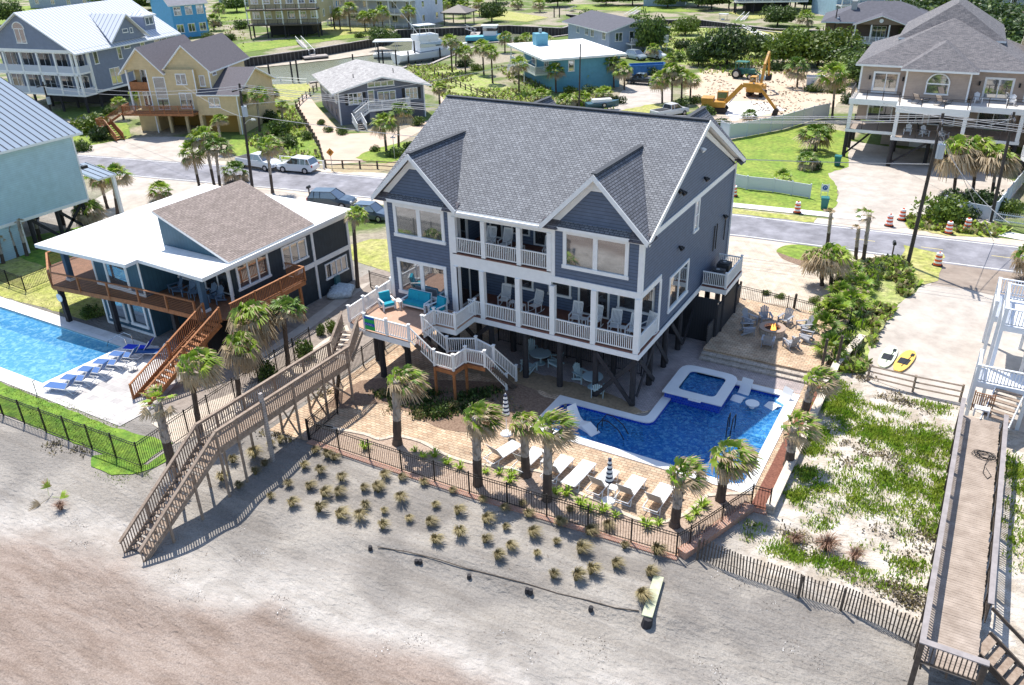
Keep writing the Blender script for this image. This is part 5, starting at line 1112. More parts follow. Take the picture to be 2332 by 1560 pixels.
def adirondack(loc, rz, m_, label, group, kind='adirondack_chair'):
    t = thing(kind, label, 'chair', loc, rz, group); mb = MB()     # faces -y
    for k in range(5): mb.ext([(-.26, -.3+.11*k, .36-.035*k), (.26, -.3+.11*k, .36-.035*k), (.26, -.2+.11*k, .33-.035*k), (-.26, -.2+.11*k, .33-.035*k)], (0, 0, -.02))
    mb.build('seat', m_, t); mb = MB()
    for k in range(5): x = -.22+.11*k; hh = .92-.05*abs(k-2)**1.4; mb.bar((x*.75, .22, .2), (x*1.05, .22+.34*hh, .2+.86*hh), .085, .018, up=(0, 1, 0))
    mb.bar((-.26, .36, .52), (.26, .36, .52), .03, .06); mb.build('backrest', m_, t)
    for x in (-.33, .33):
        mb = MB(); mb.bx(x-.07, x+.07, -.38, .4, .53, .555); mb.build('arm', m_, t); mb = MB(); mb.bx(x-.045, x+.045, -.35, -.31, 0, .53); mb.bar((x, -.33, .34), (x, .48, .03), .03, .12); mb.bx(x-.02, x+.02, .28, .34, .1, .53); mb.build('leg', m_, t)
    return t
GRY = mat('grey poly lumber', (.30, .31, .34), rough=.6); c0 = Vector((4.55, 11.55))
ad = [((3.75, 13.0), 'behind the fire to the left'), ((4.95, 13.3), 'directly behind the fire'), ((6.2, 12.9), 'behind the fire to the right'), ((6.65, 11.5), 'right of the fire beside the tall post'), ((6.05, 10.2), 'in front right of the fire'), ((4.75, 9.75), 'nearest the steps with its back to the pool'), ((3.2, 10.9), 'front left of the fire near the screen'), ((2.95, 12.2), 'left of the fire beside the screen')]
for (x, y), lb in ad:
    a = math.atan2(y-c0.y, x-c0.x); adirondack((x, y, .455), a-PI/2, GRY, 'grey adirondack chair '+lb, 'adirondack chairs round the fire pit')
t = thing('fire_pit', 'round stone fire pit with a small flame among grey adirondack chairs', 'fire pit', (c0.x, c0.y, .455))
cr = [(.78*math.cos(2*PI*k/28), .78*math.sin(2*PI*k/28)) for k in range(28)]; ci = [(.5*math.cos(2*PI*k/28), .5*math.sin(2*PI*k/28)) for k in range(28)]
ring(cr, ci, 0, .42).build('stone_ring', STONE, t); ring([(a*1.06, b*1.06) for a, b in cr], [(a*1.03, b*1.03) for a, b in ci], .42, .48).build('stone_cap', mat('pit cap', (.36, .27, .21), rough=.85), t)
mb = MB(); mb.cyl((0, 0, .2), (0, 0, .3), .52, .52, 20); mb.build('lava_bed', mat('lava', (.03, .025, .022), rough=.95, bump=1.), t)
fm = bpy.data.materials.new('flame'); fm.use_nodes = True; b_ = fm.node_tree.nodes['Principled BSDF']; b_.inputs['Base Color'].default_value = (.9, .35, .05, 1); b_.inputs['Emission Color'].default_value = (1, .42, .08, 1); b_.inputs['Emission Strength'].default_value = 2.2
mb = MB(); random.seed(2)
for k in range(9): a = random.uniform(0, 6.3); r_ = random.uniform(0, .2); p = Vector((r_*math.cos(a), r_*math.sin(a), .3)); mb.cyl(p, p+Vector((random.uniform(-.05, .05), random.uniform(-.05, .05), random.uniform(.2, .42))), .06, .005, 6)
mb.build('flame', fm, t)
# white loungers facing the pool
TAUPE = mat('taupe sling back', (.36, .32, .30), rough=.7); SL = mat('white sling', (.80, .79, .77), rough=.7, noise=(8., .04))
def chaise(loc, rz, label, group, flat_=False):
    t = thing('chaise_lounge', label, 'sun lounger', loc, rz, group)      # foot end +y, backrest towards -y
    mb = MB(); mb.bx(-.33, .33, -.25, 1.15, .36, .385); mb.build('seat', SL, t); a = R_(4 if flat_ else 58); c, s_ = math.cos(a), math.sin(a)
    mb = MB(); mb.ext([(-.33, -.27, .37), (.33, -.27, .37), (.33, -.27-.8*c, .37+.8*s_), (-.33, -.27-.8*c, .37+.8*s_)], (0, s_*.012, c*.012)); mb.build('backrest', SL, t)
    mb = MB(); mb.ext([(-.32, -.275, .36), (.32, -.275, .36), (.32, -.275-.78*c, .36+.78*s_), (-.32, -.275-.78*c, .36+.78*s_)], (0, -s_*.01, -c*.01)); mb.build('backrest_liner', TAUPE, t)
    mb = MB()
    for x in (-.36, .36):
        mb.tube([(x, 1.18, .37), (x, -.95, .34)], .025); mb.tube([(x, -.27, .38), (x, -.27-.82*c, .38+.82*s_)], .022)
    for y in (1.18, -.95): mb.tube([(-.36, y, .36), (.36, y, .36)], .022)
    mb.build('frame', CHW, t)
    for y in (.85, -.7):
        mb = MB()
        mb.tube([(-.36, y+.18, .36), (-.4, y, .02), (.4, y, .02), (.36, y+.18, .36)], .022); mb.build('leg', CHW, t)
lbs = ['leftmost of the row, angled away', 'second from the left behind a palm trunk', 'third from the left', 'lying flat, in the middle of the row', 'left of the striped umbrella', 'just right of the striped umbrella', 'rightmost of the row near the corner palm']
for k, (x, y, rz) in enumerate(((-4.1, -7.5, -14), (-2.65, -7.45, -4), (-1.05, -7.4, -3), (.1, -7.3, -3), (1.35, -7.35, -4), (2.75, -7.3, -2), (4.15, -7.25, -2))):
    chaise((x, y-.15, .02), R_(rz), 'white sling lounger facing the pool, '+lbs[k], 'white loungers along the pool patio', flat_=(k == 3))
for x, y, lb in ((-1.75, -7.3, 'small white square table between the second and third white loungers'), (2.05, -7.7, 'small white table under the striped umbrella')): small_table((x, y, .02), lb, None, .42, .45)
def umbrella(loc, label):
    t = thing('patio_umbrella', label, 'umbrella', loc, 0, 'closed striped umbrellas'); mb = MB(); mb.cyl((0, 0, 0), (0, 0, .07), .34, .3, 20); mb.build('base', CHW, t)
    mb = MB(); mb.cyl((0, 0, .05), (0, 0, 2.5), .022); mb.build('pole', CHW, t); mb = MB(); n = 11
    NV = mat('navy canvas', (.02, .03, .07), rough=.8); 
    for k in range(n):
        z0 = 1.15+k*.115; r0 = .20-.012*k+.02*(k % 2); r1 = .20-.012*(k+1)+.02*((k+1) % 2); mb.cyl((0, 0, z0), (0, 0, z0+.115), r0, r1, 9, mi=k % 2, cap=(k in (0, n-1)))
    mb.build('folded_canopy', [NV, SL], t)
umbrella((2.05, -8.25, .03), 'closed navy and white striped umbrella between the white loungers'); umbrella((-5.0, -5.6, .03), 'closed navy and white striped umbrella beside a palm at the mulch bed edge')
# shaded furniture under the house
PG = mat('pale teal plastic', (.42, .55, .58), rough=.5)
def round_table(loc, r, label):
    t = thing('round_table', label, 'table', loc, 0); mb = MB(); mb.cyl((0, 0, .7), (0, 0, .74), r, r, 24); mb.build('table_top', PG, t); mb = MB(); mb.cyl((0, 0, 0), (0, 0, .7), .06, .06); mb.cyl((0, 0, 0), (0, 0, .04), .3, .3, 14); mb.build('pedestal', PG, t)
round_table((-7.0, 2.0, .03), .65, 'round pale table in the shade under the porch'); round_table((-3.0, .9, .03), .6, 'round pale table behind the right pilings')
for x, y, rz, lb in ((-7.9, 2.6, 40, 'pale plastic chair behind the round table under the left porch'), (-6.1, 2.2, -80, 'pale plastic chair right of the round table under the porch'), (-7.2, .9, 170, 'pale plastic chair on the beach side of the round table'), (-3.9, 1.3, 70, 'pale plastic chair beside the crossed braces'), (-2.4, .3, 200, 'pale chair nearest the pool under the house')):
    adirondack((x, y, .03), R_(rz), PG, lb, 'pale chairs under the house', 'plastic_chair')
DB = mat('dusk blue plastic', (.10, .16, .24), rough=.5)
for x, y, rz, lb in ((-30.3, -5.1, -20, 'dark blue adirondack chair at the left under the teal porch roof'), (-29.1, -5.0, 10, 'dark blue adirondack chair in the middle of the teal porch'), (-27.4, -4.8, 0, 'dark blue adirondack chair by the teal porch door'), (-26.7, -4.9, 0, 'dark blue adirondack chair nearest the cedar stairs')):
    adirondack((x, y, 2.91), R_(rz), DB, lb, 'chairs on the teal porch')
small_table((-28.4, -5.2, 2.91), 'small blue-grey table on the teal porch', None, .6, .5, DB)
# things left on the sand
p0, p1 = H(1472, 1422), H(1500, 1318); mb = MB(); mb.bar((p0.x, p0.y, p0.z+.42), (p1.x, p1.y, p1.z+.12), .42, .06); o = mb.build('plank', mat('lichen plank', (.50, .52, .36), rough=.9, noise=(3., .3)))
tag(o, 'pale green weathered plank lying on a dark stump on the beach', 'plank')
mb = MB(); mb.cyl((p0.x, p0.y, p0.z-.1), (p0.x+.05, p0.y, p0.z+.38), .24, .19, 9); tag(mb.build('stump', PILE), 'dark stump under the lower end of the beach plank', 'stump')
for k, (a, b) in enumerate(((843, 1250), (948, 1282), (957, 1283), (1068, 1315), (1200, 1347), (1208, 1350), (1345, 1388))):
    p = H(a, b); mb = MB(); mb.cyl((0, 0, -.1), (.02, .0, .16+.02*(k % 3)), .11, .09, 7); o = mb.build('stub', PILE); o.location = p
    tag(o, ['first dark stub, leftmost on the beach', 'left of a close pair of dark stubs', 'right of the first close pair of dark stubs', 'lone dark stub below the grass tufts', 'left stub of the second pair', 'right stub of the second pair', 'rightmost round dark stub near the plank'][k], 'stub', 'dark timber stubs in the sand')
mb = MB(); P = [H(a, b)+Vector((0, 0, .02)) for a, b in ((860, 1246), (930, 1258), (1000, 1275), (1065, 1296), (1130, 1312), (1200, 1330), (1270, 1352), (1340, 1368), (1400, 1385), (1455, 1392))]  # thin dark tube along the eroded ledge, added to draw its shade line
mb.tube(P, .022, 5); tag(mb.build('ledge_shade_line', TIMBD), 'long thin dark line drawn in for the shade of the low sand ledge', 'shade line')
# ------------------------------------------------------------ vehicles and machines (x forward)
TYRE = mat('tyre', (.02, .02, .02), rough=.85); RIM = mat('wheel rim', (.45, .45, .47), rough=.3, metal=.8); CG = glassy('car glass', (.015, .02, .03), .18)
def wheel(t, x, y, r=.36, w=.24):
    mb = MB(); mb.cyl((x, y-w/2, r), (x, y+w/2, r), r, r, 16); o = mb.build('wheel', TYRE, t); mb = MB(); s_ = 1 if y > 0 else -1; mb.cyl((x, y+s_*w/2, r), (x, y+s_*(w/2+.02), r), r*.6, r*.55, 10); mb.build('rim', RIM, o)
def car(loc, rz, col, label, kind='suv', group=None, nm='parked_car'):
    t = thing(nm, label, 'pickup truck' if kind == 'pickup' else 'car', loc, rz, group); pm = mat('car paint %s' % (col,), col, rough=.3, spec=.6, coat=.6)
    L = 2.25 if kind == 'suv' else 2.75; W = .92
    def sec(x, zb, zt, w0, w1): return [(x, -w0, zb), (x, w0, zb), (x, w0*1.0, zb+(zt-zb)*.55), (x, w1, zt), (x, -w1, zt), (x, -w0, zb+(zt-zb)*.55)]
    if kind == 'suv': S = [(-L, .45, .85, .78, .7), (-L+.12, .3, 1.0, .88, .82), (-1.5, .28, 1.02, W, .86), (0, .28, 1.02, W, .86), (.9, .28, 1.0, W, .84), (1.6, .28, .92, .9, .78), (2.1, .32, .8, .84, .68), (L, .42, .66, .74, .6)]
    else: S = [(-L, .5, 1.05, .9, .86), (-L+.05, .45, 1.08, .94, .9), (-.6, .42, 1.08, .95, .9), (1.1, .42, 1.08, .95, .88), (2.1, .42, 1.0, .92, .82), (2.6, .45, .9, .88, .76), (L, .5, .75, .8, .7)]
    mb = MB(); mb.loft([sec(*s_) for s_ in S]); b = mb.build('body', pm, t, smooth=False)
    # cabin
    if kind == 'suv': cab = [(-2.1, 1.0), (-1.75, 1.55), (.25, 1.6), (1.05, 1.0)]
    else: cab = [(-.55, 1.06), (-.45, 1.62), (.75, 1.64), (1.45, 1.06)]
    lo = .83; hi = .66; (xa, za), (xb, zb), (xc, zc), (xd, zd_) = cab
    mb = MB(); q = lambda s_: [(xa, s_*lo, za), (xb, s_*hi, zb), (xc, s_*hi, zc), (xd, s_*lo, zd_)]
    A_, B_ = q(-1), q(1); mb.face(A_[::-1] if 0 else [A_[0], A_[3], A_[2], A_[1]]); mb.face(B_); mb.face([A_[0], A_[1], B_[1], B_[0]]); mb.face([A_[2], A_[3], B_[3], B_[2]]); mb.build('window_glass', CG, t)
    mb = MB(); mb.slab([(xb-.02, -hi-.01, zb+.05), (xc+.02, -hi-.01, zc+.05), (xc+.02, hi+.01, zc+.05), (xb-.02, hi+.01, zb+.05)], .06)
    for s_ in (-1, 1):
        for (x0, z0), (x1, z1) in (((xa, za), (xb, zb)), ((xd, zd_), (xc, zc))): mb.bar((x0, s_*lo, z0), (x1, s_*hi, z1), .06, .07)
        xm = (xb+xc)/2-.1; mb.bar((xm, s_*(lo+.005), za), (xm, s_*(hi+.01), zc), .08, .03)
        if kind == 'suv': mb.bar((xb+.25, s_*(lo-.02), za), (xb+.3, s_*(hi+.01), zb), .12, .04)
    mb.build('roof', pm, t)
    if kind == 'pickup':
        mb = MB(); mb.bx(-2.65, -.65, -.78, .78, 1.082, 1.09); mb.build('truck_bed', BLACK, t)
    for x in ((-1.4, 1.35) if kind == 'suv' else (-1.75, 1.75)):
        for y in (-.84, .84): wheel(t, x, y)
    for y in (-.62, .62):
        mb = MB(); mb.box((L-.06, y, .72), (.12, .3, .14)); mb.build('headlight', mat('lamp lens', (.7, .72, .75), rough=.1), t); mb = MB(); mb.box((-L+.05, y*1.15, .85), (.1, .2, .22)); mb.build('tail_light', mat('tail lens', (.45, .02, .02), rough=.2), t)
    for y in (-1., 1.): mb = MB(); mb.box((.75, y*.97, 1.05), (.12, .16, .12)); mb.build('mirror', pm, t)
    return t
def ang(a, b): d = G(*b)-G(*a); return math.atan2(d.y, d.x)
WC = (.72, .73, .75)
car(G(680, 390), ang((712, 385), (650, 380)), WC, 'white SUV parked on the verge behind the palms, tail to the right'); car(G(592, 382), ang((560, 372), (640, 385)), WC, 'white pickup parked behind the roadside palm', 'pickup')
car(G(758, 470), ang((730, 465), (790, 468)), (.03, .055, .085), 'dark blue SUV behind the flat white roof'); car(G(848, 498), ang((790, 478), (850, 484)), (.05, .08, .12), 'dark car half hidden by a palm and the white roof').scale = (.8, .9, .9)
car(G(1462, 192), ang((1500, 190), (1435, 185)), (.015, .017, .02), 'black pickup on the concrete drive by the blue dumpster', 'pickup'); car(G(1448, 135), ang((1432, 130), (1478, 138)), (.30, .36, .42), 'grey-blue SUV in front of the pale blue house')
car(G(1492, 133), ang((1480, 130), (1520, 136)), (.6, .62, .64), 'silver car right of the grey-blue SUV'); car(G(1525, 265), ang((1490, 268), (1560, 255)), (.66, .67, .69), 'white pickup behind the big grey roof', 'pickup')
car(G(455, 22), ang((440, 20), (475, 22)), WC, 'small white car far away beside the sky blue house')
def box_thing(nm, label, cat, p, rz, d, m_, rim=True):
    t = thing(nm, label, cat, (p.x, p.y, p.z), rz); mb = MB(); a, b, h = d
    for s_ in (-1, 1): mb.ext([(-a/2*.9, s_*b/2, 0), (a/2*.9, s_*b/2, 0), (a/2, s_*b/2, h), (-a/2, s_*b/2, h)], (0, -s_*.06, 0)); mb.ext([(s_*a/2*.9, -b/2+.06, 0), (s_*a/2*.9, b/2-.06, 0), (s_*a/2, b/2-.06, h), (s_*a/2, -b/2+.06, h)], (-s_*.06, 0, 0))
    mb.bx(-a/2*.9, a/2*.9, -b/2+.06, b/2-.06, 0, .08); mb.build('body', m_, t)
    if rim:
        mb = MB()
        for s_ in (-1, 1): mb.bx(-a/2, a/2, s_*b/2-.06, s_*b/2+.06, h, h+.1); mb.bx(s_*a/2-.06, s_*a/2+.06, -b/2, b/2, h+.001, h+.098)
        mb.build('rim', m_, t)
        for k in range(5): mb = MB(); x = -a/2*.85+a*.85*k/4; mb.bx(x-.05, x+.05, -b/2-.06, -b/2, .1, h); mb.build('rib', m_, t)
    return t
box_thing('dumpster', 'long blue open dumpster between the palms and the black pickup', 'dumpster', G(1473, 168), ang((1430, 170), (1510, 166)), (6.2, 2.3, 1.5), mat('dumpster blue', (.03, .16, .42), rough=.5, noise=(2., .2)))
box_thing('container', 'white equipment box on the building site beside a palm', 'container', G(1853, 205), ang((1830, 205), (1880, 207)), (2.4, 2., 1.9), mat('container white', (.60, .60, .62), rough=.5))
CAT = mat('digger yellow', (.50, .25, .035), rough=.5, noise=(2., .25)); TRK = mat('track rubber', (.035, .03, .028), rough=.9)
def excavator(p, rz, turn, boom, label):
    """boom: list of (reach, height) joints in the machine's own plane"""
    t = thing('excavator', label, 'excavator', (p.x, p.y, p.z), rz); t.scale = (.86, .86, .86)
    for y in (-1.05, 1.05):
        mb = MB(); P = [(-1.7, .45), (-1.4, .05), (1.4, .05), (1.7, .45), (1.4, .85), (-1.4, .85)]; mb.ext([(a, y-.3, b) for a, b in P], (0, .6, 0)); mb.build('track', TRK, t)
    h = bpy.data.objects.new('cab_body', None); COL.objects.link(h); h.parent = t; h.rotation_euler = (0, 0, turn); bpy.data.objects.remove(h)
    c, s_ = math.cos(turn), math.sin(turn)
    def rot(mb): mb.v = [(v[0]*c-v[1]*s_, v[0]*s_+v[1]*c, v[2]) for v in mb.v]; return mb
    mb = MB(); mb.bx(-2.3, 1.3, -1.25, 1.25, .95, 1.75); mb.bx(-2.4, -.6, -1.2, 1.2, 1.75, 2.25); rot(mb).build('body', CAT, t)
    mb = MB(); mb.bx(-.1, 1.35, .35, 1.25, 1.75, 2.95); rot(mb).build('cab_glass', CG, t)
    mb = MB(); mb.bx(-.15, 1.4, .3, 1.3, 2.95, 3.05)
    for x in (-.12, 1.37):
        for y in (.33, 1.27): mb.bx(x-.05, x+.05, y-.05, y+.05, 1.75, 2.95)
    rot(mb).build('cab_frame', CAT, t)
    J = [Vector((a, -.3, b)) for a, b in boom]
    for k, (a, b) in enumerate(zip(J, J[1:])): mb = MB(); w_ = .42 if k < 2 else .34; mb.bar(a, b, w_*.8, w_*1.5 if k < 2 else w_*1.2); rot(mb).build('boom' if k < 2 else 'stick', CAT, t)
    mb = MB(); mb.cyl(J[0]+Vector((.6, 0, -.1)), (J[0]+J[1])/2+Vector((.4, 0, -.1)), .09); mb.cyl(J[1].lerp(J[2], .6)+Vector((0, 0, .45)), J[2].lerp(J[3], .3)+Vector((0, 0, .4)), .08); rot(mb).build('cylinder', RIM, t)
    e = J[3]; mb = MB(); mb.ext([(e.x, -.75, e.z+.2), (e.x+.5, -.75, e.z-.1), (e.x+.35, -.75, e.z-.75), (e.x-.5, -.75, e.z-.85), (e.x-.35, -.75, e.z-.3)], (0, .9, 0)); rot(mb).build('bucket', TRK, t)
excavator(G(1632, 255), ang((1630, 255), (1775, 262)), 0, [(1.2, 1.6), (3.6, 4.3), (6.0, 4.2), (8.8, .9)], 'yellow excavator with its boom arched over the white slab')
excavator(G(1722, 218), ang((1722, 218), (1755, 195)), 0, [(1.2, 1.6), (2.4, 4.6), (4.6, 6.4), (6.2, 2.4)], 'yellow excavator seen from behind with its arm raised')
t = thing('backhoe', 'green backhoe tractor with a roof canopy on the building site', 'tractor', G(1690, 178), ang((1665, 178), (1715, 182))); GT = mat('tractor green', (.03, .14, .11), rough=.5)
mb = MB(); mb.bx(-.6, 1.9, -.45, .45, .8, 1.5); mb.bx(-1., .5, -.7, .7, .7, 1.1); mb.build('body', GT, t); mb = MB(); mb.bx(-1.1, .8, -.8, .8, 2.5, 2.6); mb.build('canopy', GT, t)
for x in (-1., .7):
    for y in (-.7, .7): mb = MB(); mb.bx(x-.05, x+.05, y-.05, y+.05, 1.0, 2.5); mb.build('canopy_post', GT, t)
for x, y, r in ((-.7, -.95, .75), (-.7, .95, .75), (1.5, -.8, .45), (1.5, .8, .45)): wheel(t, x, y, r, .4)
mb = MB(); mb.bar((1.9, -.5, 1.2), (3.0, -.5, .5), .1, .15); mb.bar((1.9, .5, 1.2), (3.0, .5, .5), .1, .15); mb.build('loader_arm', GT, t); mb = MB(); mb.ext([(3.0, -1., .8), (3.0, -1., .1), (3.7, -1., .1)], (0, 2., 0)); mb.build('bucket', mat('bucket teal', (.16, .25, .30)), t)
# ------------------------------------------------------------ street furniture
OR = mat('barrel orange', (.72, .10, .02), rough=.5); WR = mat('reflective white', (.80, .80, .80), rough=.4)
def barrel(p, label, sc=1.):
    t = thing('traffic_barrel', label, 'traffic barrel', (p.x, p.y, .03), random.uniform(0, 6), 'orange and white traffic barrels'); mb = MB(); n = 6
    for k in range(n): mb.cyl((0, 0, .06+.155*k), (0, 0, .06+.155*(k+1)), .29-.012*k, .29-.012*(k+1), 14, mi=k % 2, cap=(k in (0, n-1)))
    mb.build('drum', [OR, WR], t); mb = MB(); mb.cyl((0, 0, 0), (0, 0, .07), .4, .37, 14); mb.build('base', TYRE, t); mb = MB(); mb.bx(-.1, .1, -.03, .03, .99, 1.08); mb.build('handle', OR, t); t.scale = (sc, sc, sc)
for a, b, lb in ((1815, 485, 'orange striped barrel on the grass strip in front of the curved white fence'), (2134, 605, 'orange striped barrel on the near side of the road by the tall pole'), (2024, 515, 'orange striped barrel at the left corner of the pale driveway'), (2053, 502, 'faded orange barrel just behind the one at the driveway corner'), (2159, 532, 'orange barrel left of a pair beside the white fence'), (2201, 525, 'orange barrel right of a pair beside the white fence'), (1671, 447, 'orange barrel partly hidden by the slate blue house'), (1783, 148, 'small far barrel behind the excavators')):
    barrel(G(a, b), lb)
def bin_(p, rz, label):
    t = thing('trash_bin', label, 'trash bin', (p.x, p.y, .02), rz, 'green wheeled bins'); GB = mat('bin green', (.015, .14, .13), rough=.5)
    mb = MB(); mb.loft([[(-.26, -.3, .05), (.26, -.3, .05), (.26, .3, .05), (-.26, .3, .05)], [(-.34, -.38, 1.0), (.34, -.38, 1.0), (.34, .38, 1.0), (-.34, .38, 1.0)]]); mb.build('body', GB, t)
    mb = MB(); mb.loft([[(-.37, -.41, 1.0), (.37, -.41, 1.0), (.37, .43, 1.0), (-.37, .43, 1.0)], [(-.33, -.36, 1.09), (.33, -.36, 1.09), (.33, .40, 1.09), (-.33, .40, 1.09)]]); mb.build('lid', GB, t)
    for x in (-.24, .24): mb = MB(); mb.cyl((x-.03, .36, .12), (x+.03, .36, .12), .12, .12, 10); mb.build('wheel', TYRE, t)
bin_(G(1876, 476), .2, 'green wheeled bin at the road edge below the blue sign'); bin_(G(1906, 378), .1, 'green wheeled bin under the tan house')
def pole_sign(p, label, h, shape, m_, nm='street_sign', rz=0.):
    t = thing(nm, label, 'sign', (p.x, p.y, 0), rz); mb = MB(); mb.cyl((0, 0, 0), (0, 0, h), .035, .035, 6); mb.build('post', mat('galv', (.4, .4, .38)), t); return t
t = pole_sign(G(757, 388), 'orange diamond warning sign on a post at the fence corner', 2.2, 0, OR, rz=.5); mb = MB(); mb.ext([(0, -.04, 1.55), (.42, -.04, 2.0), (0, -.04, 2.45), (-.42, -.04, 2.0)], (0, .02, 0)); d_ = mb.build('panel', mat('sign orange', (.75, .28, .03), rough=.5), t)
mb = MB(); [mb.bx(-.16+.03*(k % 2), .14, -.052, -.045, 1.86+.1*k, 1.91+.1*k) for k in range(3)]; mb.build('lettering', BLACK, d_)
t = thing('yard_sign', 'white and blue square sign on two legs above the green bin', 'sign', G(1876, 450), .15)
for x in (-.3, .3): mb = MB(); mb.bx(x-.03, x+.03, -.03, .03, 0, 1.35); mb.build('leg', WHITE, t)
mb = MB(); mb.bx(-.36, .36, -.045, -.035, .6, 1.3); pn = mb.build('panel', WHITE, t); mb = MB(); mb.ext([(.24*math.cos(2*PI*k/16), -.05, .97+.24*math.sin(2*PI*k/16)) for k in range(16)], (0, -.004, 0)); mb.build('emblem', mat('sign blue', (.05, .12, .42), rough=.5), pn)
mb = MB(); mb.tube([(.02+.1*math.cos(a), -.058, .97+.1*math.sin(a)) for a in [.8*k for k in range(6)]], .02, 5); mb.build('emblem_mark', WHITE, pn)
t = pole_sign(G(899, 362), 'thin grey street name sign behind the gable corner', 2.5, 0, WHITE, rz=.3); mb = MB(); mb.bx(-.3, .3, -.01, .01, 2.35, 2.5); mb.build('panel', mat('signgrey', (.5, .52, .6)), t); mb = MB(); mb.bx(-.01, .01, -.3, .3, 2.51, 2.66); mb.build('panel', mat('signgrey', (.5, .52, .6)), t)
def mailbox(p, label, m_=BLACK):
    t = thing('mailbox', label, 'mailbox', (p.x, p.y, 0), .2, 'roadside mailboxes'); mb = MB(); mb.bx(-.05, .05, -.05, .05, 0, 1.05); mb.build('post', TIMBD, t)
    mb = MB(); mb.ext([(-.12, -.25, 1.05), (-.12, -.25, 1.2), (-.06, -.25, 1.3), (.06, -.25, 1.3), (.12, -.25, 1.2), (.12, -.25, 1.05)], (0, .5, 0)); mb.build('box', m_, t)
mailbox(G(706, 452), 'black mailbox on a thin post at the near road edge, left'); mailbox(G(2031, 585), 'dark mailbox by the tall utility pole')
# utility poles and wires
POLEM = mat('creosote pole', (.06, .05, .045), rough=.85, noise=(4., .3))
def hgt(base, px, py):
    """height above base seen at picture row py"""
    d_ = CRM @ (np.array([base.x, base.y, base.z])-CPOS); q = py-IH/2; return float((q*d_[2]-CF*d_[1])/(CF*CRM[1][2]-q*CRM[2][2]))
ARMS = {}
def upole(key, bx_, by_, ty_, label, arms=1, transformer=True, lamp=False, r=.16, h=None, topx=None):
    p = G(bx_, by_); h = h or hgt(p, 0, ty_); t = thing('utility_pole', label, 'utility pole', (p.x, p.y, 0), 0)
    tx = Vector((0, 0, h))
    if topx: q = G(topx, ty_, h); tx = Vector((q.x-p.x, q.y-p.y, h)); tx.x = max(-.8, min(.8, tx.x)); tx.y = max(-.8, min(.8, tx.y))
    mb = MB(); mb.cyl((0, 0, -.2), tx, r, r*.65, 10); mb.build('pole', POLEM, t)
    d = Vector((-.15, 1, 0)).normalized()
    for k in range(arms):
        c = tx*(1-(.55+.8*k)/h); mb = MB(); mb.bar(c-d*1.2, c+d*1.2, .1, .12); mb.build('crossarm', POLEM, t)
        for s_ in (-1.1, -.5, .5, 1.1): mb = MB(); mb.cyl(c+d*s_+Vector((0, 0, .06)), c+d*s_+Vector((0, 0, .22)), .04, .03, 6); mb.build('insulator', mat('insulator', (.35, .36, .4), rough=.3), t)
    if transformer: c = tx*(1-2.6/h)+Vector((.38, -.1, 0)); mb = MB(); mb.cyl(c-Vector((0, 0, .5)), c+Vector((0, 0, .5)), .27, .27, 12); mb.build('transformer', mat('transformer grey', (.42, .46, .5), rough=.4), t)
    if lamp:
        c = tx*(1-3.9/h); mb = MB(); mb.tube([c, c+Vector((1.0, -.3, .55)), c+Vector((1.9, -.6, .75))], .035); mb.build('lamp_arm', mat('galv', (.4, .4, .38)), t); mb = MB(); mb.cyl(c+Vector((1.8, -.58, .72)), c+Vector((2.4, -.7, .78)), .13, .08, 8); mb.build('lamp_head', mat('lamp grey', (.5, .52, .5)), t)
    ARMS[key] = (Vector((p.x, p.y, 0))+tx, d, h); return t
upole('a', 575, 430, 190, 'utility pole with transformer and street lamp behind the roadside palms', 1, True, True, topx=545)
upole('b', 2066, 606, 258, 'tall dark utility pole beside the near road edge at right', 2, True, topx=2148); upole('c', 2256, 505, 255, 'leaning grey utility pole at the white fence near the right edge', 1, False, topx=2310)
upole('d', 1318, 262, 100, 'thin pole rising behind the ridge of the big grey roof', 0, False, r=.12, topx=1322); upole('e', 1893, 115, 12, 'distant utility pole in front of the brown cottage', 1, True, r=.14); upole('f', 118, 262, 186, 'utility pole in front of the big pale blue-grey house', 1, True)
upole('g', 1662, 95, 55, 'distant thin pole beside the round green tree', 1, False, r=.1); upole('h', 2075, 108, 62, 'thin dark pole among the trees behind the tan house', 0, False, r=.1)
WIRE = mat('cable', (.36, .36, .37), rough=.5, metal=.3)
def wire(a, b, sag, label, r=.024):
    P = [a.lerp(b, k/14)-Vector((0, 0, sag*4*(k/14)*(1-k/14))) for k in range(15)]; mb = MB(); mb.tube(P, r, 4); tag(mb.build('power_line', WIRE), label, 'power line', 'power lines over the road')
def tip(k, s_, dz=-.35): t_, d, h = ARMS[k]; return t_+d*s_+Vector((0, 0, dz))
W_ = Vector((-230, -30, 10))
for s_, nm in ((-1.1, 'lower front'), (-.5, 'second'), (.5, 'third'), (1.1, 'rear')):
    wire(tip('a', s_), tip('b', s_), 1.1, 'thin power line between the left and right roadside poles, %s strand' % nm); 
    wire(tip('b', s_), tip('b', s_)+Vector((45, 3, 0)), .8, 'thin power line leaving the tall right pole to the right, %s strand' % nm)
for s_, nm in ((-1.1, 'front'), (1.1, 'rear')): wire(tip('f', s_), tip('a', s_), .9, 'power line from the blue-grey house pole to the left roadside pole, %s strand' % nm)
wire(tip('a', 0, -3.), tip('b', 0, -3.6), 1.0, 'thicker low cable crossing above the big grey roof', .03); wire(tip('b', 0, -.6), tip('c', 0, -.5), .5, 'cable joining the two poles at the right'); wire(tip('b', 0, -1.5), Vector((16.3, 24.5, 5.5)), .6, 'service drop from the tall pole to the white stair tower')
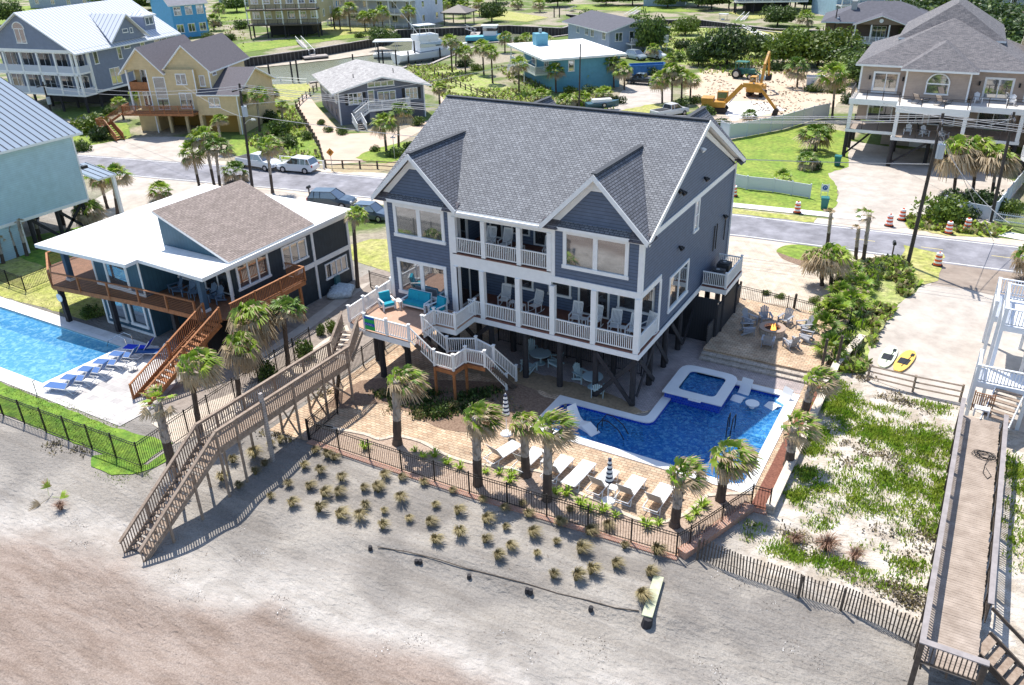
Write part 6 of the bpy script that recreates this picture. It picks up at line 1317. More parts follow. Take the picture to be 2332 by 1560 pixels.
wire(tip('b', 0, -1.2), Vector((16.0, 36.6, .1)), .0, 'guy wire from the tall pole down across the road'); wire(tip('d', 0, -.3), tip('a', 0, -2.), 1.0, 'cable from the thin pole to the left roadside pole'); wire(tip('c', 0, -.6), Vector((1.6, 61, 6.0)), .8, 'service drop to the tan house'); wire(tip('a', 0, -3.3), Vector((-75, 34, 7)), .5, 'service drop to the yellow house')
# white vinyl fences across the road
def vfence(pts, h, label, pick=False, nm='vinyl_fence', dens=None):
    t = thing(nm, label, 'fence', (0, 0, 0)); P = []
    for a, b in zip(pts, pts[1:]):
        n = max(1, round((b-a).length/2.3))
        for k in range(n): P.append(a.lerp(b, k/n))
    P.append(pts[-1]); FW = mat('white fence vinyl', (.60, .64, .70), rough=.5)
    for a, b in zip(P, P[1:]):
        mb = MB()
        if pick:
            for z in (.25, h*.8): mb.bar((a.x, a.y, z), (b.x, b.y, z), .04, .08)
            n = max(2, int((b-a).length/.16))
            for k in range(n): q = a.lerp(b, (k+.5)/n); mb.bar((q.x, q.y, .08), (q.x, q.y, h), .075, .02, up=(b-a))
        else: mb.bar((a.x, a.y, h/2+.03), (b.x, b.y, h/2+.03), .04, h-.1); mb.bar((a.x, a.y, h), (b.x, b.y, h), .07, .06)
        mb.build('panel', FW, t)
    for p in P: mb = MB(); mb.bx(p.x-.065, p.x+.065, p.y-.065, p.y+.065, 0, h+.12); mb.build('post', FW, t)
vfence(PX((1668, 425), (1700, 432), (1760, 438), (1843, 452)), 1.3, 'low curved white fence in front of the green lawn across the road'); vfence(PX((1640, 310), (1660, 318), (1700, 312), (1780, 296), (1850, 275), (1885, 268)), 1.8, 'long curving white fence between the lawn and the building site')
vfence(PX((2150, 478), (2200, 492), (2252, 502)), 1.2, 'white fence panel run beside the right-hand poles'); vfence(PX((2252, 505), (2340, 518)), 1.0, 'white picket fence at the right edge across the road', True, 'picket_fence'); vfence(PX((2262, 500), (2310, 440), (2340, 405)), 1.5, 'white fence running away from the road at the right edge')
def rfence(pts, h, label, m_=TIMBD, rails=(.4, .85), zf=0.):
    t = thing('rail_fence', label, 'fence', (0, 0, 0)); P = []
    for a, b in zip(pts, pts[1:]):
        n = max(1, round((b-a).length/2.2))
        for k in range(n): P.append(a.lerp(b, k/n))
    P.append(pts[-1])
    for p in P: mb = MB(); mb.bx(p.x-.07, p.x+.07, p.y-.07, p.y+.07, 0, h); mb.build('post', m_, t)
    for z in rails: mb = MB(); mb.tube([(p.x, p.y, z) for p in P], .05, 4); mb.build('rail', m_, t)
rfence(PX((738, 378), (728, 340), (700, 290), (675, 248), (690, 232), (722, 205)), 1.1, 'dark post and rail fence curving round the small grey house drive'); rfence(PX((742, 382), (860, 385), (905, 388)), .9, 'low dark rail fence along the road in front of the sandy drive'); rfence(PX((990, 172), (1060, 205), (1130, 235)), .9, 'low fence along the dune meadow')
rfence(PX((640, 372), (690, 376), (738, 384)), .9, 'short white rail fence beside the white SUV', WHITE); rfence(PX((1690, 66), (1740, 85), (1790, 108)), .9, 'white rail fence beside the far footpath', WHITE); rfence(PX((595, 193), (640, 188), (700, 192)), .9, 'white rail fence at the canal edge behind the yellow house', WHITE)
# ------------------------------------------------------------ houses
class House:
    """local frame: x along the front, y away from the front, z up"""
    def __init__(s, label, p, yaw, name='house', cat='house'):
        s.o = thing(name, label, cat, (p[0], p[1], 0), R_(yaw))
    def box(s, name, m_, *bs):
        mb = MB()
        for b in bs: mb.bx(*b)
        return mb.build(name, m_, s.o)
    def win(s, side, a, z, w, h, at=0., cols=1, rows=1, nm='window', m_=WHITE, cas=.1, glass=None, **k):
        """side f/b/r/l at offset `at` of that wall plane"""
        if side == 'f': p, u, n = (a, at-.001, z), (1, 0, 0), (0, -1, 0)
        elif side == 'r': p, u, n = (at+.001, a, z), (0, 1, 0), (1, 0, 0)
        elif side == 'l': p, u, n = (at-.001, a+w, z), (0, -1, 0), (-1, 0, 0)
        return frame(s.o, nm, p, u, n, w, h, m_, cols=cols, rows=rows, cas=cas, glass=glass, **k)
    def gable(s, x0, x1, y0, y1, ze, zr, axis, rm, wm, oh=.5, trim=WHITE, fill=True, t=.2):
        mb = MB(); f = MB()
        if axis == 'x':
            ym = (y0+y1)/2; k = (zr-ze)/((y1-y0)/2); zo = ze-oh*k
            mb.slab([(x0-oh, y0-oh, zo), (x1+oh, y0-oh, zo), (x1+oh, ym, zr), (x0-oh, ym, zr)], t, 0, 1); mb.slab([(x0-oh, y1+oh, zo), (x1+oh, y1+oh, zo), (x1+oh, ym, zr), (x0-oh, ym, zr)], t, 0, 1)
            W2 = [([(x, y0, ze), (x, y1, ze), (x, ym, zr-.05)], (d, 0, 0)) for x, d in ((x0, .15), (x1, -.15))]
        else:
            xm = (x0+x1)/2; k = (zr-ze)/((x1-x0)/2); zo = ze-oh*k
            mb.slab([(x0-oh, y0-oh, zo), (x0-oh, y1+oh, zo), (xm, y1+oh, zr), (xm, y0-oh, zr)], t, 0, 1); mb.slab([(x1+oh, y0-oh, zo), (x1+oh, y1+oh, zo), (xm, y1+oh, zr), (xm, y0-oh, zr)], t, 0, 1)
            W2 = [([(x0, y, ze), (x1, y, ze), (xm, y, zr-.05)], (0, d, 0)) for y, d in ((y0, .15), (y1, -.15))]
        r = mb.build('roof', [rm, trim], s.o)
        for a, b in (W2 if fill else ()): f = MB(); f.ext(a, b); f.build('gable_wall', wm, s.o)
        return r
    def hip(s, x0, x1, y0, y1, ze, zr, rm, oh=.5, trim=WHITE, t=.2, name='roof', rid=None):
        x0 -= oh; x1 += oh; y0 -= oh; y1 += oh; w, d = x1-x0, y1-y0; mb = MB(); i = min(w, d)/2 if rid is None else rid
        if w >= d: a, b = (x0+i, (y0+y1)/2, zr), (x1-i, (y0+y1)/2, zr)
        else: a, b = ((x0+x1)/2, y0+i, zr), ((x0+x1)/2, y1-i, zr)
        P = [(x0, y0, ze), (x1, y0, ze), (x1, y1, ze), (x0, y1, ze)]
        if w >= d: fs = [[P[0], P[1], b, a], [P[1], P[2], b], [P[2], P[3], a, b], [P[3], P[0], a]]
        else: fs = [[P[0], P[1], a], [P[1], P[2], b, a], [P[2], P[3], b], [P[3], P[0], a, b]]
        for f in fs: mb.slab(f, t, 0, 1)
        return mb.build(name, [rm, trim], s.o)
    def piles(s, xs, ys, z, r=.17, m_=PILE):
        for x in xs:
            for y in ys: mb = MB(); mb.cyl((x, y, -.1), (x, y, z), r, r, 7); mb.build('piling', m_, s.o)
    def deck(s, x0, x1, y0, y1, z, m_=CEDARD, rim=WHITE, rails='', rm=WHITE, nm='deck', h=.95, sp=.16, cable=False):
        s.box(nm, m_, (x0, x1, y0, y1, z-.08, z)); s.box('rim_board', rim, (x0-.04, x1+.04, y0-.04, y0-.003, z-.32, z-.01), (x0-.04, x0-.003, y0, y1, z-.32, z-.01), (x1+.003, x1+.04, y0, y1, z-.32, z-.01))
        for c in rails:
            a, b = {'f': ((x0, y0, z), (x1, y0, z)), 'l': ((x0, y0, z), (x0, y1, z)), 'r': ((x1, y0, z), (x1, y1, z)), 'b': ((x0, y1, z), (x1, y1, z))}[c]
            rail(s.o, a, b, rm, h=h, sp=sp, bw=.05, top=(.12, .06), cable=cable)
            L = (Vector(b)-Vector(a)).length; n = max(1, round(L/2.2))
            for k in range(n+1): p = Vector(a).lerp(Vector(b), k/n); post(s.o, p, rm, h+.08, .11, cap=False)
    def cols(s, xs, y, z0, z1, w=.26, m_=WHITE):
        for x in xs: s.box('column', m_, (x-w/2, x+w/2, y-w/2, y+w/2, z0, z1))
def sid(nm, c, k=.6, row=.2): return mat(nm, c, rough=.65, noise=(1.5, .12), pat=('siding', row, .12, (c[0]*k, c[1]*k, c[2]*k)))
# pale aqua house cut by the left edge
h = House('pale aqua house with blue-grey standing seam roof, cut off by the left edge', (-54.3, 5.6), 0); AQ = sid('aqua siding', (.42, .58, .65), .78, .17)
h.box('wall', AQ, (-18, 0, -26, 0, 2.8, 8.7)); h.box('lower_wall', AQ, (-17, -.02, -26, -6.4, 0, 2.78)); h.box('trim', WHITE, (-.1, .04, -.1, .04, 2.8, 8.6), (-.1, .05, -6.6, -6.37, 0, 2.75), (.003, .05, -26, -.1, 2.7, 2.95))
mb = MB(); mb.slab([(.6, -27, 8.7), (.6, .7, 8.7), (-9.2, .7, 12.6), (-9.2, -27, 12.6)], .2, 0, 1); mb.slab([(-19, -27, 8.7), (-19, .7, 8.7), (-9.2, .7, 12.6), (-9.2, -27, 12.6)], .2, 0, 1); mb.build('roof', [METALB, WHITE], h.o); mb = MB(); mb.ext([(0, 0, 8.7), (-18, 0, 8.7), (-9.2, 0, 12.4)], (0, -.2, 0)); mb.build('gable_wall', AQ, h.o)
mb = MB(); mb.slab([(1.0, .7, 4.6), (1.0, 2.6, 4.6), (-3, 2.6, 5.2), (-3, .7, 5.2)], .15, 0, 1); mb.build('porch_roof', [METALB, WHITE], h.o); h.piles((-.3, -4, -8), (-.5, -3, -5.5), 2.8); h.cols((.7,), 2.4, 0, 4.5)
for a, b in (((-.3, -.5, .2), (-.3, -3, 2.7)), ((-.3, -3, .2), (-.3, -.5, 2.7)), ((-.3, -3, .2), (-.3, -5.5, 2.7))): mb = MB(); mb.bar(a, b, .08, .25); mb.build('brace', PILE, h.o)
mb = MB(); mb.box((.15, .3, 5.7), (.3, .5, .25)); mb.build('wall_light', BLACK, h.o); mb = MB(); mb.bx(.002, .05, -9.6, -9.0, .35, .8); mb.build('foundation_vent', BLACK, h.o)
# big blue-grey house with white metal roof
h = House('large blue-grey three-storey house with bright white metal roof and stacked screened porches', (-100.2, 37.8), 10); BG = sid('blue grey siding', (.20, .235, .32), .75)
h.box('wall', BG, (-17, 0, 3.2, 27, 2.7, 9.2)); h.gable(-17, 0, 0, 27, 9.2, 14.4, 'y', METALW, BG, .7); 
mb = MB(); mb.slab([(.72, 9.2, 9.1), (-8.5, 9.2, 14.3), (-4, 13.5, 14.2), (-4, 13.5, 14.2)][:3], .12, 0, 1) if 0 else None
mb = MB(); mb.slab([(.9, 8.2, 9.35), (.9, 13.4, 13.1), (-6.2, 13.4, 13.1)], .15, 0, 1); mb.slab([(.9, 18.6, 9.35), (.9, 13.4, 13.1), (-6.2, 13.4, 13.1)], .15, 0, 1); mb.build('cross_gable_roof', [METALW, WHITE], h.o)
mb = MB(); mb.ext([(.3, 8.6, 9.3), (.3, 18.2, 9.3), (.3, 13.4, 12.7)], (-.3, 0, 0)); mb.build('cross_gable_wall', BG, h.o); h.win('r', 12.3, 10.4, 1.4, .6, .3); h.win('r', 14.2, 10.2, .8, .8, .3)
h.box('dormer', BG, (-3.6, -1.2, 20.5, 23.5, 9.8, 12.2)); h.hip(-3.6, -1.2, 20.5, 23.5, 12.2, 13.0, METALW, .35, name='dormer_roof'); h.win('r', 20.9, 10.7, 2.2, 1.2, -1.2, cols=2)
h.box('trim', WHITE, (-17.1, .06, -.06, 0, 8.8, 9.2), (.003, .06, 0, 27, 8.85, 9.2), (.003, .06, 3.1, 3.3, 2.7, 8.8), (.003, .06, 26.8, 27, 2.7, 8.8), (.003, .06, 3.2, 27, 2.6, 2.9))
f = h.win('f', -10, 10.0, 1.9, 2.1, 0, cols=2); mb = MB(); mb.ext([(-9.05+1.0*math.cos(PI*k/10), -.03, 12.05+.9*math.sin(PI*k/10)) for k in range(11)], (0, -.04, 0)); mb.build('arch_pane', GLASS, h.o); mb = MB(); mb.tube([(-9.05+1.05*math.cos(PI*k/10), -.06, 12.05+.95*math.sin(PI*k/10)) for k in range(11)], .09, 5); mb.build('arch_trim', WHITE, h.o)
for z in (2.7, 5.9):
    h.box('porch_floor', WHITE, (-17, -.02, .2, 3.2, z-.25, z)); h.cols((-16.8, -13.6, -10.4, -7.2, -4, -1, -.2), .25, z, z+3., .3); h.box('parapet', mat('pale parapet', (.5, .53, .6)), (-16.8, -.2, .2, .3, z, z+.95), (-.15, -.05, .4, 3.1, z, z+.95)); h.box('porch_beam', WHITE, (-17, 0, .1, .4, z+2.75, z+3.05)); h.cols((-.15,), 3.0, z, z+3., .3)
    for k in range(5): h.win('f', -16+3.2*k, z+.1, 2.2, 2.3, 3.2, cols=2, nm='patio_door', glass=GLASSD)
for y, z, w_, hh, c in ((4.2, 6.7, 1.1, 2.2, 1), (10.2, 6.7, 1.1, 2.2, 1), (12.2, 8.0, 1.6, .7, 1), (16.5, 6.6, 1.2, 2.2, 1), (20.5, 8.0, 1.6, .7, 1), (22.5, 8.0, 1.6, .7, 1), (7.2, 3.2, 2.6, 2.5, 2), (13.6, 3.2, 1.2, 2.3, 1), (19.6, 3.2, 1.2, 2.3, 1)): h.win('r', y, z, w_, hh, 0, cols=c)
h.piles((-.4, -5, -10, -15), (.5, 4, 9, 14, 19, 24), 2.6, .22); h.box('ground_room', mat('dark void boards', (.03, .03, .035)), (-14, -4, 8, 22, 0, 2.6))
h.o.scale = (1, .78, .95)
# yellow house
h = House('yellow house with dark shingle roof, cedar deck and open garage bays', (G(316, 302).x, G(316, 302).y), 22); YE = sid('yellow siding', (.62, .48, .27), .82); YR = mat('yellow house shingle', (.115, .105, .12), rough=.88, noise=(6., .3))
h.box('wall', YE, (0, 11, 2.2, 13, 2.9, 8.2), (3.4, 11, 0, 2.2, 2.9, 8.2), (0, 3.2, 1, 10, 0, 2.88), (3.2, 11, 5, 13, 0, 2.88), (11, 17.5, -.6, 12, 2.9, 5.2), (11, 17.5, 1, 12, 0, 2.88)); 
h.gable(-.3, 6.0, -.1, 13, 8.2, 11.0, 'y', YR, YE, .5); h.gable(6.0, 13.2, .6, 13, 8.2, 11.2, 'y', YR, YE, .4); h.box('upper_wall', YE, (11, 13.2, .6, 12, 5.2, 8.2))
mb = MB(); mb.slab([(11.3, -1., 5.2), (18.1, -1., 5.2), (18.1, 5.7, 7.7), (11.3, 5.7, 7.7)], .18, 0, 1); mb.slab([(13.2, 12.4, 5.2), (18.1, 12.4, 5.2), (18.1, 5.7, 7.7), (13.2, 5.7, 7.7)], .18, 0, 1); mb.build('wing_roof', [YR, WHITE], h.o); mb = MB(); mb.ext([(17.5, -.6, 5.2), (17.5, 12, 5.2), (17.5, 5.7, 7.55)], (-.2, 0, 0)); mb.build('wing_gable', YE, h.o)
h.box('trim', WHITE, (-.06, .1, 2.14, 2.2, 2.9, 8.2), (3.34, 3.5, -.06, 0, 2.9, 8.2), (10.9, 11.06, -.06, 0, 0, 8.2), (17.4, 17.56, -.66, -.6, 0, 5.2), (3.3, 3.5, -.05, 0.0, 0, 2.8), (13, 13.2, .53, .597, 5.4, 8.2))
h.box('garage_shade', mat('garage ochre', (.32, .19, .04), rough=.8), (3.25, 10.9, 4.9, 4.98, 0, 2.8), (11.1, 17.4, .9, .98, 0, 2.8)); [h.box('garage_column', YE, b) for b in ((5.4, 5.8, 0, .4, 0, 2.9), (8.2, 8.6, 0, .4, 0, 2.9), (10.9, 11.4, -.6, .2, 0, 2.9), (17, 17.5, -.6, 1., 0, 2.9))]; h.box('garage_beam', YE, (3.2, 11, -.05, .3, 2.5, 2.9), (11.4, 17, -.6, -.2, 2.5, 2.9))
h.box('balcony_rail', CEDAR, (.1, 3.3, .1, .2, 5.7, 6.6), (.1, .2, .2, 2.2, 5.7, 6.6)); h.box('balcony_floor', CEDAR, (0, 3.4, 0, 2.2, 5.4, 5.65)); h.box('balcony_post', WHITE, (0, .25, 0, .25, 2.9, 8.2))
for a in (('f', 4.3, 3.1, 1.9, 4.2, 0, 1, 3), ('f', 8., 6.3, 1.7, 1.4, 0, 2, 1), ('f', 8, 3.2, 2.1, 2.1, 0, 2, 1), ('f', .7, 3.1, 1.6, 2.1, 2.2, 1, 1), ('f', 1, 5.9, 1.4, 2, 2.2, 1, 1), ('f', 11.4, 6., .9, 1.4, .6, 1, 1), ('f', 12.9, 3.5, 1.8, 1.3, -.6, 2, 1)): h.win(a[0], a[1], a[2], a[3], a[4], a[5], cols=a[6], rows=a[7])
h.win('r', 1.4, 7.2, 1.2, .5, 13.2); h.win('r', 5, 5.9, 1., 1.6, 13.2); h.deck(-.6, 10.8, -1.9, -.05, 2.95, CEDARD, CEDAR, 'fl', CEDAR); stairs(h.o, (-1.2, -1.5, 2.9), (-3.6, -2.3, 1.5), 1.2, CEDAR, CEDAR); stairs(h.o, (-3.0, -2.6, 1.5), (.2, -5.0, .05), 1.2, CEDAR, CEDAR)
h.box('landing', CEDAR, (-4.4, -3.0, -3.3, -1.6, 1.42, 1.5)); h.box('landing_post', CEDAR, (-4.4, -4.25, -3.3, -3.15, 0, 2.5)); rail(h.o, (-3.0, -3.3, 1.5), (.0, -5.6, .05), CEDAR); rail(h.o, (-3.0, -2.0, 1.5), (.5, -4.5, .05), CEDAR); rail(h.o, (-.6, -2.1, 2.95), (-3.4, -3.0, 1.5), CEDAR); rail(h.o, (-4.4, -1.6, 1.5), (-4.4, -3.3, 1.5), CEDAR); rail(h.o, (-4.4, -3.3, 1.5), (-3.0, -3.3, 1.5), CEDAR)
h.o.scale = (.84, .9, .97)
# small grey house with shutters
h = House('small slate grey house with pale roof, black shutters and a white front stair', (-61.0, 47.3), 51); SG = sid('slate grey siding', (.15, .165, .215), .72); RP = mat('pale worn shingle', (.44, .425, .415), rough=.9, noise=(1.5, .25), pat=('brick', .5, .2, .01, (.35, .335, .33), (.24, .23, .23)), nscale2=(2., .3))
h.box('wall', SG, (0, 11.6, 0, 14.5, 0, 4.5)); h.gable(0, 11.6, 0, 14.5, 4.5, 5.9, 'y', RP, SG, .9); h.box('trim', WHITE, (-.05, .12, -.05, 0, 0, 4.5), (11.5, 11.65, -.05, 0, 0, 4.5), (-.05, -.003, -.0, .15, 0, 4.5))
h.win('f', 1.3, 2.5, 1.9, 1.5, 0, cols=3, rows=2); h.win('f', 9., 2.5, 1.7, 1.5, 0, cols=3, rows=2); h.win('f', 3.9, 2.2, .9, 2.0, 0, nm='door'); h.win('f', 5.2, 2.6, 2.5, 1.3, 0, cols=3); h.win('f', 4.0, 4.5, 3.6, .7, -.0, cols=4)
for x in (.85, 3.25, 8.55, 10.75): h.box('shutter', BLACK, (x, x+.38, -.05, -.003, 2.5, 4.0))
for y in (1.2, 5, 9, 11): h.win('l', y, 2.6, 1.6, 1.2, 0, cols=2, rows=2)
for y in (2, 5.5, 9): h.win('l', y, .6, .9, 1.2, 0, glass=GLASSD, m_=SG)
h.deck(3.4, 9.0, -2.2, 0, 2.15, GREYPL, WHITE, 'fr', WHITE); h.box('deck_column', SG, (3.5, 4.3, -2.1, -1.5, 0, 1.85), (8.3, 8.9, -2.1, -1.5, 0, 1.85)); stairs(h.o, (3.3, -1.6, 2.1), (1.4, -2.4, 1.1), 1.2, GREYPL, WHITE); stairs(h.o, (1.6, -2.6, 1.1), (1.9, -4.6, .05), 1.2, GREYPL, WHITE)
rail(h.o, (3.4, -2.2, 2.15), (1.4, -3.0, 1.1), WHITE); rail(h.o, (2.2, -2.9, 1.1), (2.5, -4.6, .05), WHITE); rail(h.o, (1.0, -2.9, 1.1), (1.3, -4.6, .05), WHITE); rail(h.o, (3.4, -1., 2.15), (1.4, -1.8, 1.1), WHITE); h.box('lattice', mat('dark lattice', (.05, .05, .06), pat=('batten', .14, .4, (.2, .2, .24))), (9.1, 11.3, -.04, -.003, .1, 2.1))
for x, y in ((3, 4), (9, 6)): mb = MB(); mb.cyl((x, y, 4.8), (x, y, 5.7), .06); mb.build('vent_pipe', BLACK, h.o)
# turquoise flat-roofed house
h = House('turquoise blue house with wide flat pale roof and white side stair', (-45.0, 78.3), 47); TQ = sid('turquoise siding', (.12, .33, .43), .8); TU = mat('turquoise wall', (.10, .34, .44), rough=.7, noise=(2., .1))
h.box('wall', TQ, (0, 10.5, 0, 15.5, 0, 4.7)); h.box('roof', [ROOFW], (-2.3, 11.2, -.9, 17.5, 4.75, 5.05)); h.box('chimney', TQ, (1.2, 3.2, 12.5, 14.5, 5.06, 6.9)); h.box('flue', mat('galv', (.4, .4, .38)), (2.0, 2.4, 13.3, 13.7, 6.9, 7.6))
h.win('f', 2., 2.9, 1.0, 1.6, 0); h.win('f', 8.6, 2.7, 1.5, 1.7, 0, cols=2); h.win('l', 3., 2.7, 2.2, 1.6, 0, cols=2); h.win('l', 9., 2.7, 2.2, 1.8, 0, cols=2); h.deck(-2.2, 0, 3, 16, 2.4, GREYPL, WHITE, 'lf', WHITE); h.cols((-2.1,), 3.1, 2.4, 4.75, .14); h.cols((-2.1,), 15.9, 2.4, 4.75, .14); h.cols((-2.1,), 9, 0, 4.75, .14)
stairs(h.o, (-1., 16.0, 2.4), (-1.0, 20, .05), 1.2, GREYPL, WHITE); rail(h.o, (-1.6, 16, 2.4), (-1.6, 20, .05), WHITE); rail(h.o, (-.4, 16, 2.4), (-.4, 20, .05), WHITE)
# pale blue house behind with charcoal roof
h = House('pale lilac-blue house with charcoal low gable roof behind the turquoise house', (-52.2, 114.5), 51); PB = sid('lilac blue siding', (.36, .43, .56), .85); RC = mat('charcoal roof', (.095, .095, .115), rough=.9, noise=(2., .2))
h.box('wall', PB, (0, 11.5, 0, 18.5, 0, 4.5)); h.gable(0, 11.5, 0, 18.5, 4.5, 6.0, 'y', RC, PB, 1.0); h.win('f', 1.2, 2.3, 1.6, 1.6, 0, cols=2); h.win('f', 4.2, 2., 1., 2., 0, nm='door'); h.win('f', 5.5, 2.5, 2.4, 1.5, 0, cols=3, rows=2); h.win('f', 9.4, 2.5, 1.5, 1.6, 0, cols=2, rows=2); h.win('f', 4.2, 4.6, 3.4, .8, 0, cols=3)
for y in (1.5, 6.5, 9., 13): h.win('l', y, 2.5, 1.4, 1.5, 0, cols=2)
h.deck(3.6, 11.6, -2, 0, 2.0, GREYPL, WHITE, 'fr', WHITE); h.piles((3.8, 11.4), (-1.9,), 1.8, .08, WHITE)
# tan house on the right
h = House('tan shingled three-level house with taupe hip roof and white-trimmed decks, upper right', (.6, 57.6), 3); TN = sid('tan shingles', (.42, .33, .27), .8, .16)
h.box('wall', TN, (0, 4.6, 4.2, 20, 6.3, 9.3), (4.6, 10.6, 2.2, 20, 6.3, 9.3), (10.6, 15.8, 4.2, 20, 6.3, 9.3), (.2, 15.6, 5.0, 20, 3.2, 6.0)); h.hip(0, 15.8, 4.2, 20, 9.3, 13.2, ROOFT, .6); h.hip(4.6, 10.6, 2.2, 10, 9.32, 11.6, ROOFT, .6, name='bay_roof', rid=3.6)
h.gable(15.8, 24, 12, 24, 9.0, 12.2, 'x', ROOFT, TN, .4); h.box('side_wall', TN, (15.8, 24, 12, 24, 0, 9.0)); h.hip(3, 13, 11, 25, 11.2, 14.6, ROOFT, .3, name='rear_roof', rid=3.2)
h.box('roof_terrace', mat('terrace membrane', (.62, .58, .54), rough=.8), (-.3, 4.4, .6, 4.2, 5.95, 6.25), (4.4, 11, -1.6, 2.2, 5.95, 6.25), (11, 16, .6, 4.2, 5.95, 6.25), (4.41, 4.6, 2.2, 4.2, 5.95, 6.25)); h.box('terrace_fascia', WHITE, (-.4, 4.35, .5, .6, 5.7, 6.27), (-.4, -.3, .6, 4.4, 5.7, 6.27), (4.35, 11.05, -1.7, -1.6, 5.6, 6.27), (4.35, 4.4, -1.6, .5, 5.6, 6.27), (11.0, 11.05, -1.6, .5, 5.6, 6.27), (11.05, 16.1, .5, .6, 5.7, 6.27), (16, 16.1, .6, 4.4, 5.7, 6.27))
h.deck(-.3, 4.4, .6, 5, 3.1, mat('tan deck', (.35, .28, .23)), WHITE, '', WHITE, nm='lower_deck'); h.deck(4.4, 11, -1.6, 5, 3.1, mat('tan deck', (.35, .28, .23)), WHITE, '', WHITE, nm='lower_deck'); h.deck(11, 16, .6, 5, 3.1, mat('tan deck', (.35, .28, .23)), WHITE, '', WHITE, nm='lower_deck')
for x, y in ((-.1, .8), (4.6, -1.4), (10.8, -1.4), (15.8, .8)): h.cols((x,), y, 3.1, 5.7, .36)
DKM = mat('dark rail', (.06, .05, .05), rough=.5)
for z in (3.1, 6.27):
    for a, b in (((-.3, .7), (4.4, .7)), ((4.6, -1.4), (10.8, -1.4)), ((11, .7), (15.8, .7)), ((-.3, .7), (-.3, 4.2))): rail(h.o, (*a, z), (*b, z), DKM, h=.9, cable=True, top=(.07, .05)); [post(h.o, (Vector((*a, z)).lerp(Vector((*b, z)), k/3)), DKM, .9, .08, cap=False) for k in range(4)]
h.win('f', 1.3, 6.35, 2.6, 2.2, 4.2, cols=2, nm='patio_door', cas=.2, sill=False); h.win('f', 11.9, 6.35, 2.7, 2.2, 4.2, cols=2, nm='patio_door', cas=.2, sill=False); f = h.win('f', 6.6, 6.9, 2.2, 1.1, 2.2, cols=1, cas=.12); mb = MB(); mb.ext([(7.7+1.0*math.cos(PI*k/12), 2.16, 7.9+.95*math.sin(PI*k/12)) for k in range(13)], (0, .03, 0)); mb.build('arch_pane', GLASS, h.o); mb = MB(); mb.tube([(7.7+1.05*math.cos(PI*k/12), 2.14, 7.95+1.0*math.sin(PI*k/12)) for k in range(13)], .08, 5); mb.build('arch_trim', WHITE, h.o)
for x, w_ in ((1.2, 2.6), (5.4, 1.6), (7.4, 2.6), (12, 3)): h.win('f', x, 3.2, w_, 2.2, 5.0, cols=2, nm='patio_door', cas=.15, sill=False, glass=GLASSD)
h.win('r', 6, 7.0, .8, 1.3, 15.8); h.win('r', 9, 4.0, .8, 1.3, 15.6)
for x in (.9, 4.2, 11.4, 15): h.box('wall_lantern', BLACK, (x, x+.18, 3.99, 4.19, 7.7, 8.1))
h.piles((-.1, 4.6, 8, 10.8, 15.8), (.8, 5, 9, 13), 2.95, .2); h.piles((4.6, 10.8), (-1.4,), 2.8, .22); h.box('ground_room', sid('dusty board', (.42, .36, .32)), (3, 13, 8, 18, 0, 2.9)); h.win('f', 6, .0, 2.8, 2.3, 8, nm='garage_door', cas=.1, sill=False, glass=mat('garage white', (.7, .7, .72)))
h.box('trim', WHITE, (-.05, .15, 4.14, 4.2, 6.3, 9.2), (4.55, 4.72, 2.14, 2.2, 6.3, 9.2), (10.48, 10.65, 2.14, 2.2, 6.3, 9.2), (15.65, 15.85, 4.14, 4.2, 6.3, 9.2))
for a, b in (((4.6, -1.4, .3), (8, -1.2, 2.8)), ((10.8, -1.4, .3), (8.6, -1.3, 2.8)), ((-.1, .8, .3), (2.4, 2, 2.8))): mb = MB(); mb.bar(a, b, .08, .2); mb.build('brace', PILE, h.o)
TNO = h.o
def lounge_far(x, y, z, rz, lb, cat='chair', nm='deck_chair', m_=None):
    c, s_ = math.cos(R_(3)), math.sin(R_(3)); p = Vector((.6+x*c-y*s_, 57.6+x*s_+y*c, z))
    if nm == 'sun_lounger': sling_lounger(p, rz, mat('taupe sling', (.40, .33, .28)), lb, 'loungers on the tan house terrace', fm=BLACK)
    else: adirondack(p, rz, m_ or CHW, lb, 'chairs on the tan house', nm)
lounge_far(6.3, .6, 6.26, R_(150), 'taupe lounger left on the tan house roof terrace', nm='sun_lounger'); lounge_far(8.4, .4, 6.26, R_(150), 'taupe lounger right on the tan house roof terrace', nm='sun_lounger'); lounge_far(11.6, 2.5, 6.26, R_(20), 'white chair left of the right-hand terrace doors'); lounge_far(14.6, 2.4, 6.26, R_(-10), 'white tall chair with dark cushion right of the terrace doors')
for k, (x, y) in enumerate(((5.8, .2), (7.4, 0), (9.2, 0), (7, 1.8))): lounge_far(x, y, 3.11, R_(30*k), ['white bar chair at the left of the middle deck of the tan house', 'white bar chair in the middle of the tan house middle deck', 'white bar chair at the right of the tan house middle deck', 'dark chair at the back of the tan house middle deck'][k], m_=DKM if k == 3 else None, nm='bar_chair')
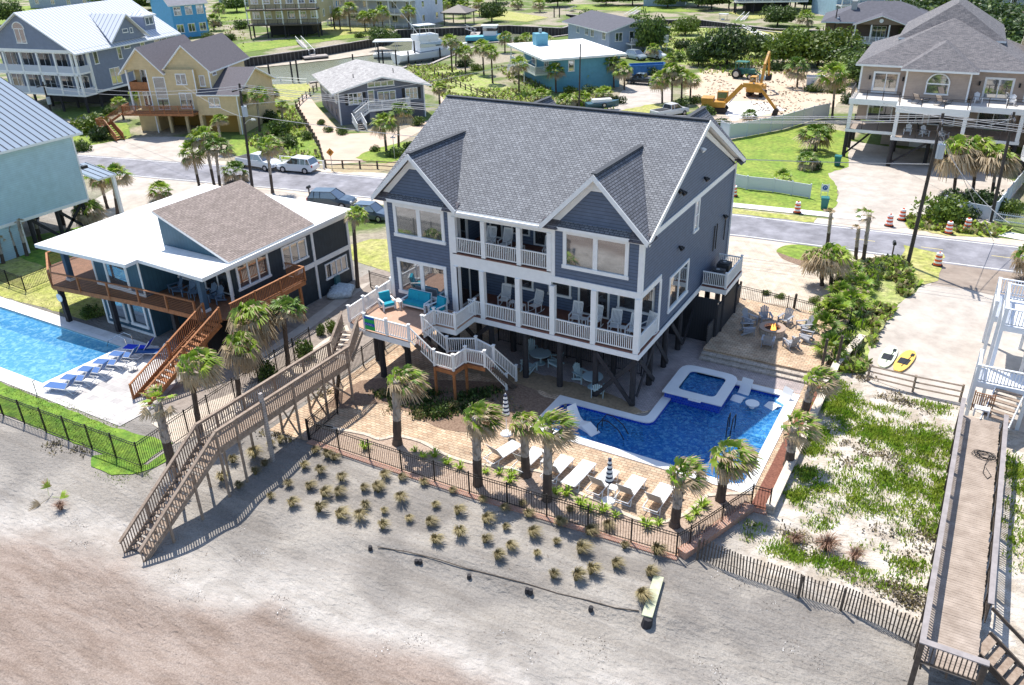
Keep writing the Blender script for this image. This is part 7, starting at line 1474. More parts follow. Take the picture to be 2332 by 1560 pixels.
# brown cottage
h = House('brown cottage with charcoal hip roof and white front porch posts among trees', (G(1935, 120).x, G(1935, 120).y), 8); BR = sid('brown siding', (.16, .11, .085))
h.box('wall', BR, (-5, 14, 3, 15, 2, 5.2)); h.hip(-5, 14, 1.5, 15, 5.2, 8.2, RC, .8, mat('blue white trim', (.5, .56, .62)))
mb = MB(); mb.slab([(-.2, -1.4, 5.0), (4.5, -1.4, 6.6), (4.5, 6, 6.6), (-.2, 6, 5.0)], .15, 0, 1); mb.slab([(9.2, -1.4, 5.0), (4.5, -1.4, 6.6), (4.5, 6, 6.6), (9.2, 6, 5.0)], .15, 0, 1); mb.build('porch_roof', [RC, WHITE], h.o); mb = MB(); mb.ext([(.1, -.9, 5.05), (8.9, -.9, 5.05), (4.5, -.9, 6.4)], (0, .1, 0)); mb.build('gable_wall', mat('brown board', (.22, .16, .12)), h.o)
mb = MB(); mb.cyl((4.5, -1.05, 5.7), (4.5, -.95, 5.7), .35, .35, 14); mb.build('porch_disc', WHITE, h.o); h.deck(0, 9, -1, 3, 2.0, GREYPL, mat('blue white trim', (.5, .56, .62)), 'flr', WHITE); h.cols((.3, 3, 6, 8.7), -.8, 2, 5.0, .25); h.win('f', 3.2, 2.1, 2.4, 2.3, 3, cols=3, nm='patio_door'); stairs(h.o, (4.6, -1.1, 2), (5.2, -4.2, .05), 1.3, WHITE, WHITE); rail(h.o, (4., -1, 2), (4.5, -4.2, .05), WHITE); rail(h.o, (5.3, -1, 2), (5.9, -4.2, .05), WHITE); h.piles((.2, 4.5, 8.8), (-.8, 3), 1.9, .15); h.box('chimney', mat('galv', (.4, .4, .38)), (-1, 0, 5, 6, 5.8, 8.4))
# houses beyond the canal and in the far rows
def far_house(label, pl_, pr_, depth, z0, ze, zr, wc, rm, axis='x', ncols=4, storeys=2, porch=False, wm=None, yaw=None, deckm=None):
    a, b = G(*pl_), G(*pr_); d = b-a; L = d.length; yw = math.degrees(math.atan2(d.y, d.x)) if yaw is None else yaw; h = House(label, (a.x, a.y), yw); W_ = wm or sid('siding '+label[:14], wc, .8, .3)
    h.box('wall', W_, (0, L, 0, depth, z0, ze))
    if axis == 'hip': h.hip(0, L, 0, depth, ze, zr, rm, .7)
    else: h.gable(0, L, 0, depth, ze, zr, axis, rm, W_, .7)
    sh = (ze-z0)/storeys
    for s_ in range(storeys):
        for k in range(ncols):
            x = L*(k+.5)/ncols-.8; h.win('f', x, z0+sh*s_+sh*.3, 1.7, sh*.5, 0, cols=2, cas=.14)
        for k in range(2): h.win('r', depth*(k+.5)/2-.6, z0+sh*s_+sh*.3, 1.3, sh*.5, L, cas=.14)
        if porch: h.deck(0, L, -2.6, 0, z0+sh*s_, GREYPL, deckm or WHITE, 'f', deckm or WHITE, sp=.35); h.cols([L*k/4+.1-.2*(k == 4) for k in range(5)], -2.5, z0+sh*s_, z0+sh*(s_+1), .22)
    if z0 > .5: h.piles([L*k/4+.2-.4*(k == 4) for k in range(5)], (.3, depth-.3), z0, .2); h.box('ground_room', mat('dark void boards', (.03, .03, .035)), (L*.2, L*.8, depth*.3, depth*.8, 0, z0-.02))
    if z0 > .5 and porch: h.piles([L*k/4+.2-.4*(k == 4) for k in range(5)], (-2.4,), z0-.1, .16)
    return h
far_house('sky blue two-storey house with grey gable roof near the top left', (402, 88), (478, 80), 14, 0, 7.6, 11.5, (.10, .38, .68), mat('light grey roof', (.24, .24, .27), rough=.9, noise=(1., .15)), 'x', 3)
far_house('pale blue-grey house with a navy awning at the top left edge', (70, 18), (215, 20), 12, 0, 8, 11, (.38, .42, .50), RC, 'x', 4)
far_house('mustard beige house on pilings with long rear deck by the canal', (578, 85), (735, 82), 13, 3.0, 9.4, 13, (.50, .42, .24), RC, 'x', 6, 2, True, deckm=TIMBD)
far_house('white house with tall windows and balconies beyond the canal', (760, 55), (950, 62), 13, 0, 9.6, 13, (.62, .66, .74), METALW, 'x', 6, 3, True)
far_house('pale blue raised house with pool terrace at the top right of centre', (1670, 30), (1832, 28), 12, 3.0, 8.5, 12, (.34, .47, .58), RC, 'x', 5, 2, True); far_house('light blue three-storey house behind the brown cottage', (1900, 40), (2032, 34), 12, 0, 9, 12.5, (.42, .58, .68), RC, 'x', 4, 3, True)
far_house('pale grey-blue house with white balcony rails above the green trees', (2150, 48), (2345, 58), 12, 3.2, 9.5, 13, (.45, .54, .60), RC, 'x', 6, 2, True); far_house('brown-roofed house at the top right corner', (2300, 100), (2420, 105), 12, 0, 4.6, 8.2, (.20, .14, .12), mat('brown roof', (.19, .145, .14), rough=.9, noise=(1., .2)), 'hip', 3, 1)
far_house('small pale blue house at the top edge right of centre', (1465, 14), (1560, 14), 11, 0, 6, 9, (.40, .50, .60), RC, 'x', 3, 1); far_house('grey house row at the top edge left of centre', (500, 14), (570, 13), 10, 0, 6, 9, (.36, .40, .44), RC, 'x', 3, 2)
# neighbour past the tan house: raised deck in shadow
h = House('dark raised deck house at the right edge beyond the tan house', (17.6, 52), 20); h.box('wall', TN, (4, 14, 2, 14, 3, 8)); h.gable(4, 14, 2, 14, 8, 11, 'x', ROOFT, TN); h.deck(0, 8, -2, 2, 3, TIMB, WHITE, 'fl', WHITE); h.piles((.2, 4, 7.8), (-1.8, 1.8, 8), 2.9)
# ------------------------------------------------------------ bulkheads, docks and boats
C = CANALS[0]
def bulk(pts, label, top=.35):
    t = thing('bulkhead', label, 'seawall', (0, 0, 0)); mb = MB(); 
    for a, b in zip(pts, pts[1:]): mb.bar((a[0], a[1], (top-1.9)/2), (b[0], b[1], (top-1.9)/2), .3, top+1.9)
    mb.build('planking', BULK, t); mb = MB()
    for a, b in zip(pts, pts[1:]): mb.bar((a[0], a[1], top+.06), (b[0], b[1], top+.06), .6, .12)
    mb.build('cap', GREYPL, t)
bulk(C[:5], 'dark timber bulkhead on the far bank below the mustard house'); bulk(C[4:8], 'dark bulkhead round the grassy point beyond the yacht'); bulk(C[8:13], 'long dark bulkhead with pale ribs along the far canal bank'); bulk(C[12:14], 'dark bulkhead at the top right of the canal'); bulk(C[14:19], 'low bulkhead on the near bank beside the meadow', .1); bulk(C[19:28], 'low bulkhead on the near bank behind the small grey house', .1)
def dock(p, q, w_, label, z=-.8):
    t = thing('floating_dock', label, 'dock', (p.x, p.y, z)); mb = MB(); a = Vector((0, 0, 0)); b = Vector((q.x-p.x, q.y-p.y, 0)); mb.bar(a, b, w_, .3); mb.build('float', GREYPL, t); mb = MB(); mb.bar(a-Vector((0, 0, .2)), b-Vector((0, 0, .2)), w_*.9, .3); mb.build('hull', BLACK, t)
def gang(a, b, label):
    t = thing('gangway', label, 'gangway', (0, 0, 0)); mb = MB(); mb.bar(a, b, 1.2, .1); mb.build('deck', GREYPL, t); d = (b-a).normalized(); s_ = Vector((-d.y, d.x, 0))*.6
    for q in (-1, 1): rail(t, a+s_*q, b+s_*q, WHITE, sp=.8)
dock(G(690, 131, -.8), G(745, 126, -.8), 2.4, 'floating dock below the white gangway'); gang(G(680, 92, .5), G(712, 126, -.6), 'white railed gangway sloping to the floating dock, left'); gang(G(1310, 22, .5), G(1285, 30, -.6), 'short gangway at the far bulkhead, middle'); gang(G(1455, 24, .5), G(1425, 42, -.6), 'white gangway on the long far bulkhead'); gang(G(1700, 36, .5), G(1680, 56, -.6), 'gangway beside the small skiff'); dock(G(1650, 58, -.8), G(1725, 62, -.8), 2.4, 'floating dock beside the small skiff')
dock(G(1085, 72, -.8), G(1075, 92, -.8), 2.2, 'floating dock between the yacht and the blue boat'); gang(G(1060, 66, .5), G(1085, 76, -.6), 'gangway behind the blue boat')
def hull(t, L, B_, H_, m_, stripe=None):
    rings = []
    for k in range(9):
        u = k/8; x = -L/2+L*u; w_ = B_/2*(1-max(0, u-.45)**2*3.0) if u > .45 else B_/2; w_ = max(.04, w_); sh = H_*(.75+.35*u*u)
        rings.append([(x, -w_, sh), (x, w_, sh), (x, w_*.85, sh*.35), (x, w_*.2, -.25+.25*max(0, u-.7)*2), (x, -w_*.2, -.25+.25*max(0, u-.7)*2), (x, -w_*.85, sh*.35)])
    mb = MB(); mb.loft(rings); return mb.build('hull', m_, t)
BW_ = mat('boat gelcoat', (.80, .80, .80), rough=.2, spec=.6)
def zw(px, py): return G(px, py, -1.3)
p = zw(985, 135); t = thing('yacht', 'large white sport fishing yacht with flybridge moored on the near bank', 'boat', p, R_(62)); hull(t, 16, 4.8, 2.3, BW_)
mb = MB(); mb.loft([[(-3.5, -1.9, 1.9), (-3.5, 1.9, 1.9), (-3.3, 1.7, 3.9), (-3.3, -1.7, 3.9)], [(3.0, -1.6, 2.1), (3., 1.6, 2.1), (1.4, 1.4, 3.9), (1.4, -1.4, 3.9)]]); mb.build('cabin', BW_, t); mb = MB(); mb.loft([[(-3.4, -1.93, 2.7), (-3.4, 1.93, 2.7), (-3.35, 1.85, 3.4), (-3.35, -1.85, 3.4)], [(2.5, -1.68, 2.75), (2.5, 1.68, 2.75), (1.9, 1.6, 3.4), (1.9, -1.6, 3.4)]]); mb.build('cabin_glass', CG, t)
mb = MB(); mb.bx(-3.6, .8, -1.7, 1.7, 3.92, 4.9); mb.build('flybridge', BW_, t); mb = MB(); mb.bx(-3.4, .4, -1.5, 1.5, 6.6, 6.7); mb.build('hardtop', BW_, t); mb = MB(); [mb.cyl((x, y, 4.9), (x*.9, y*.95, 6.6), .06) for x in (-3.2, .3) for y in (-1.4, 1.4)]; mb.build('tower_frame', RIM, t)
for y, k in ((-1.6, -1), (1.6, 1)): mb = MB(); mb.cyl((-1, y, 3.5), (-5.5, y+k*3.5, 11), .06, .02, 5); mb.build('outrigger', WHITE, t)
p = zw(905, 130); t = thing('deck_boat', 'white boat with a long flat sun canopy in front of the yacht', 'boat', p, R_(30)); hull(t, 9.5, 3.0, 1.1, BW_); mb = MB(); mb.bx(-4.5, 4.0, -1.9, 1.9, 3.2, 3.35); mb.build('canopy', BW_, t)
for x in (-4, 0, 3.6):
    for y in (-1.5, 1.5): mb = MB(); mb.cyl((x, y, .9), (x, y, 3.2), .06); mb.build('canopy_post', RIM, t)
p = zw(1112, 95); t = thing('fishing_boat', 'blue-hulled boat with white wheelhouse beside the far dock', 'boat', p, R_(25)); hull(t, 10, 3.2, 1.6, mat('boat blue', (.10, .40, .55), rough=.3)); mb = MB(); mb.bx(-1, 2, -1.1, 1.1, 1.4, 3.4); mb.build('wheelhouse', BW_, t); mb = MB(); mb.bx(-1.05, 2.05, -1.15, 1.15, 2.4, 3.0); mb.build('cabin_glass', CG, t); mb = MB(); mb.bx(-1.4, 2.3, -1.3, 1.3, 3.42, 3.55); mb.build('roof', BW_, t)
p = zw(1645, 58); t = thing('skiff', 'small white skiff with T-top in the far right of the canal', 'boat', p, R_(10)); hull(t, 6.5, 2.3, .9, BW_); mb = MB(); mb.bx(-1, 1.2, -.9, .9, 2.6, 2.7); mb.build('t_top', BW_, t)
mb = MB(); [mb.cyl((x, y, .7), (x, y, 2.6), .04) for x in (-.8, 1.) for y in (-.8, .8)]; mb.build('t_top_frame', RIM, t); mb = MB(); mb.bx(-.4, .4, -.4, .4, .6, 1.6); mb.build('console', BW_, t)
p = G(1372, 250); t = thing('boat_on_trailer', 'small boat and jet ski on a trailer on the grass behind the grey roof', 'boat', (p.x, p.y, .5), R_(40)); hull(t, 4.6, 1.7, .7, mat('dark teal hull', (.04, .10, .14), rough=.3)); mb = MB(); mb.bx(-1.5, 1.2, -.5, .5, .6, 1.0); mb.build('seat', BW_, t)
for y in (-.85, .85): wheel(t, 0, y, .3, .2)
random.seed(21); lbp = ['first', 'second', 'third', 'fourth', 'fifth', 'sixth', 'seventh', 'eighth', 'ninth', 'tenth', 'eleventh', 'twelfth', 'thirteenth', 'fourteenth', 'fifteenth']
for k, (x, y, hh) in enumerate(((617, 192, 3.4), (667, 186, 3.4), (680, 186, 3.8), (805, 150, 2.2), (864, 146, 3.8), (873, 146, 2.6), (903, 148, 2.8), (931, 146, 2.4), (946, 142, 4), (960, 140, 3.2), (968, 134, 3.6), (987, 138, 2.2), (1003, 138, 2.4), (1262, 52, 3.8), (1274, 52, 3.8))):
    p = zw(x, y); mb = MB(); mb.cyl((0, 0, -.8), (0, 0, hh), .16, .15, 7); o = mb.build('mooring_pile', PILE); o.location = p; tag(o, '%s dark mooring pile from the left along the canal' % lbp[k], 'mooring pile', 'mooring piles in the canal')
h = House('open gazebo with dark roof on the far canal bank', (G(1010, 58).x, G(1010, 58).y), 10, 'gazebo', 'gazebo'); h.hip(0, 6, 0, 6, 3, 4.6, mat('gazebo roof', (.16, .14, .13)), .5, TIMBD); h.cols((.2, 5.8), .2, 0, 3, .2, TIMBD); h.cols((.2, 5.8), 5.8, 0, 3, .2, TIMBD)
# ------------------------------------------------------------ palms
PG1 = foliage('palm green', (.20, .36, .03), (.38, .46, .06), .35); PG2 = foliage('palm deep green', (.07, .16, .02), (.17, .26, .035), .25); PT = foliage('frayed palm tan', (.52, .40, .25), (.34, .25, .14), .2)
TRK1 = mat('palm boots', (.16, .13, .105), rough=.95, noise=(5., 1), col2=(.52, .46, .40), bump=1., bscale=6); TRK2 = mat('palm trunk', (.10, .075, .06), rough=.95, noise=(4., .4), bump=.8, bscale=8)
def crown_mesh(seed, nf=34, wind=(0, 0), dead=.35, tipf=.4, droop=.5, deep=False, blades=13, up=1.):
    rd = random.Random(seed); V = []; F = []; M = []
    def strip(P, w):   # P points, w widths
        i = len(V); return i
    for k in range(nf):
        az = k*2.39996+rd.uniform(-.3, .3); q = (k+.5)/nf; isdead = q > 1-dead; el = R_(82*up-q*125+rd.uniform(-10, 10))
        d = Vector((math.cos(az)*math.cos(el), math.sin(az)*math.cos(el), math.sin(el))); L = rd.uniform(.38, .5); o = Vector((d.x*.06, d.y*.06, rd.uniform(-.12, .06)))
        wv = Vector((wind[0], wind[1], 0)); tip = o+d*L+wv*.12+Vector((0, 0, -.05 if el < 0 else 0)); side = d.cross(Vector((0, 0, 1))); side = side.normalized() if side.length > .1 else Vector((1, 0, 0)); upv = side.cross(d).normalized()
        roll = rd.uniform(-.6, .6); side = (side*math.cos(roll)+upv*math.sin(roll)).normalized(); upv = side.cross(d).normalized()
        mi = 2 if isdead else (1 if deep or rd.random() < .4 else 0)
        i = len(V); V.extend([o-side*.012, o+side*.012, tip+side*.01, tip-side*.01]); F.append((i, i+1, i+2, i+3)); M.append(mi)
        for b in range(blades):
            a = R_(-82+164*b/(blades-1)+rd.uniform(-4, 4)); bd = (d*math.cos(a)+side*math.sin(a)); bl = rd.uniform(.42, .56)*(1-.25*abs(a)/1.4); fold = upv*(.10*abs(math.sin(a)))
            m_ = tip+(bd+fold)*bl*.55+wv*.10; dr = droop*(1.4 if isdead else 1)*rd.uniform(.7, 1.3); e = tip+bd*bl+wv*.32-Vector((0, 0, bl*dr*.55)); wd = .036; s_ = bd.cross(upv).normalized()
            i = len(V); V.extend([tip-s_*.012, tip+s_*.012, m_+s_*wd, m_-s_*wd, e+s_*.009, e-s_*.009]); F.append((i, i+1, i+2, i+3)); M.append(mi); F.append((i+3, i+2, i+4, i+5)); M.append(2 if (isdead or rd.random() < tipf) else mi)
    me = bpy.data.meshes.new('crown'); me.from_pydata([tuple(v) for v in V], [], F)
    for m_ in (PG1, PG2, PT): me.materials.append(m_)
    me.polygons.foreach_set('material_index', M); me.update(); return me
def trunk_mesh(seed, boots=.6, r0=.15, r1=.13):
    """unit-height trunk with old leaf bases over the upper part"""
    rd = random.Random(seed); mb = MB(); n = 10
    for k in range(n): z0, z1 = k/n, (k+1)/n; mb.cyl((0, 0, z0), (0, 0, z1), (r0+(r1-r0)*z0)*(1.2 if k == 0 else 1)*rd.uniform(.94, 1.05), (r0+(r1-r0)*z1)*rd.uniform(.94, 1.05), 8, mi=0 if z0 > 1-boots else 1, cap=k in (0, n-1))
    if boots:
        m_ = int(46*boots)
        for k in range(m_):
            z = 1-boots*(k+.5)/m_; a = k*2.4; d = Vector((math.cos(a), math.sin(a), 0)); s_ = Vector((-d.y, d.x, 0)); p = d*(r1*.9)+Vector((0, 0, z)); i = len(mb.v)
            mb.face([p-s_*.05, p+s_*.05, p+d*.10+s_*.02+Vector((0, 0, .055)), p+d*.10-s_*.02+Vector((0, 0, .055))], 0)
    return mb.mesh('trunk', [TRK1, TRK2], False)
CR_ = {'wind': [crown_mesh(s_, 30+5*(s_ % 4), (.7, .2), .34, .5, .6+.1*(s_ % 3), up=.85+.15*(s_ % 3)) for s_ in (1, 2, 3, 16)], 'shag': [crown_mesh(s_, 44, (.35, .1), .5, .45, 1.) for s_ in (4, 5)], 'full': [crown_mesh(s_, 42, (.15, 0), .26, .15, .65) for s_ in (6, 7, 8)],
       'deep': [crown_mesh(s_, 34, (.1, 0), .28, .08, .7, True) for s_ in (9, 10)], 'thin': [crown_mesh(s_, 13, (.5, 0), .3, .6, .5) for s_ in (11, 12)], 'wilt': [crown_mesh(13, 10, (0, 0), .9, .9, .3, up=1.3)], 'low': [crown_mesh(s_, 26, (.1, 0), .12, .2, .35, up=1.15) for s_ in (14, 15)]}
TK_ = {'boots': [trunk_mesh(s_, .62) for s_ in (1, 2)], 'bare': [trunk_mesh(3, .25, .15, .12)], 'none': []}
pc = [0]
def palm(bx_, by_, cx, cy, R, kind, label, trunk='boots', group='cabbage palms', beach=False, rz=None, name='palm_tree', ts=1.):
    p = H(bx_, by_) if beach else G(bx_, by_); h = max(.25, hgt(p, cx, cy)); q = G(cx, cy, p.z+h); lean = Vector((q.x-p.x, q.y-p.y, 0)); m_ = .45*h
    if lean.length > m_: lean *= m_/lean.length
    pc[0] += 1; k = pc[0]; t = thing(name, label, 'palm', p, 0, group)
    if trunk != 'none':
        me = TK_[trunk][k % len(TK_[trunk])]; o = bpy.data.objects.new('trunk', me); COL.objects.link(o); o.parent = t
        m4 = Matrix.Identity(4); m4[0][0] = m4[1][1] = ts; m4[0][2] = lean.x; m4[1][2] = lean.y; m4[2][2] = h; o.matrix_local = m4
    ms = CR_[kind]; o = bpy.data.objects.new('crown', ms[k % len(ms)]); COL.objects.link(o); o.parent = t; o.location = lean+Vector((0, 0, h)); o.scale = (R, R, R*.92)
    tl = .22 if kind in ('wind', 'shag', 'full', 'deep') else .05; o.rotation_euler = (random.uniform(-tl, tl), random.uniform(-tl, tl), rz if rz is not None else (random.uniform(-.7, .7) if kind in ('wind', 'shag') else random.uniform(0, 6.3))); o.scale.z *= random.uniform(.85, 1.1); return t
B_ = dict(beach=True, ts=1.55)
palm(905, 1012, 915, 868, 1.25, 'wind', 'palm standing alone left of the row, in front of the white stairs', **B_); palm(1088, 1105, 1088, 950, 1.15, 'wind', 'palm just left of the leftmost white lounger', **B_); palm(1198, 1085, 1190, 962, .98, 'wind', 'left palm of the close pair by the second lounger', **B_)
palm(1246, 1140, 1252, 975, 1.12, 'wind', 'right palm of the close pair, in front of the third lounger', **B_); palm(1536, 1198, 1556, 1085, 1.1, 'wind', 'palm in the fence corner right of the last lounger', **B_); palm(1640, 1140, 1660, 1035, 1.25, 'wind', 'palm between the pool and the angled brick fence corner', **B_)
palm(1795, 1062, 1812, 972, 1.1, 'wind', 'palm in the red mulch strip at the pool corner', rz=.2, **B_); palm(1830, 945, 1862, 865, 1.1, 'wind', 'palm in the red mulch strip nearest the patio steps', **B_)
palm(657, 838, 655, 705, 1.35, 'deep', 'palm beside the boardwalk in front of the cedar deck end', trunk='bare'); palm(598, 850, 572, 728, 1.75, 'shag', 'largest shaggy palm in front of the cedar stair top', trunk='bare'); palm(545, 908, 545, 792, 1.3, 'shag', 'shaggy palm just left of the boardwalk post')
palm(455, 985, 445, 832, 1.35, 'shag', 'palm between the cedar stairs and the boardwalk', trunk='bare'); palm(392, 1062, 362, 915, 1.1, 'thin', 'sparse palm leaning over the corner of the black fence', **B_); palm(815, 655, 812, 488, .95, 'full', 'slim palm between the two blue houses', trunk='bare')
palm(245, 475, 225, 402, 1.5, 'full', 'left palm of the pair beside the pale aqua house'); palm(268, 487, 265, 398, 1.5, 'full', 'right palm of the pair beside the pale aqua house'); palm(368, 455, 365, 432, 1.4, 'full', 'low palm behind the flat white roof', trunk='none'); palm(196, 520, 196, 482, 1.7, 'shag', 'low bushy palm at the corner of the pale aqua house', trunk='bare')
for a in ((40, 585, 18, 520, 'first'), (62, 583, 45, 505, 'second'), (92, 548, 73, 478, 'tallest'), (8, 600, 0, 545, 'leftmost')): palm(a[0], a[1], a[2], a[3], .45, 'wilt', '%s wilted palm trunk against the pale aqua wall' % a[4], group='newly planted bare palms')
palm(455, 430, 437, 345, 1.7, 'full', 'leftmost palm of the dense roadside cluster left of the pole'); palm(490, 432, 465, 312, 1.8, 'full', 'tallest palm of the dense roadside cluster'); palm(503, 440, 497, 335, 1.7, 'deep', 'palm of the roadside cluster just left of the utility pole'); palm(540, 415, 535, 390, 1.7, 'deep', 'low dark palm at the foot of the utility pole', trunk='none')
palm(621, 440, 612, 332, 1.6, 'full', 'palm right of the utility pole, in front of the white pickup'); palm(322, 275, 312, 215, 1.4, 'full', 'palm at the left corner of the yellow house'); palm(282, 272, 272, 232, 1.3, 'full', 'small palm left of the yellow house stairs'); palm(505, 345, 500, 272, 1.2, 'full', 'palm in front of the yellow garage bays')
palm(592, 300, 590, 215, 1.6, 'full', 'palm at the right corner of the yellow house'); palm(548, 300, 545, 228, 1.5, 'deep', 'palm between the yellow house and the utility pole'); palm(620, 250, 617, 210, 1.4, 'full', 'palm behind the yellow house on the lawn'); palm(645, 285, 643, 240, 1.1, 'full', 'small palm on the lawn by the curving rail fence')
palm(880, 345, 873, 280, 1.8, 'full', 'left palm of the pair in front of the small grey house'); palm(908, 335, 912, 255, 1.8, 'deep', 'right palm of the pair in front of the small grey house'); palm(1002, 245, 1000, 200, 1.3, 'full', 'palm at the edge of the dune meadow')
for i_, a in enumerate(((1182, 212, 1182, 145), (1266, 212, 1264, 160), (1334, 200, 1332, 168), (1235, 240, 1232, 218), (1292, 245, 1288, 228), (1330, 240, 1325, 222), (1372, 235, 1375, 212), (1398, 200, 1395, 142), (1422, 205, 1420, 158), (1508, 235, 1505, 180), (1530, 235, 1528, 160), (1552, 235, 1550, 172), (1572, 225, 1572, 182), (1492, 135, 1488, 112), (1528, 160, 1525, 135))):
    lb = ['in front of the left wall of the turquoise house', 'in front of the right wall of the turquoise house', 'beside the thin pole at the turquoise house', 'low at the left foot of the turquoise house', 'low, left of the thin pole', 'low, right of the thin pole', 'low beside the boat trailer', 'tall, left of the black pickup', 'lower, left of the black pickup', 'leftmost of the cluster by the excavators', 'tallest of the cluster by the excavators', 'third in the cluster by the excavators', 'rightmost of the cluster by the excavators', 'behind the blue dumpster to the right', 'behind the excavator palm cluster'][i_]
    palm(*a, 1.75 if a[1] > 180 else 1.6, 'full', 'palm '+lb, trunk='bare')
for i_, a in enumerate(((1030, 165, 1025, 92), (1060, 165, 1060, 118), (1038, 150, 1042, 108), (1102, 170, 1097, 105), (1122, 190, 1117, 118), (1150, 120, 1150, 85), (1200, 115, 1197, 88), (1245, 112, 1243, 92))):
    palm(*a, 1.8, 'full', 'palm %s in the row on the near canal bank' % lbp[i_], trunk='bare', group='palms on the near canal bank')
for i_, a in enumerate(((742, 45, 740, 12), (775, 68, 772, 30), (798, 72, 795, 18), (832, 72, 830, 38), (853, 72, 850, 35), (873, 75, 870, 28), (932, 70, 930, 25), (970, 42, 968, 12), (1012, 42, 1010, 10), (1055, 40, 1052, 12), (1092, 38, 1090, 8), (755, 55, 752, 25), (1180, 22, 1178, 5), (1230, 28, 1228, 8), (488, 70, 486, 45), (500, 40, 498, 18))):
    palm(*a, 2.3, 'full', 'distant palm %s beyond the canal' % ['left of the mustard house', 'beside the white house, first', 'beside the white house, tallest', 'in front of the white house, first', 'in front of the white house, second', 'in front of the white house, third', 'at the right end of the white house', 'behind the yacht, first', 'behind the yacht, second', 'near the gazebo, left', 'near the gazebo, right', 'behind the mustard house corner', 'on the grassy point, left', 'on the grassy point, right', 'right of the sky blue house, near', 'right of the sky blue house, far'][i_], trunk='bare', group='distant palms beyond the canal')
palm(1895, 268, 1897, 168, 2.3, 'full', 'tall full palm left of the tan house', trunk='boots'); palm(1815, 200, 1815, 152, 2.2, 'deep', 'palm beside the white container on the building site', trunk='bare'); palm(1855, 345, 1858, 308, 2.3, 'deep', 'broad shaggy palm at the left foot of the tan house', trunk='bare'); palm(1842, 385, 1838, 362, 1.4, 'deep', 'small palm on the lawn near the tan house', trunk='none')
palm(1783, 418, 1783, 405, 1.3, 'low', 'low palmetto behind the curved white fence', trunk='none'); palm(1706, 285, 1708, 262, 1.3, 'deep', 'low palmetto behind the long white fence', trunk='none'); palm(2172, 440, 2172, 352, 2.3, 'shag', 'left shaggy palm of the clump under the tan house deck'); palm(2215, 440, 2215, 345, 2.2, 'shag', 'middle shaggy palm of the clump under the tan house deck'); palm(2258, 450, 2262, 362, 2.2, 'shag', 'right shaggy palm of the clump under the tan house deck')
palm(1892, 655, 1888, 585, 1.7, 'shag', 'big shaggy palm behind the fire pit fence'); palm(1872, 650, 1858, 592, 1.4, 'shag', 'shaggy palm leaning left behind the fire pit fence'); palm(1965, 600, 1975, 488, .95, 'thin', 'slender palm at the near road edge with few fronds'); palm(1948, 590, 1950, 520, .5, 'wilt', 'short bare palm trunk beside the slender roadside palm'); palm(1884, 560, 1889, 485, .6, 'wilt', 'narrow wilted palm above the big shaggy palm')
palm(2345, 640, 2345, 590, 1.5, 'shag', 'shaggy palm cut by the right edge'); palm(1838, 60, 1836, 38, 2.4, 'full', 'palm at the right end of the far bulkhead', trunk='bare'); palm(1985, 48, 1983, 30, 2.2, 'full', 'palm in front of the light blue three-storey house', trunk='bare'); palm(2090, 108, 2072, 88, 2.2, 'full', 'palm right of the brown cottage porch', trunk='bare')
for i_, a in enumerate(((1905, 735, 1905, 705), (1878, 765, 1876, 745), (1940, 715, 1940, 690), (1895, 818, 1892, 795), (1935, 640, 1935, 620), (1915, 690, 1912, 668), (1960, 670, 1958, 650), (1890, 730, 1886, 716))):
    palm(*a, 1.35, 'low', 'low palmetto number %s up the planting strip beside the fire pit' % ['four', 'three', 'five', 'one', 'eight', 'six', 'seven', 'two'][i_].replace('number ', ''), trunk='none', group='palmettos in the planting strip', name='palmetto')
# ------------------------------------------------------------ grasses, shrubs, trees
G1 = foliage('dune grass', (.30, .235, .12), (.17, .155, .06), .2, .28, 3.); G2 = foliage('bright weed', (.22, .40, .03), (.44, .50, .08), .3, .1, 1.2); G3 = foliage('rusty grass', (.30, .17, .12), (.20, .13, .08), .15)
LF1 = foliage('shrub green', (.06, .125, .02), (.16, .22, .04), .25, .15, .8); LF2 = foliage('dark shrub', (.022, .05, .014), (.06, .095, .02), .2, .15, .8); LF3 = foliage('yellow shrub', (.16, .21, .02), (.08, .14, .015), .25, .15, .8); LF4 = foliage('grey twigs', (.20, .17, .14), (.12, .10, .08), .1, .1, 3.); BARK = mat('bark', (.09, .07, .055), rough=.95, bump=.6)
def tuft_mesh(seed, n=80, h=.62, sp=.42, w=.014, bias=.16):
    rd = random.Random(seed); mb = MB()
    for k in range(n):
        a = rd.uniform(0, 2*PI); r = rd.uniform(0, .08); l_ = rd.uniform(.2, 1)**.6*sp; hh = h*rd.uniform(.55, 1.05); p = Vector((r*math.cos(a), r*math.sin(a), -.03)); d = Vector((math.cos(a), math.sin(a), 0)); s_ = Vector((-d.y, d.x, 0))*w
        m_ = p+d*l_*.4+Vector((bias*.3, 0, hh*.7)); e = p+d*l_+Vector((bias, -.02, hh*(1-.35*l_/sp))); mb.face([p-s_, p+s_, m_+s_, m_-s_]); mb.face([m_-s_, m_+s_, e])
    return mb
TM = [tuft_mesh(k, 150+25*k, .60+.05*k, .34+.04*k, .013, .12+.05*k).mesh('blades', [G1]) for k in range(5)]
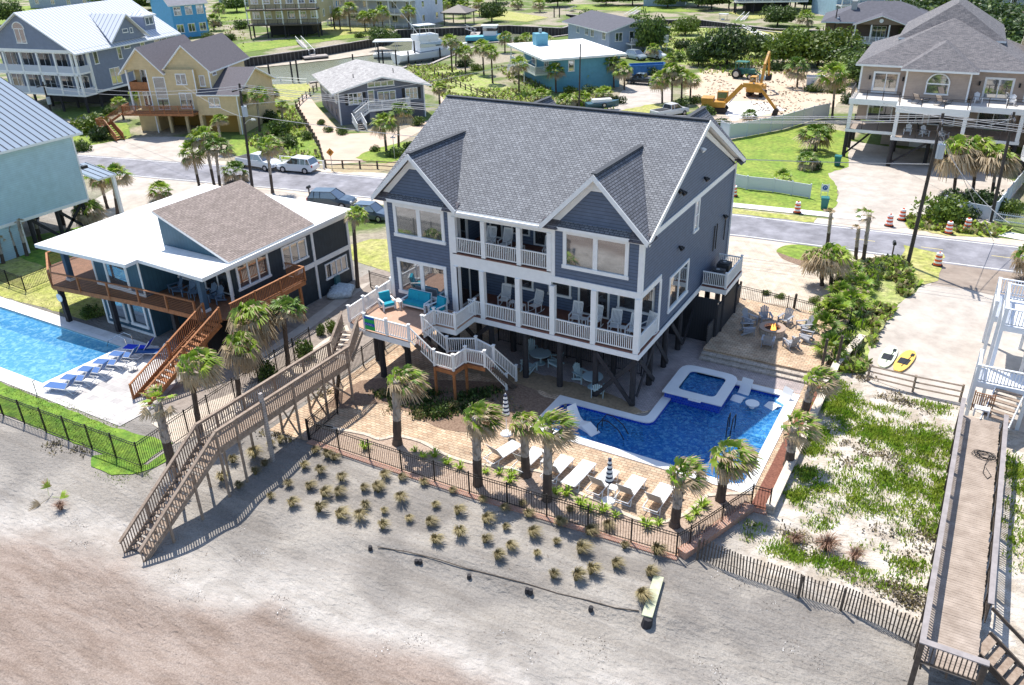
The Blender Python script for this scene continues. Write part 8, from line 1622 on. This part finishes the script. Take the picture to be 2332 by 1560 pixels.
T_ = [(530,1052),(694,1066),(726,1076),(778,1093),(826,1117),(858,1120),(659,1106),(702,1114),(740,1130),(772,1128),(616,1136),(662,1152),(729,1165),(775,1179),(821,1181),(834,1155),(718,1031),(759,1047),(621,1015),(638,1009),(586,1079),(506,1093),(543,1111),(871,1087),(909,1092),(966,1103),(1028,1122),(1100,1141),(858,1116),(915,1138),(871,1168),(993,1154),(1044,1170),(928,1184),(971,1195),(871,1203),(1049,1219),(987,1235),(1106,1189),(1143,1160),(1203,1176),(1151,1205),(1106,1235),(1208,1219),(1160,1248),(1267,1238),(1224,1264),(1275,1195),(1340,1216),(1321,1259),(1421,1248),(1135,1272),(1489,1261),(1478,1310),(1458,1361),(1256,1315),(1308,1320),(1345,1305),(1397,1290),(1385,1200),(1300,1165),(1185,1150),(745,1040),(600,1060),(575,1040)]
def tuft_at(me, p, sc, label, group, name='grass_tuft', cat='grass tuft'):
    o = bpy.data.objects.new(name, me); COL.objects.link(o); o.location = p; o.rotation_euler = (0, 0, random.uniform(-.7, .7)); o.scale = (sc, sc, sc*random.uniform(.85, 1.1)); tag(o, label, cat, group)
def ordn(k): return ('first second third fourth fifth sixth seventh eighth ninth tenth eleventh twelfth thirteenth fourteenth fifteenth sixteenth seventeenth eighteenth nineteenth twentieth twenty-first twenty-second'.split())[k]
TP = [G(a, b) for a, b in T_]; od = sorted(range(len(TP)), key=lambda k: -TP[k].y+TP[k].x*.03); TL = {}
for r_ in range(0, len(od), 11):
    for c_, k in enumerate(sorted(od[r_:r_+11], key=lambda k: TP[k].x)): TL[k] = 'wind-bent olive grass tuft, %s from the left in the %s row below the pool fence' % (ordn(c_), ordn(r_//11))
for k, (a, b) in enumerate(T_): tuft_at(TM[k % 5], H(a+random.uniform(-5, 5), b), random.uniform(.62, 1.12), TL[k], 'grass tufts on the sand')
RT = [tuft_mesh(30+k, 130, .75, .6, .012, .05).mesh('blades', [G3]) for k in range(2)]
for k, (a, b, lb) in enumerate(((1810, 1235, 'small rusty grass clump nearest the sand fence corner'), (1882, 1252, 'largest rusty grass clump above the sand fence'), (1945, 1275, 'rusty grass clump right of the largest one'), (140, 1160, 'dry reddish clump on the open beach at left'))): tuft_at(RT[k % 2], H(a, b), (.8, 1.35, 1., .8)[k], lb, 'rusty grass clumps')
AG = [tuft_mesh(40+k, 26, .45, .45, .03, 0).mesh('leaves', [G2]) for k in range(2)]
SPK = sorted(((945,1028),(962,1042),(990,1040),(1018,1058),(1048,1068),(1105,1078),(1137,1080),(1165,1085),(1162,1098),(1290,1128),(1265,1125),(1322,1152),(1345,1165),(1372,1168),(1402,1178),(1600,1155),(1585,1170),(1568,1185),(1500,1195),(1470,1200),(830,1022)), key=lambda q: G(*q).x)
for k, (a, b) in enumerate(SPK): tuft_at(AG[k % 2], G(a, b, .03), random.uniform(.8, 1.25), 'spiky green plant, %s from the left in the stone bed by the fence' % ordn(SPK.index((a, b))), 'spiky plants in the stone bed', 'spiky_plant', 'plant')
def leaf_blob(seed, n, rx, ry, rz_, leaf, lobes=5, z0=0., mats=(0, 1)):
    rd = np.random.default_rng(seed); L = [(rd.uniform(-.5, .5)*rx, rd.uniform(-.5, .5)*ry, rd.uniform(.15, .6)*rz_, rd.uniform(.4, .62)) for _ in range(lobes)]; V = []; F = []; M = []
    for k in range(n):
        l_ = L[rd.integers(lobes)]; d = rd.normal(size=3); d /= np.linalg.norm(d)+1e-9; r = rd.uniform(.72, 1.06) if rd.random() < .8 else rd.uniform(.2, .8)
        c = np.array([l_[0]+d[0]*l_[3]*rx*r, l_[1]+d[1]*l_[3]*ry*r, z0+l_[2]+abs(d[2])*d[2]**0*l_[3]*rz_*r if d[2] > -.2 else z0+l_[2]+d[2]*l_[3]*rz_*r])
        if c[2] < z0+.02: c[2] = z0+.05
        u = rd.normal(size=3); u /= np.linalg.norm(u); w_ = np.cross(u, d+rd.normal(size=3)*.5); w_ /= np.linalg.norm(w_)+1e-9; s_ = leaf*rd.uniform(.6, 1.3); i = len(V)
        V.extend([c-u*s_, c+w_*s_*.5, c+u*s_, c-w_*s_*.5]); F.append((i, i+1, i+2, i+3)); M.append(int(rd.random() < .3))
    return V, F, M
def leafy(name, V, F, M, mats, parent=None):
    me = bpy.data.meshes.new(name); me.from_pydata([tuple(v) for v in V], [], F); [me.materials.append(m_) for m_ in mats]; me.polygons.foreach_set('material_index', M); me.update(); o = bpy.data.objects.new(name, me); COL.objects.link(o); o.parent = parent; return o
sc_ = [0]; CACHE = {}
def shrub(px, py, r, label, mats=(LF1, LF2), h=None, group='shrubs', n=1100, leaf=.085, beach=False, name='shrub', p=None):
    sc_[0] += 1; p = p or (H(px, py) if beach else G(px, py)); key = (n, mats[0].name, sc_[0] % 3)
    if key not in CACHE: V, F, M = leaf_blob(sc_[0], n, 1., 1., .8, leaf, 6); o = leafy(name, V, F, M, mats); CACHE[key] = o.data; 
    else: o = bpy.data.objects.new(name, CACHE[key]); COL.objects.link(o)
    o.location = p; o.scale = (r, r*random.uniform(.8, 1.1), (h or r)*1.); o.rotation_euler = (0, 0, random.uniform(0, 6)); tag(o, label, 'shrub', group); return o
def tree(px, py, r, hh, label, mats=(LF1, LF2), n=4200, leaf=.065, group='trees', trunkh=.35):
    sc_[0] += 1; p = G(px, py); t = thing('tree', label, 'tree', p, 0, group); key = ('t', mats[0].name, sc_[0] % 3)
    if key not in CACHE: V, F, M = leaf_blob(100+sc_[0], n, 1., 1., .9, leaf, 12); o = leafy('crown', V, F, M, mats, t); CACHE[key] = o.data
    else: o = bpy.data.objects.new('crown', CACHE[key]); COL.objects.link(o); o.parent = t
    o.location = (0, 0, hh*trunkh*.6); o.scale = (r, r, hh*.75); o.rotation_euler = (0, 0, random.uniform(0, 6)); mb = MB(); mb.cyl((0, 0, -.1), (.1, 0, hh*.6), .22, .12, 7); mb.cyl((.05, 0, hh*.3), (r*.4, .2, hh*.75), .1, .04, 5); mb.cyl((.05, 0, hh*.3), (-r*.4, -.2, hh*.7), .1, .04, 5); mb.build('trunk', BARK, t); return t
# clipped and wild shrubs near the houses
for a in ((205, 300, 3.0, 'round green bush behind the pale aqua house, left'), (232, 318, 2.2, 'round dark bush behind the pale aqua house, right'), (178, 345, 1.6, 'small bush at the corner of the aqua roof'), (640, 310, 2.4, 'large bush on the lawn by the curving fence'), (662, 335, 1.8, 'lower bush beside the white SUV'), (700, 318, 1.2, 'small bush inside the curving rail fence'),
          (735, 285, .9, 'low shrub at the left foot of the small grey house'), (752, 300, .9, 'second low shrub left of the small grey house'), (775, 305, 1.1, 'shrub at the front corner of the small grey house'), (960, 285, 1.4, 'shrub at the right corner of the small grey house'), (855, 345, .8, 'low shrub under the pair of palms, left'), (905, 355, 1.3, 'shrub under the pair of palms, middle'), (935, 345, 1.3, 'shrub under the pair of palms, right'),
          (2140, 500, 2.6, 'broad clipped golden shrub at the driveway corner across the road'), (2180, 470, 2., 'dark shrub under the shaggy palm clump'), (2230, 475, 2., 'dark shrub right of the shaggy palm clump'), (1855, 385, 1.1, 'dark shrub at the left pilings of the tan house'), (1640, 295, 1.6, 'shrub behind the main house roof corner'), (1600, 262, 1.6, 'shrub left of the near excavator'), (1580, 235, 1.4, 'shrub under the excavator palm cluster'),
          (545, 65, 2.6, 'rounded tree-like bush left of the mustard house'), (520, 92, 1.8, 'bush beside the far left canal bank'), (1350, 48, 3.2, 'dense bush on the far canal bank'), (1440, 60, 3.0, 'bush on the point behind the lilac-blue house'), (1250, 175, 1.3, 'bush beside the turquoise house'), (1180, 100, 2., 'bush left of the turquoise chimney'), (1480, 170, 1.6, 'bush behind the blue dumpster'),
          (1905, 655, .9, 'dark shrub between the shaggy palms and the strip'), (1985, 625, .75, 'bright green shrub in the strip near the road'), (2015, 610, .7, 'bright green shrub closest to the mailbox'), (1995, 655, .75, 'green shrub halfway along the strip'), (1960, 700, .7, 'dark shrub in the middle of the strip'), (1930, 755, .75, 'dark twiggy shrub beside the fire pit'), (1925, 790, .8, 'low dark shrub near the paddle boards'), (1950, 805, .8, 'dark shrub left of the pale paddle board'), (1885, 775, .8, 'shrub at the tall dark post'), (1855, 688, .6, 'yellow-green plant inside the fire pit fence, right'), (1745, 672, .45, 'yellow-green plant inside the fire pit fence, left'), (1775, 678, .45, 'yellow-green plant inside the fire pit fence, middle')):
    m_ = (LF3, LF1) if any(w_ in a[3] for w_ in ('golden', 'yellow', 'round green')) else ((G2, LF1) if 'bright' in a[3] else ((LF2, LF2) if 'dark' in a[3] else (LF1, LF2))); shrub(a[0], a[1], a[2], a[3], m_, h=a[2]*1.0)
BQ = ((930, 905, .55, 0), (968, 915, .5, 0), (1005, 945, .6, 0), (1035, 930, .5, 1), (960, 950, .45, 1), (1075, 945, .55, 0), (1105, 905, .45, 0), (985, 900, .5, 0), (870, 900, .5, 1), (1050, 905, .4, 0), (1120, 945, .4, 1), (900, 930, .45, 0), (1075, 900, .45, 0)); BDP = sorted([q[:2] for q in BQ], key=lambda q: G(*q).x)
for k, (a, b, r, m_) in enumerate(BQ):
    shrub(a, b, r, 'small leafy plant, %s from the left in the mulch bed below the white stairs' % ordn(BDP.index((a, b))), ((LF2, LF1), (G1, LF1))[m_], h=r*1.2, group='plants in the mulch bed', n=420, leaf=.12)
for a in ((700, 815, .75, 1.6, 'young pine-like shrub left of the boardwalk, near the palm'), (765, 755, .7, 1.2, 'young bright shrub beside the upper boardwalk'), (735, 765, .5, 1.0, 'small shrub below the upper boardwalk'), (612, 860, .8, 1.5, 'dark leafy shrub beside the lower boardwalk'), (215, 720, .9, 1.1, 'round bush under the teal deck')):
    shrub(a[0], a[1], a[2], a[4], (LF3, LF1) if 'bright' in a[4] else (LF1, LF2), h=a[3])
for a in ((1655, 150, 5.0, 7.0, 'round dark green tree at the end of the far meadow'), (1480, 125, 3.2, 8.0, 'tall narrow tree right of the lilac-blue house'), (1500, 110, 3.4, 6., 'tree beside the narrow one right of the lilac-blue house'), (1800, 150, 5.5, 6.5, 'wide olive tree at the left of the cottage thicket'), (1862, 150, 6., 7., 'wide olive tree in front of the brown cottage'), (1925, 165, 5., 5., 'green tree in front of the cottage steps'), (1960, 190, 4., 4.5, 'tree beside the left eave of the tan house'),
          (2080, 95, 8., 8., 'dense evergreen right of the brown cottage'), (2130, 85, 8.5, 9., 'dense evergreen, second in the upper right grove'), (2180, 80, 8.5, 9., 'dense evergreen, third in the upper right grove'), (2235, 110, 8.5, 8.5, 'dense evergreen, fourth in the upper right grove'), (2290, 140, 8., 8., 'dense evergreen at the right end of the grove'), (2120, 120, 7., 6.5, 'lower tree at the front of the upper right grove'), (2190, 125, 7., 6.5, 'lower tree behind the ridge of the tan house'), (2040, 60, 5., 6., 'tree behind the brown cottage'),
          (2330, 170, 6., 6., 'tree cut by the right edge above the tan house'), (300, 25, 6., 7., 'tree behind the big white metal roof, left'), (260, 20, 6., 7., 'tree at the top left beside the navy awning'), (350, 22, 5., 6., 'tree left of the sky blue house'), (1620, 22, 6., 7., 'tree beyond the far bulkhead, right'), (1590, 15, 6., 7., 'tree beyond the far bulkhead, middle'), (1380, 12, 5., 5., 'bushy tree behind the far bulkhead lawn'), (25, 55, 5., 7., 'tree at the top left corner'), (1700, 20, 5., 6., 'tree left of the raised pale blue house'), (960, 12, 6., 7., 'tree behind the white house'), (1130, 8, 6., 6., 'tree at the top edge in the middle'), (1860, 22, 6., 6., 'tree between the two far blue houses'), (640, 12, 5., 7., 'tree behind the mustard house')):
    tree(*a, mats=((LF3, LF1) if 'olive' in a[4] else ((LF2, LF1) if 'evergreen' in a[4] or 'dark' in a[4] else (LF1, LF2))))
for k, (a, b, r, w_) in enumerate(((250, 262, 1.6, 'under the edge of the big blue-grey house'), (610, 275, 1.8, 'right of the yellow house corner'), (625, 255, 1.6, 'on the lawn behind the roadside palms'), (675, 290, 1.2, 'inside the curving rail fence, middle'), (1245, 190, 1.3, 'at the wall of the turquoise house'), (1300, 215, 1.6, 'between the palms below the turquoise house'), (1350, 215, 1.6, 'right of the thin pole'), (1410, 235, 1.4, 'at the edge of the concrete drive'), (1500, 200, 1.6, 'at the foot of the excavator palms'), (1545, 245, 1.5, 'beside the white pickup'), (1560, 110, 2.2, 'in the far meadow, left'), (1600, 105, 2.4, 'in the far meadow, middle'), (1545, 140, 2., 'at the near edge of the far meadow'), (1760, 160, 2., 'behind the raised excavator arm'), (1900, 210, 2., 'left of the tan house roof'), (1850, 210, 1.6, 'beside the white equipment box'), (1940, 235, 1.8, 'at the left deck of the tan house'), (1875, 300, 1.5, 'between the tall palm and the tan house'),
        (2160, 500, 1.6, 'below the shaggy palms, left'), (2215, 495, 1.4, 'at the white fence beside the grey pole'), (2290, 485, 1.6, 'behind the right-hand picket fence'), (470, 90, 2., 'right of the sky blue house'), (495, 60, 2., 'beyond the sky blue house'), (820, 85, 1.6, 'in front of the white house, left'), (900, 88, 1.6, 'in front of the white house, right'), (1060, 150, 1.8, 'under the canal bank palms'), (1085, 160, 1.5, 'beside the canal bank palms'), (1215, 110, 1.5, 'behind the turquoise chimney'), (1010, 300, 1.1, 'right of the small grey house'), (1650, 120, 2., 'at the foot of the round dark tree'), (2070, 150, 3., 'under the front of the evergreen grove'), (1985, 140, 2.2, 'beside the cottage steps, right'))):
    shrub(a, b, r, 'green bush '+w_, ((LF1, LF2), (LF2, LF1), (LF3, LF1))[k % 3], group='bushes on the lots across the road')
for a in ((870, 100, 3., 4., 'low tree on the bank right of the mustard house lawn'), (1120, 50, 4., 5.5, 'tree beside the gazebo on the far bank'), (1045, 30, 4.5, 6., 'tree behind the gazebo'), (1270, 15, 5., 6., 'tree above the far bulkhead, left'), (1440, 12, 5., 6., 'tree above the far bulkhead, centre'), (1520, 18, 4., 5., 'tree beside the small top-edge house'), (1770, 60, 4., 5., 'tree at the left end of the far right bulkhead'), (1560, 80, 3.2, 4.2, 'olive tree in the far meadow'), (1730, 130, 3.4, 4.5, 'tree behind the green backhoe'), (1590, 150, 2.6, 4., 'tree behind the excavator palms'), (720, 12, 6., 7., 'tree between the mustard and white houses'), (540, 28, 5., 6., 'tree left of the mustard house'), (1290, 155, 2.6, 3.8, 'small tree between the turquoise and lilac-blue houses'), (2040, 175, 3., 4.5, 'tree touching the left hip of the tan roof'), (2280, 95, 8., 8., 'dense evergreen above the tan side wing'), (2060, 30, 6., 6., 'tree behind the light blue house'), (130, 12, 5., 7., 'tree at the top left edge'), (420, 12, 5., 6., 'tree behind the sky blue house')):
    tree(*a, mats=((LF3, LF1) if 'olive' in a[4] else ((LF2, LF1) if len(a[4]) % 2 else (LF1, LF2))))
# ------------------------------------------------------------ ground cover nobody could count
def cover(name, label, cat, mats, blobs=(), polys=(), size=.12, h=.2, seed=1):
    """blobs: (px, py, rx, ry, n) on the terrain; polys: (photo outline, n)"""
    rd = np.random.default_rng(seed); PT_ = []
    for px, py, rx, ry, n in blobs:
        p = H(px, py); K = rd.normal(size=(max(3, n//60), 2))*[rx*.5, ry*.5]+[p.x, p.y]; PT_.append(K[rd.integers(len(K), size=n)]+rd.normal(size=(n, 2))*.22)
    for pts, n in polys:
        P = np.array(xy(PX(*pts))); q = rd.uniform(P.min(0), P.max(0), size=(n*6, 2)); r = np.zeros(len(q), bool)
        for k in range(len(P)):
            (x0, y0), (x1, y1) = P[k], P[(k+1) % len(P)]; r ^= ((y0 > q[:, 1]) != (y1 > q[:, 1])) & (q[:, 0] < (x1-x0)*(q[:, 1]-y0)/(y1-y0+1e-12)+x0)
        q = q[r]; q = q[vn(q[:, 0], q[:, 1], 3., 9) > -.12]; PT_.append(q[:n])
    Q = np.concatenate(PT_); N_ = len(Q); z = np.where(Q[:, 1] < 12, tz(Q[:, 0], np.minimum(Q[:, 1], 11.9)), 0.); a = rd.uniform(0, 6.28, N_); s_ = size*rd.uniform(.5, 1.6, N_); t = rd.uniform(.2, 1., N_); hh = h*s_/size*rd.uniform(.4, 1.2, N_)
    d = np.stack([np.cos(a), np.sin(a)], 1)*s_[:, None]; w_ = np.stack([-d[:, 1], d[:, 0]], 1)*.3; e = Q+d*t[:, None]; V = np.zeros((N_, 4, 3))
    for k, (b, zz) in enumerate(((Q-w_, z), (Q+w_, z), (e+w_, z+hh), (e-w_, z+hh*.9))): V[:, k, :2] = b; V[:, k, 2] = zz
    F = np.arange(N_*4).reshape(-1, 4).tolist(); o = leafy(name, V.reshape(-1, 3).tolist(), F, rd.integers(len(mats), size=N_).tolist(), mats); tag(o, label, cat, None, 'stuff')
WE = lambda L_: [(a, b, c*1.5, d*1.3, int(n*(1.8 if b < 1120 else 1.0))) for a, b, c, d, n in L_]+[(a, b, .35, .5, 900) for a, b in ((1905, 880), (1895, 930), (1870, 985), (1850, 1030), (1835, 1080), (1815, 1130))]
cover('dune_weeds', 'green creeping weeds over the white dune sand left of the silver boardwalk', 'weeds', (G2, G2, G2, LF3),
      WE([(1915, 905, .7, 1.2, 900), (1935, 945, .9, .9, 1100), (1990, 985, 1.2, .7, 1400), (2060, 1005, 1.3, .7, 1500), (2130, 1000, 1.1, .8, 1300), (2090, 1050, 1.4, .8, 900), (1860, 1000, .5, .8, 500), (2000, 1090, 1.4, 1.1, 1500), (2080, 1120, 1.4, 1.2, 1700), (2150, 1110, .8, 1.2, 900), (2050, 1180, 1.3, 1.0, 1300), (1960, 1150, 1., 1., 700), (1850, 1120, .6, 1., 700), (1880, 1180, .7, .7, 500), (1790, 1250, .9, .5, 700), (1860, 1285, 1.2, .6, 1100), (1950, 1300, 1., .5, 900), (2050, 1280, .9, .6, 700), (2080, 1330, .5, .6, 350), (1725, 1205, .3, .3, 120), (2000, 930, 1.4, .4, 400), (2090, 920, 1.2, .4, 300), (2135, 1200, .5, 1., 500), (2320, 1080, .6, 1.6, 900), (2325, 1250, .4, 1., 400), (2320, 1180, .5, 1., 500)]), size=.06, h=.13)
cover('dune_straw', 'dry straw and twigs scattered over the white dune sand', 'dry grass', (G1, LF4), [(2060, 915, 1.2, .4, 500), (2000, 1040, 2., 1.5, 900), (2100, 1240, 1.6, 1.2, 900), (1990, 1330, 1.6, .5, 700), (2070, 1370, .9, .5, 500), (1830, 1240, 1.2, .8, 600), (1960, 860, 1., .4, 250), (130, 1020, .9, .5, 150), (180, 1030, .6, .3, 120), (960, 930, 2.5, 1.2, 900), (1130, 920, 1.6, .8, 500), (640, 1000, 1.5, .6, 250), (750, 900, 1.0, .8, 300), (730, 880, 1.0, 1., 300)], size=.075, h=.08, seed=3)
cover('lawn_grass', 'short tufty grass on the lawns round the left pool fence', 'grass', (LAWNG, G2), [(260, 1058, 1.2, .6, 900), (300, 1065, 1.2, .5, 800)], [([(0, 872), (120, 905), (330, 985), (390, 1010), (392, 1040), (330, 1062), (0, 948)], 5000), ([(0, 640), (110, 600), (230, 690), (150, 735), (0, 690)], 2500)], size=.035, h=.05, seed=4)
cover('meadow_grass', 'rough yellow-green meadow grass on the lots across the road', 'grass', (DUNEG, G2, G1), [], [([(925, 152), (1010, 148), (1235, 225), (1225, 262), (1010, 225), (950, 175)], 3500), ([(1380, 70), (1480, 55), (1620, 62), (1770, 100), (1750, 140), (1640, 160), (1470, 130)], 5500), ([(600, 215), (668, 245), (735, 358), (640, 362), (560, 330)], 1500), ([(1945, 600), (2050, 590), (2100, 640), (2005, 745), (1970, 850), (1900, 850), (1880, 700)], 4200), ([(130, 60), (560, 40), (560, 120), (500, 170), (200, 110)], 1500), ([(1120, 150), (1400, 140), (1400, 250), (1230, 240)], 2500), ([(1560, 120), (1960, 130), (1960, 190), (1600, 170)], 2500), ([(2060, 495), (2180, 505), (2300, 525), (2270, 540), (2070, 520)], 1200)], size=.32, h=.32, seed=5)
cover('rubble', 'spoil, rubble and debris heaped over the building site', 'rubble', (mat('spoil', (.40, .31, .22), rough=.95), mat('spoil2', (.50, .40, .29), rough=.95), mat('spoil3', (.28, .21, .15), rough=.95)), [], [([(1600, 175), (1700, 160), (1960, 175), (1940, 215), (1850, 260), (1750, 280), (1700, 225), (1610, 215)], 1800)], size=.3, h=.12, seed=6)
cover('bed_plants', 'dark leafy ground cover in the mulch bed below the white stairs', 'ground cover', (LF2, LF1, LF2, G1), [(930, 905, .9, .8, 900), (1000, 930, 1.3, .9, 1500), (1060, 925, 1.2, .9, 1200), (960, 940, .9, .5, 600), (1100, 900, .8, .8, 500), (865, 900, .6, .5, 350)], size=.1, h=.16, seed=8)
cover('strip_plants', 'mixed low leaves and twigs filling the planting strip beside the fire pit', 'ground cover', (LF1, LF4, G2, G2), [(a, b, .9, .9, 500) for a, b in ((1890, 720), (1925, 700), (1960, 660), (1990, 630), (1900, 760), (1930, 780), (1950, 740), (1905, 800), (2020, 605), (1945, 690))], size=.12, h=.35, seed=14)
cover('wrack', 'scattered shell, wrack and twigs along the high-water band of the beach', 'wrack', (BLACK, TIMBD, CONCW, LF4), [(a, b, 2.2, .8, 130) for a, b in ((150, 1200), (420, 1330), (640, 1390), (900, 1450), (1150, 1440), (1400, 1500), (1650, 1520), (1900, 1500), (560, 1240), (1700, 1330))], size=.035, h=.02, seed=12)
# fallen palm frond on the beach
p = H(118, 1135); o = bpy.data.objects.new('palm_frond', crown_mesh(77, 3, (0, 0), .4, .5, .2)); COL.objects.link(o); o.location = p+Vector((0, 0, .1)); o.rotation_euler = (0, R_(60), .4); tag(o, 'fallen palm frond lying on the open beach at left', 'frond')
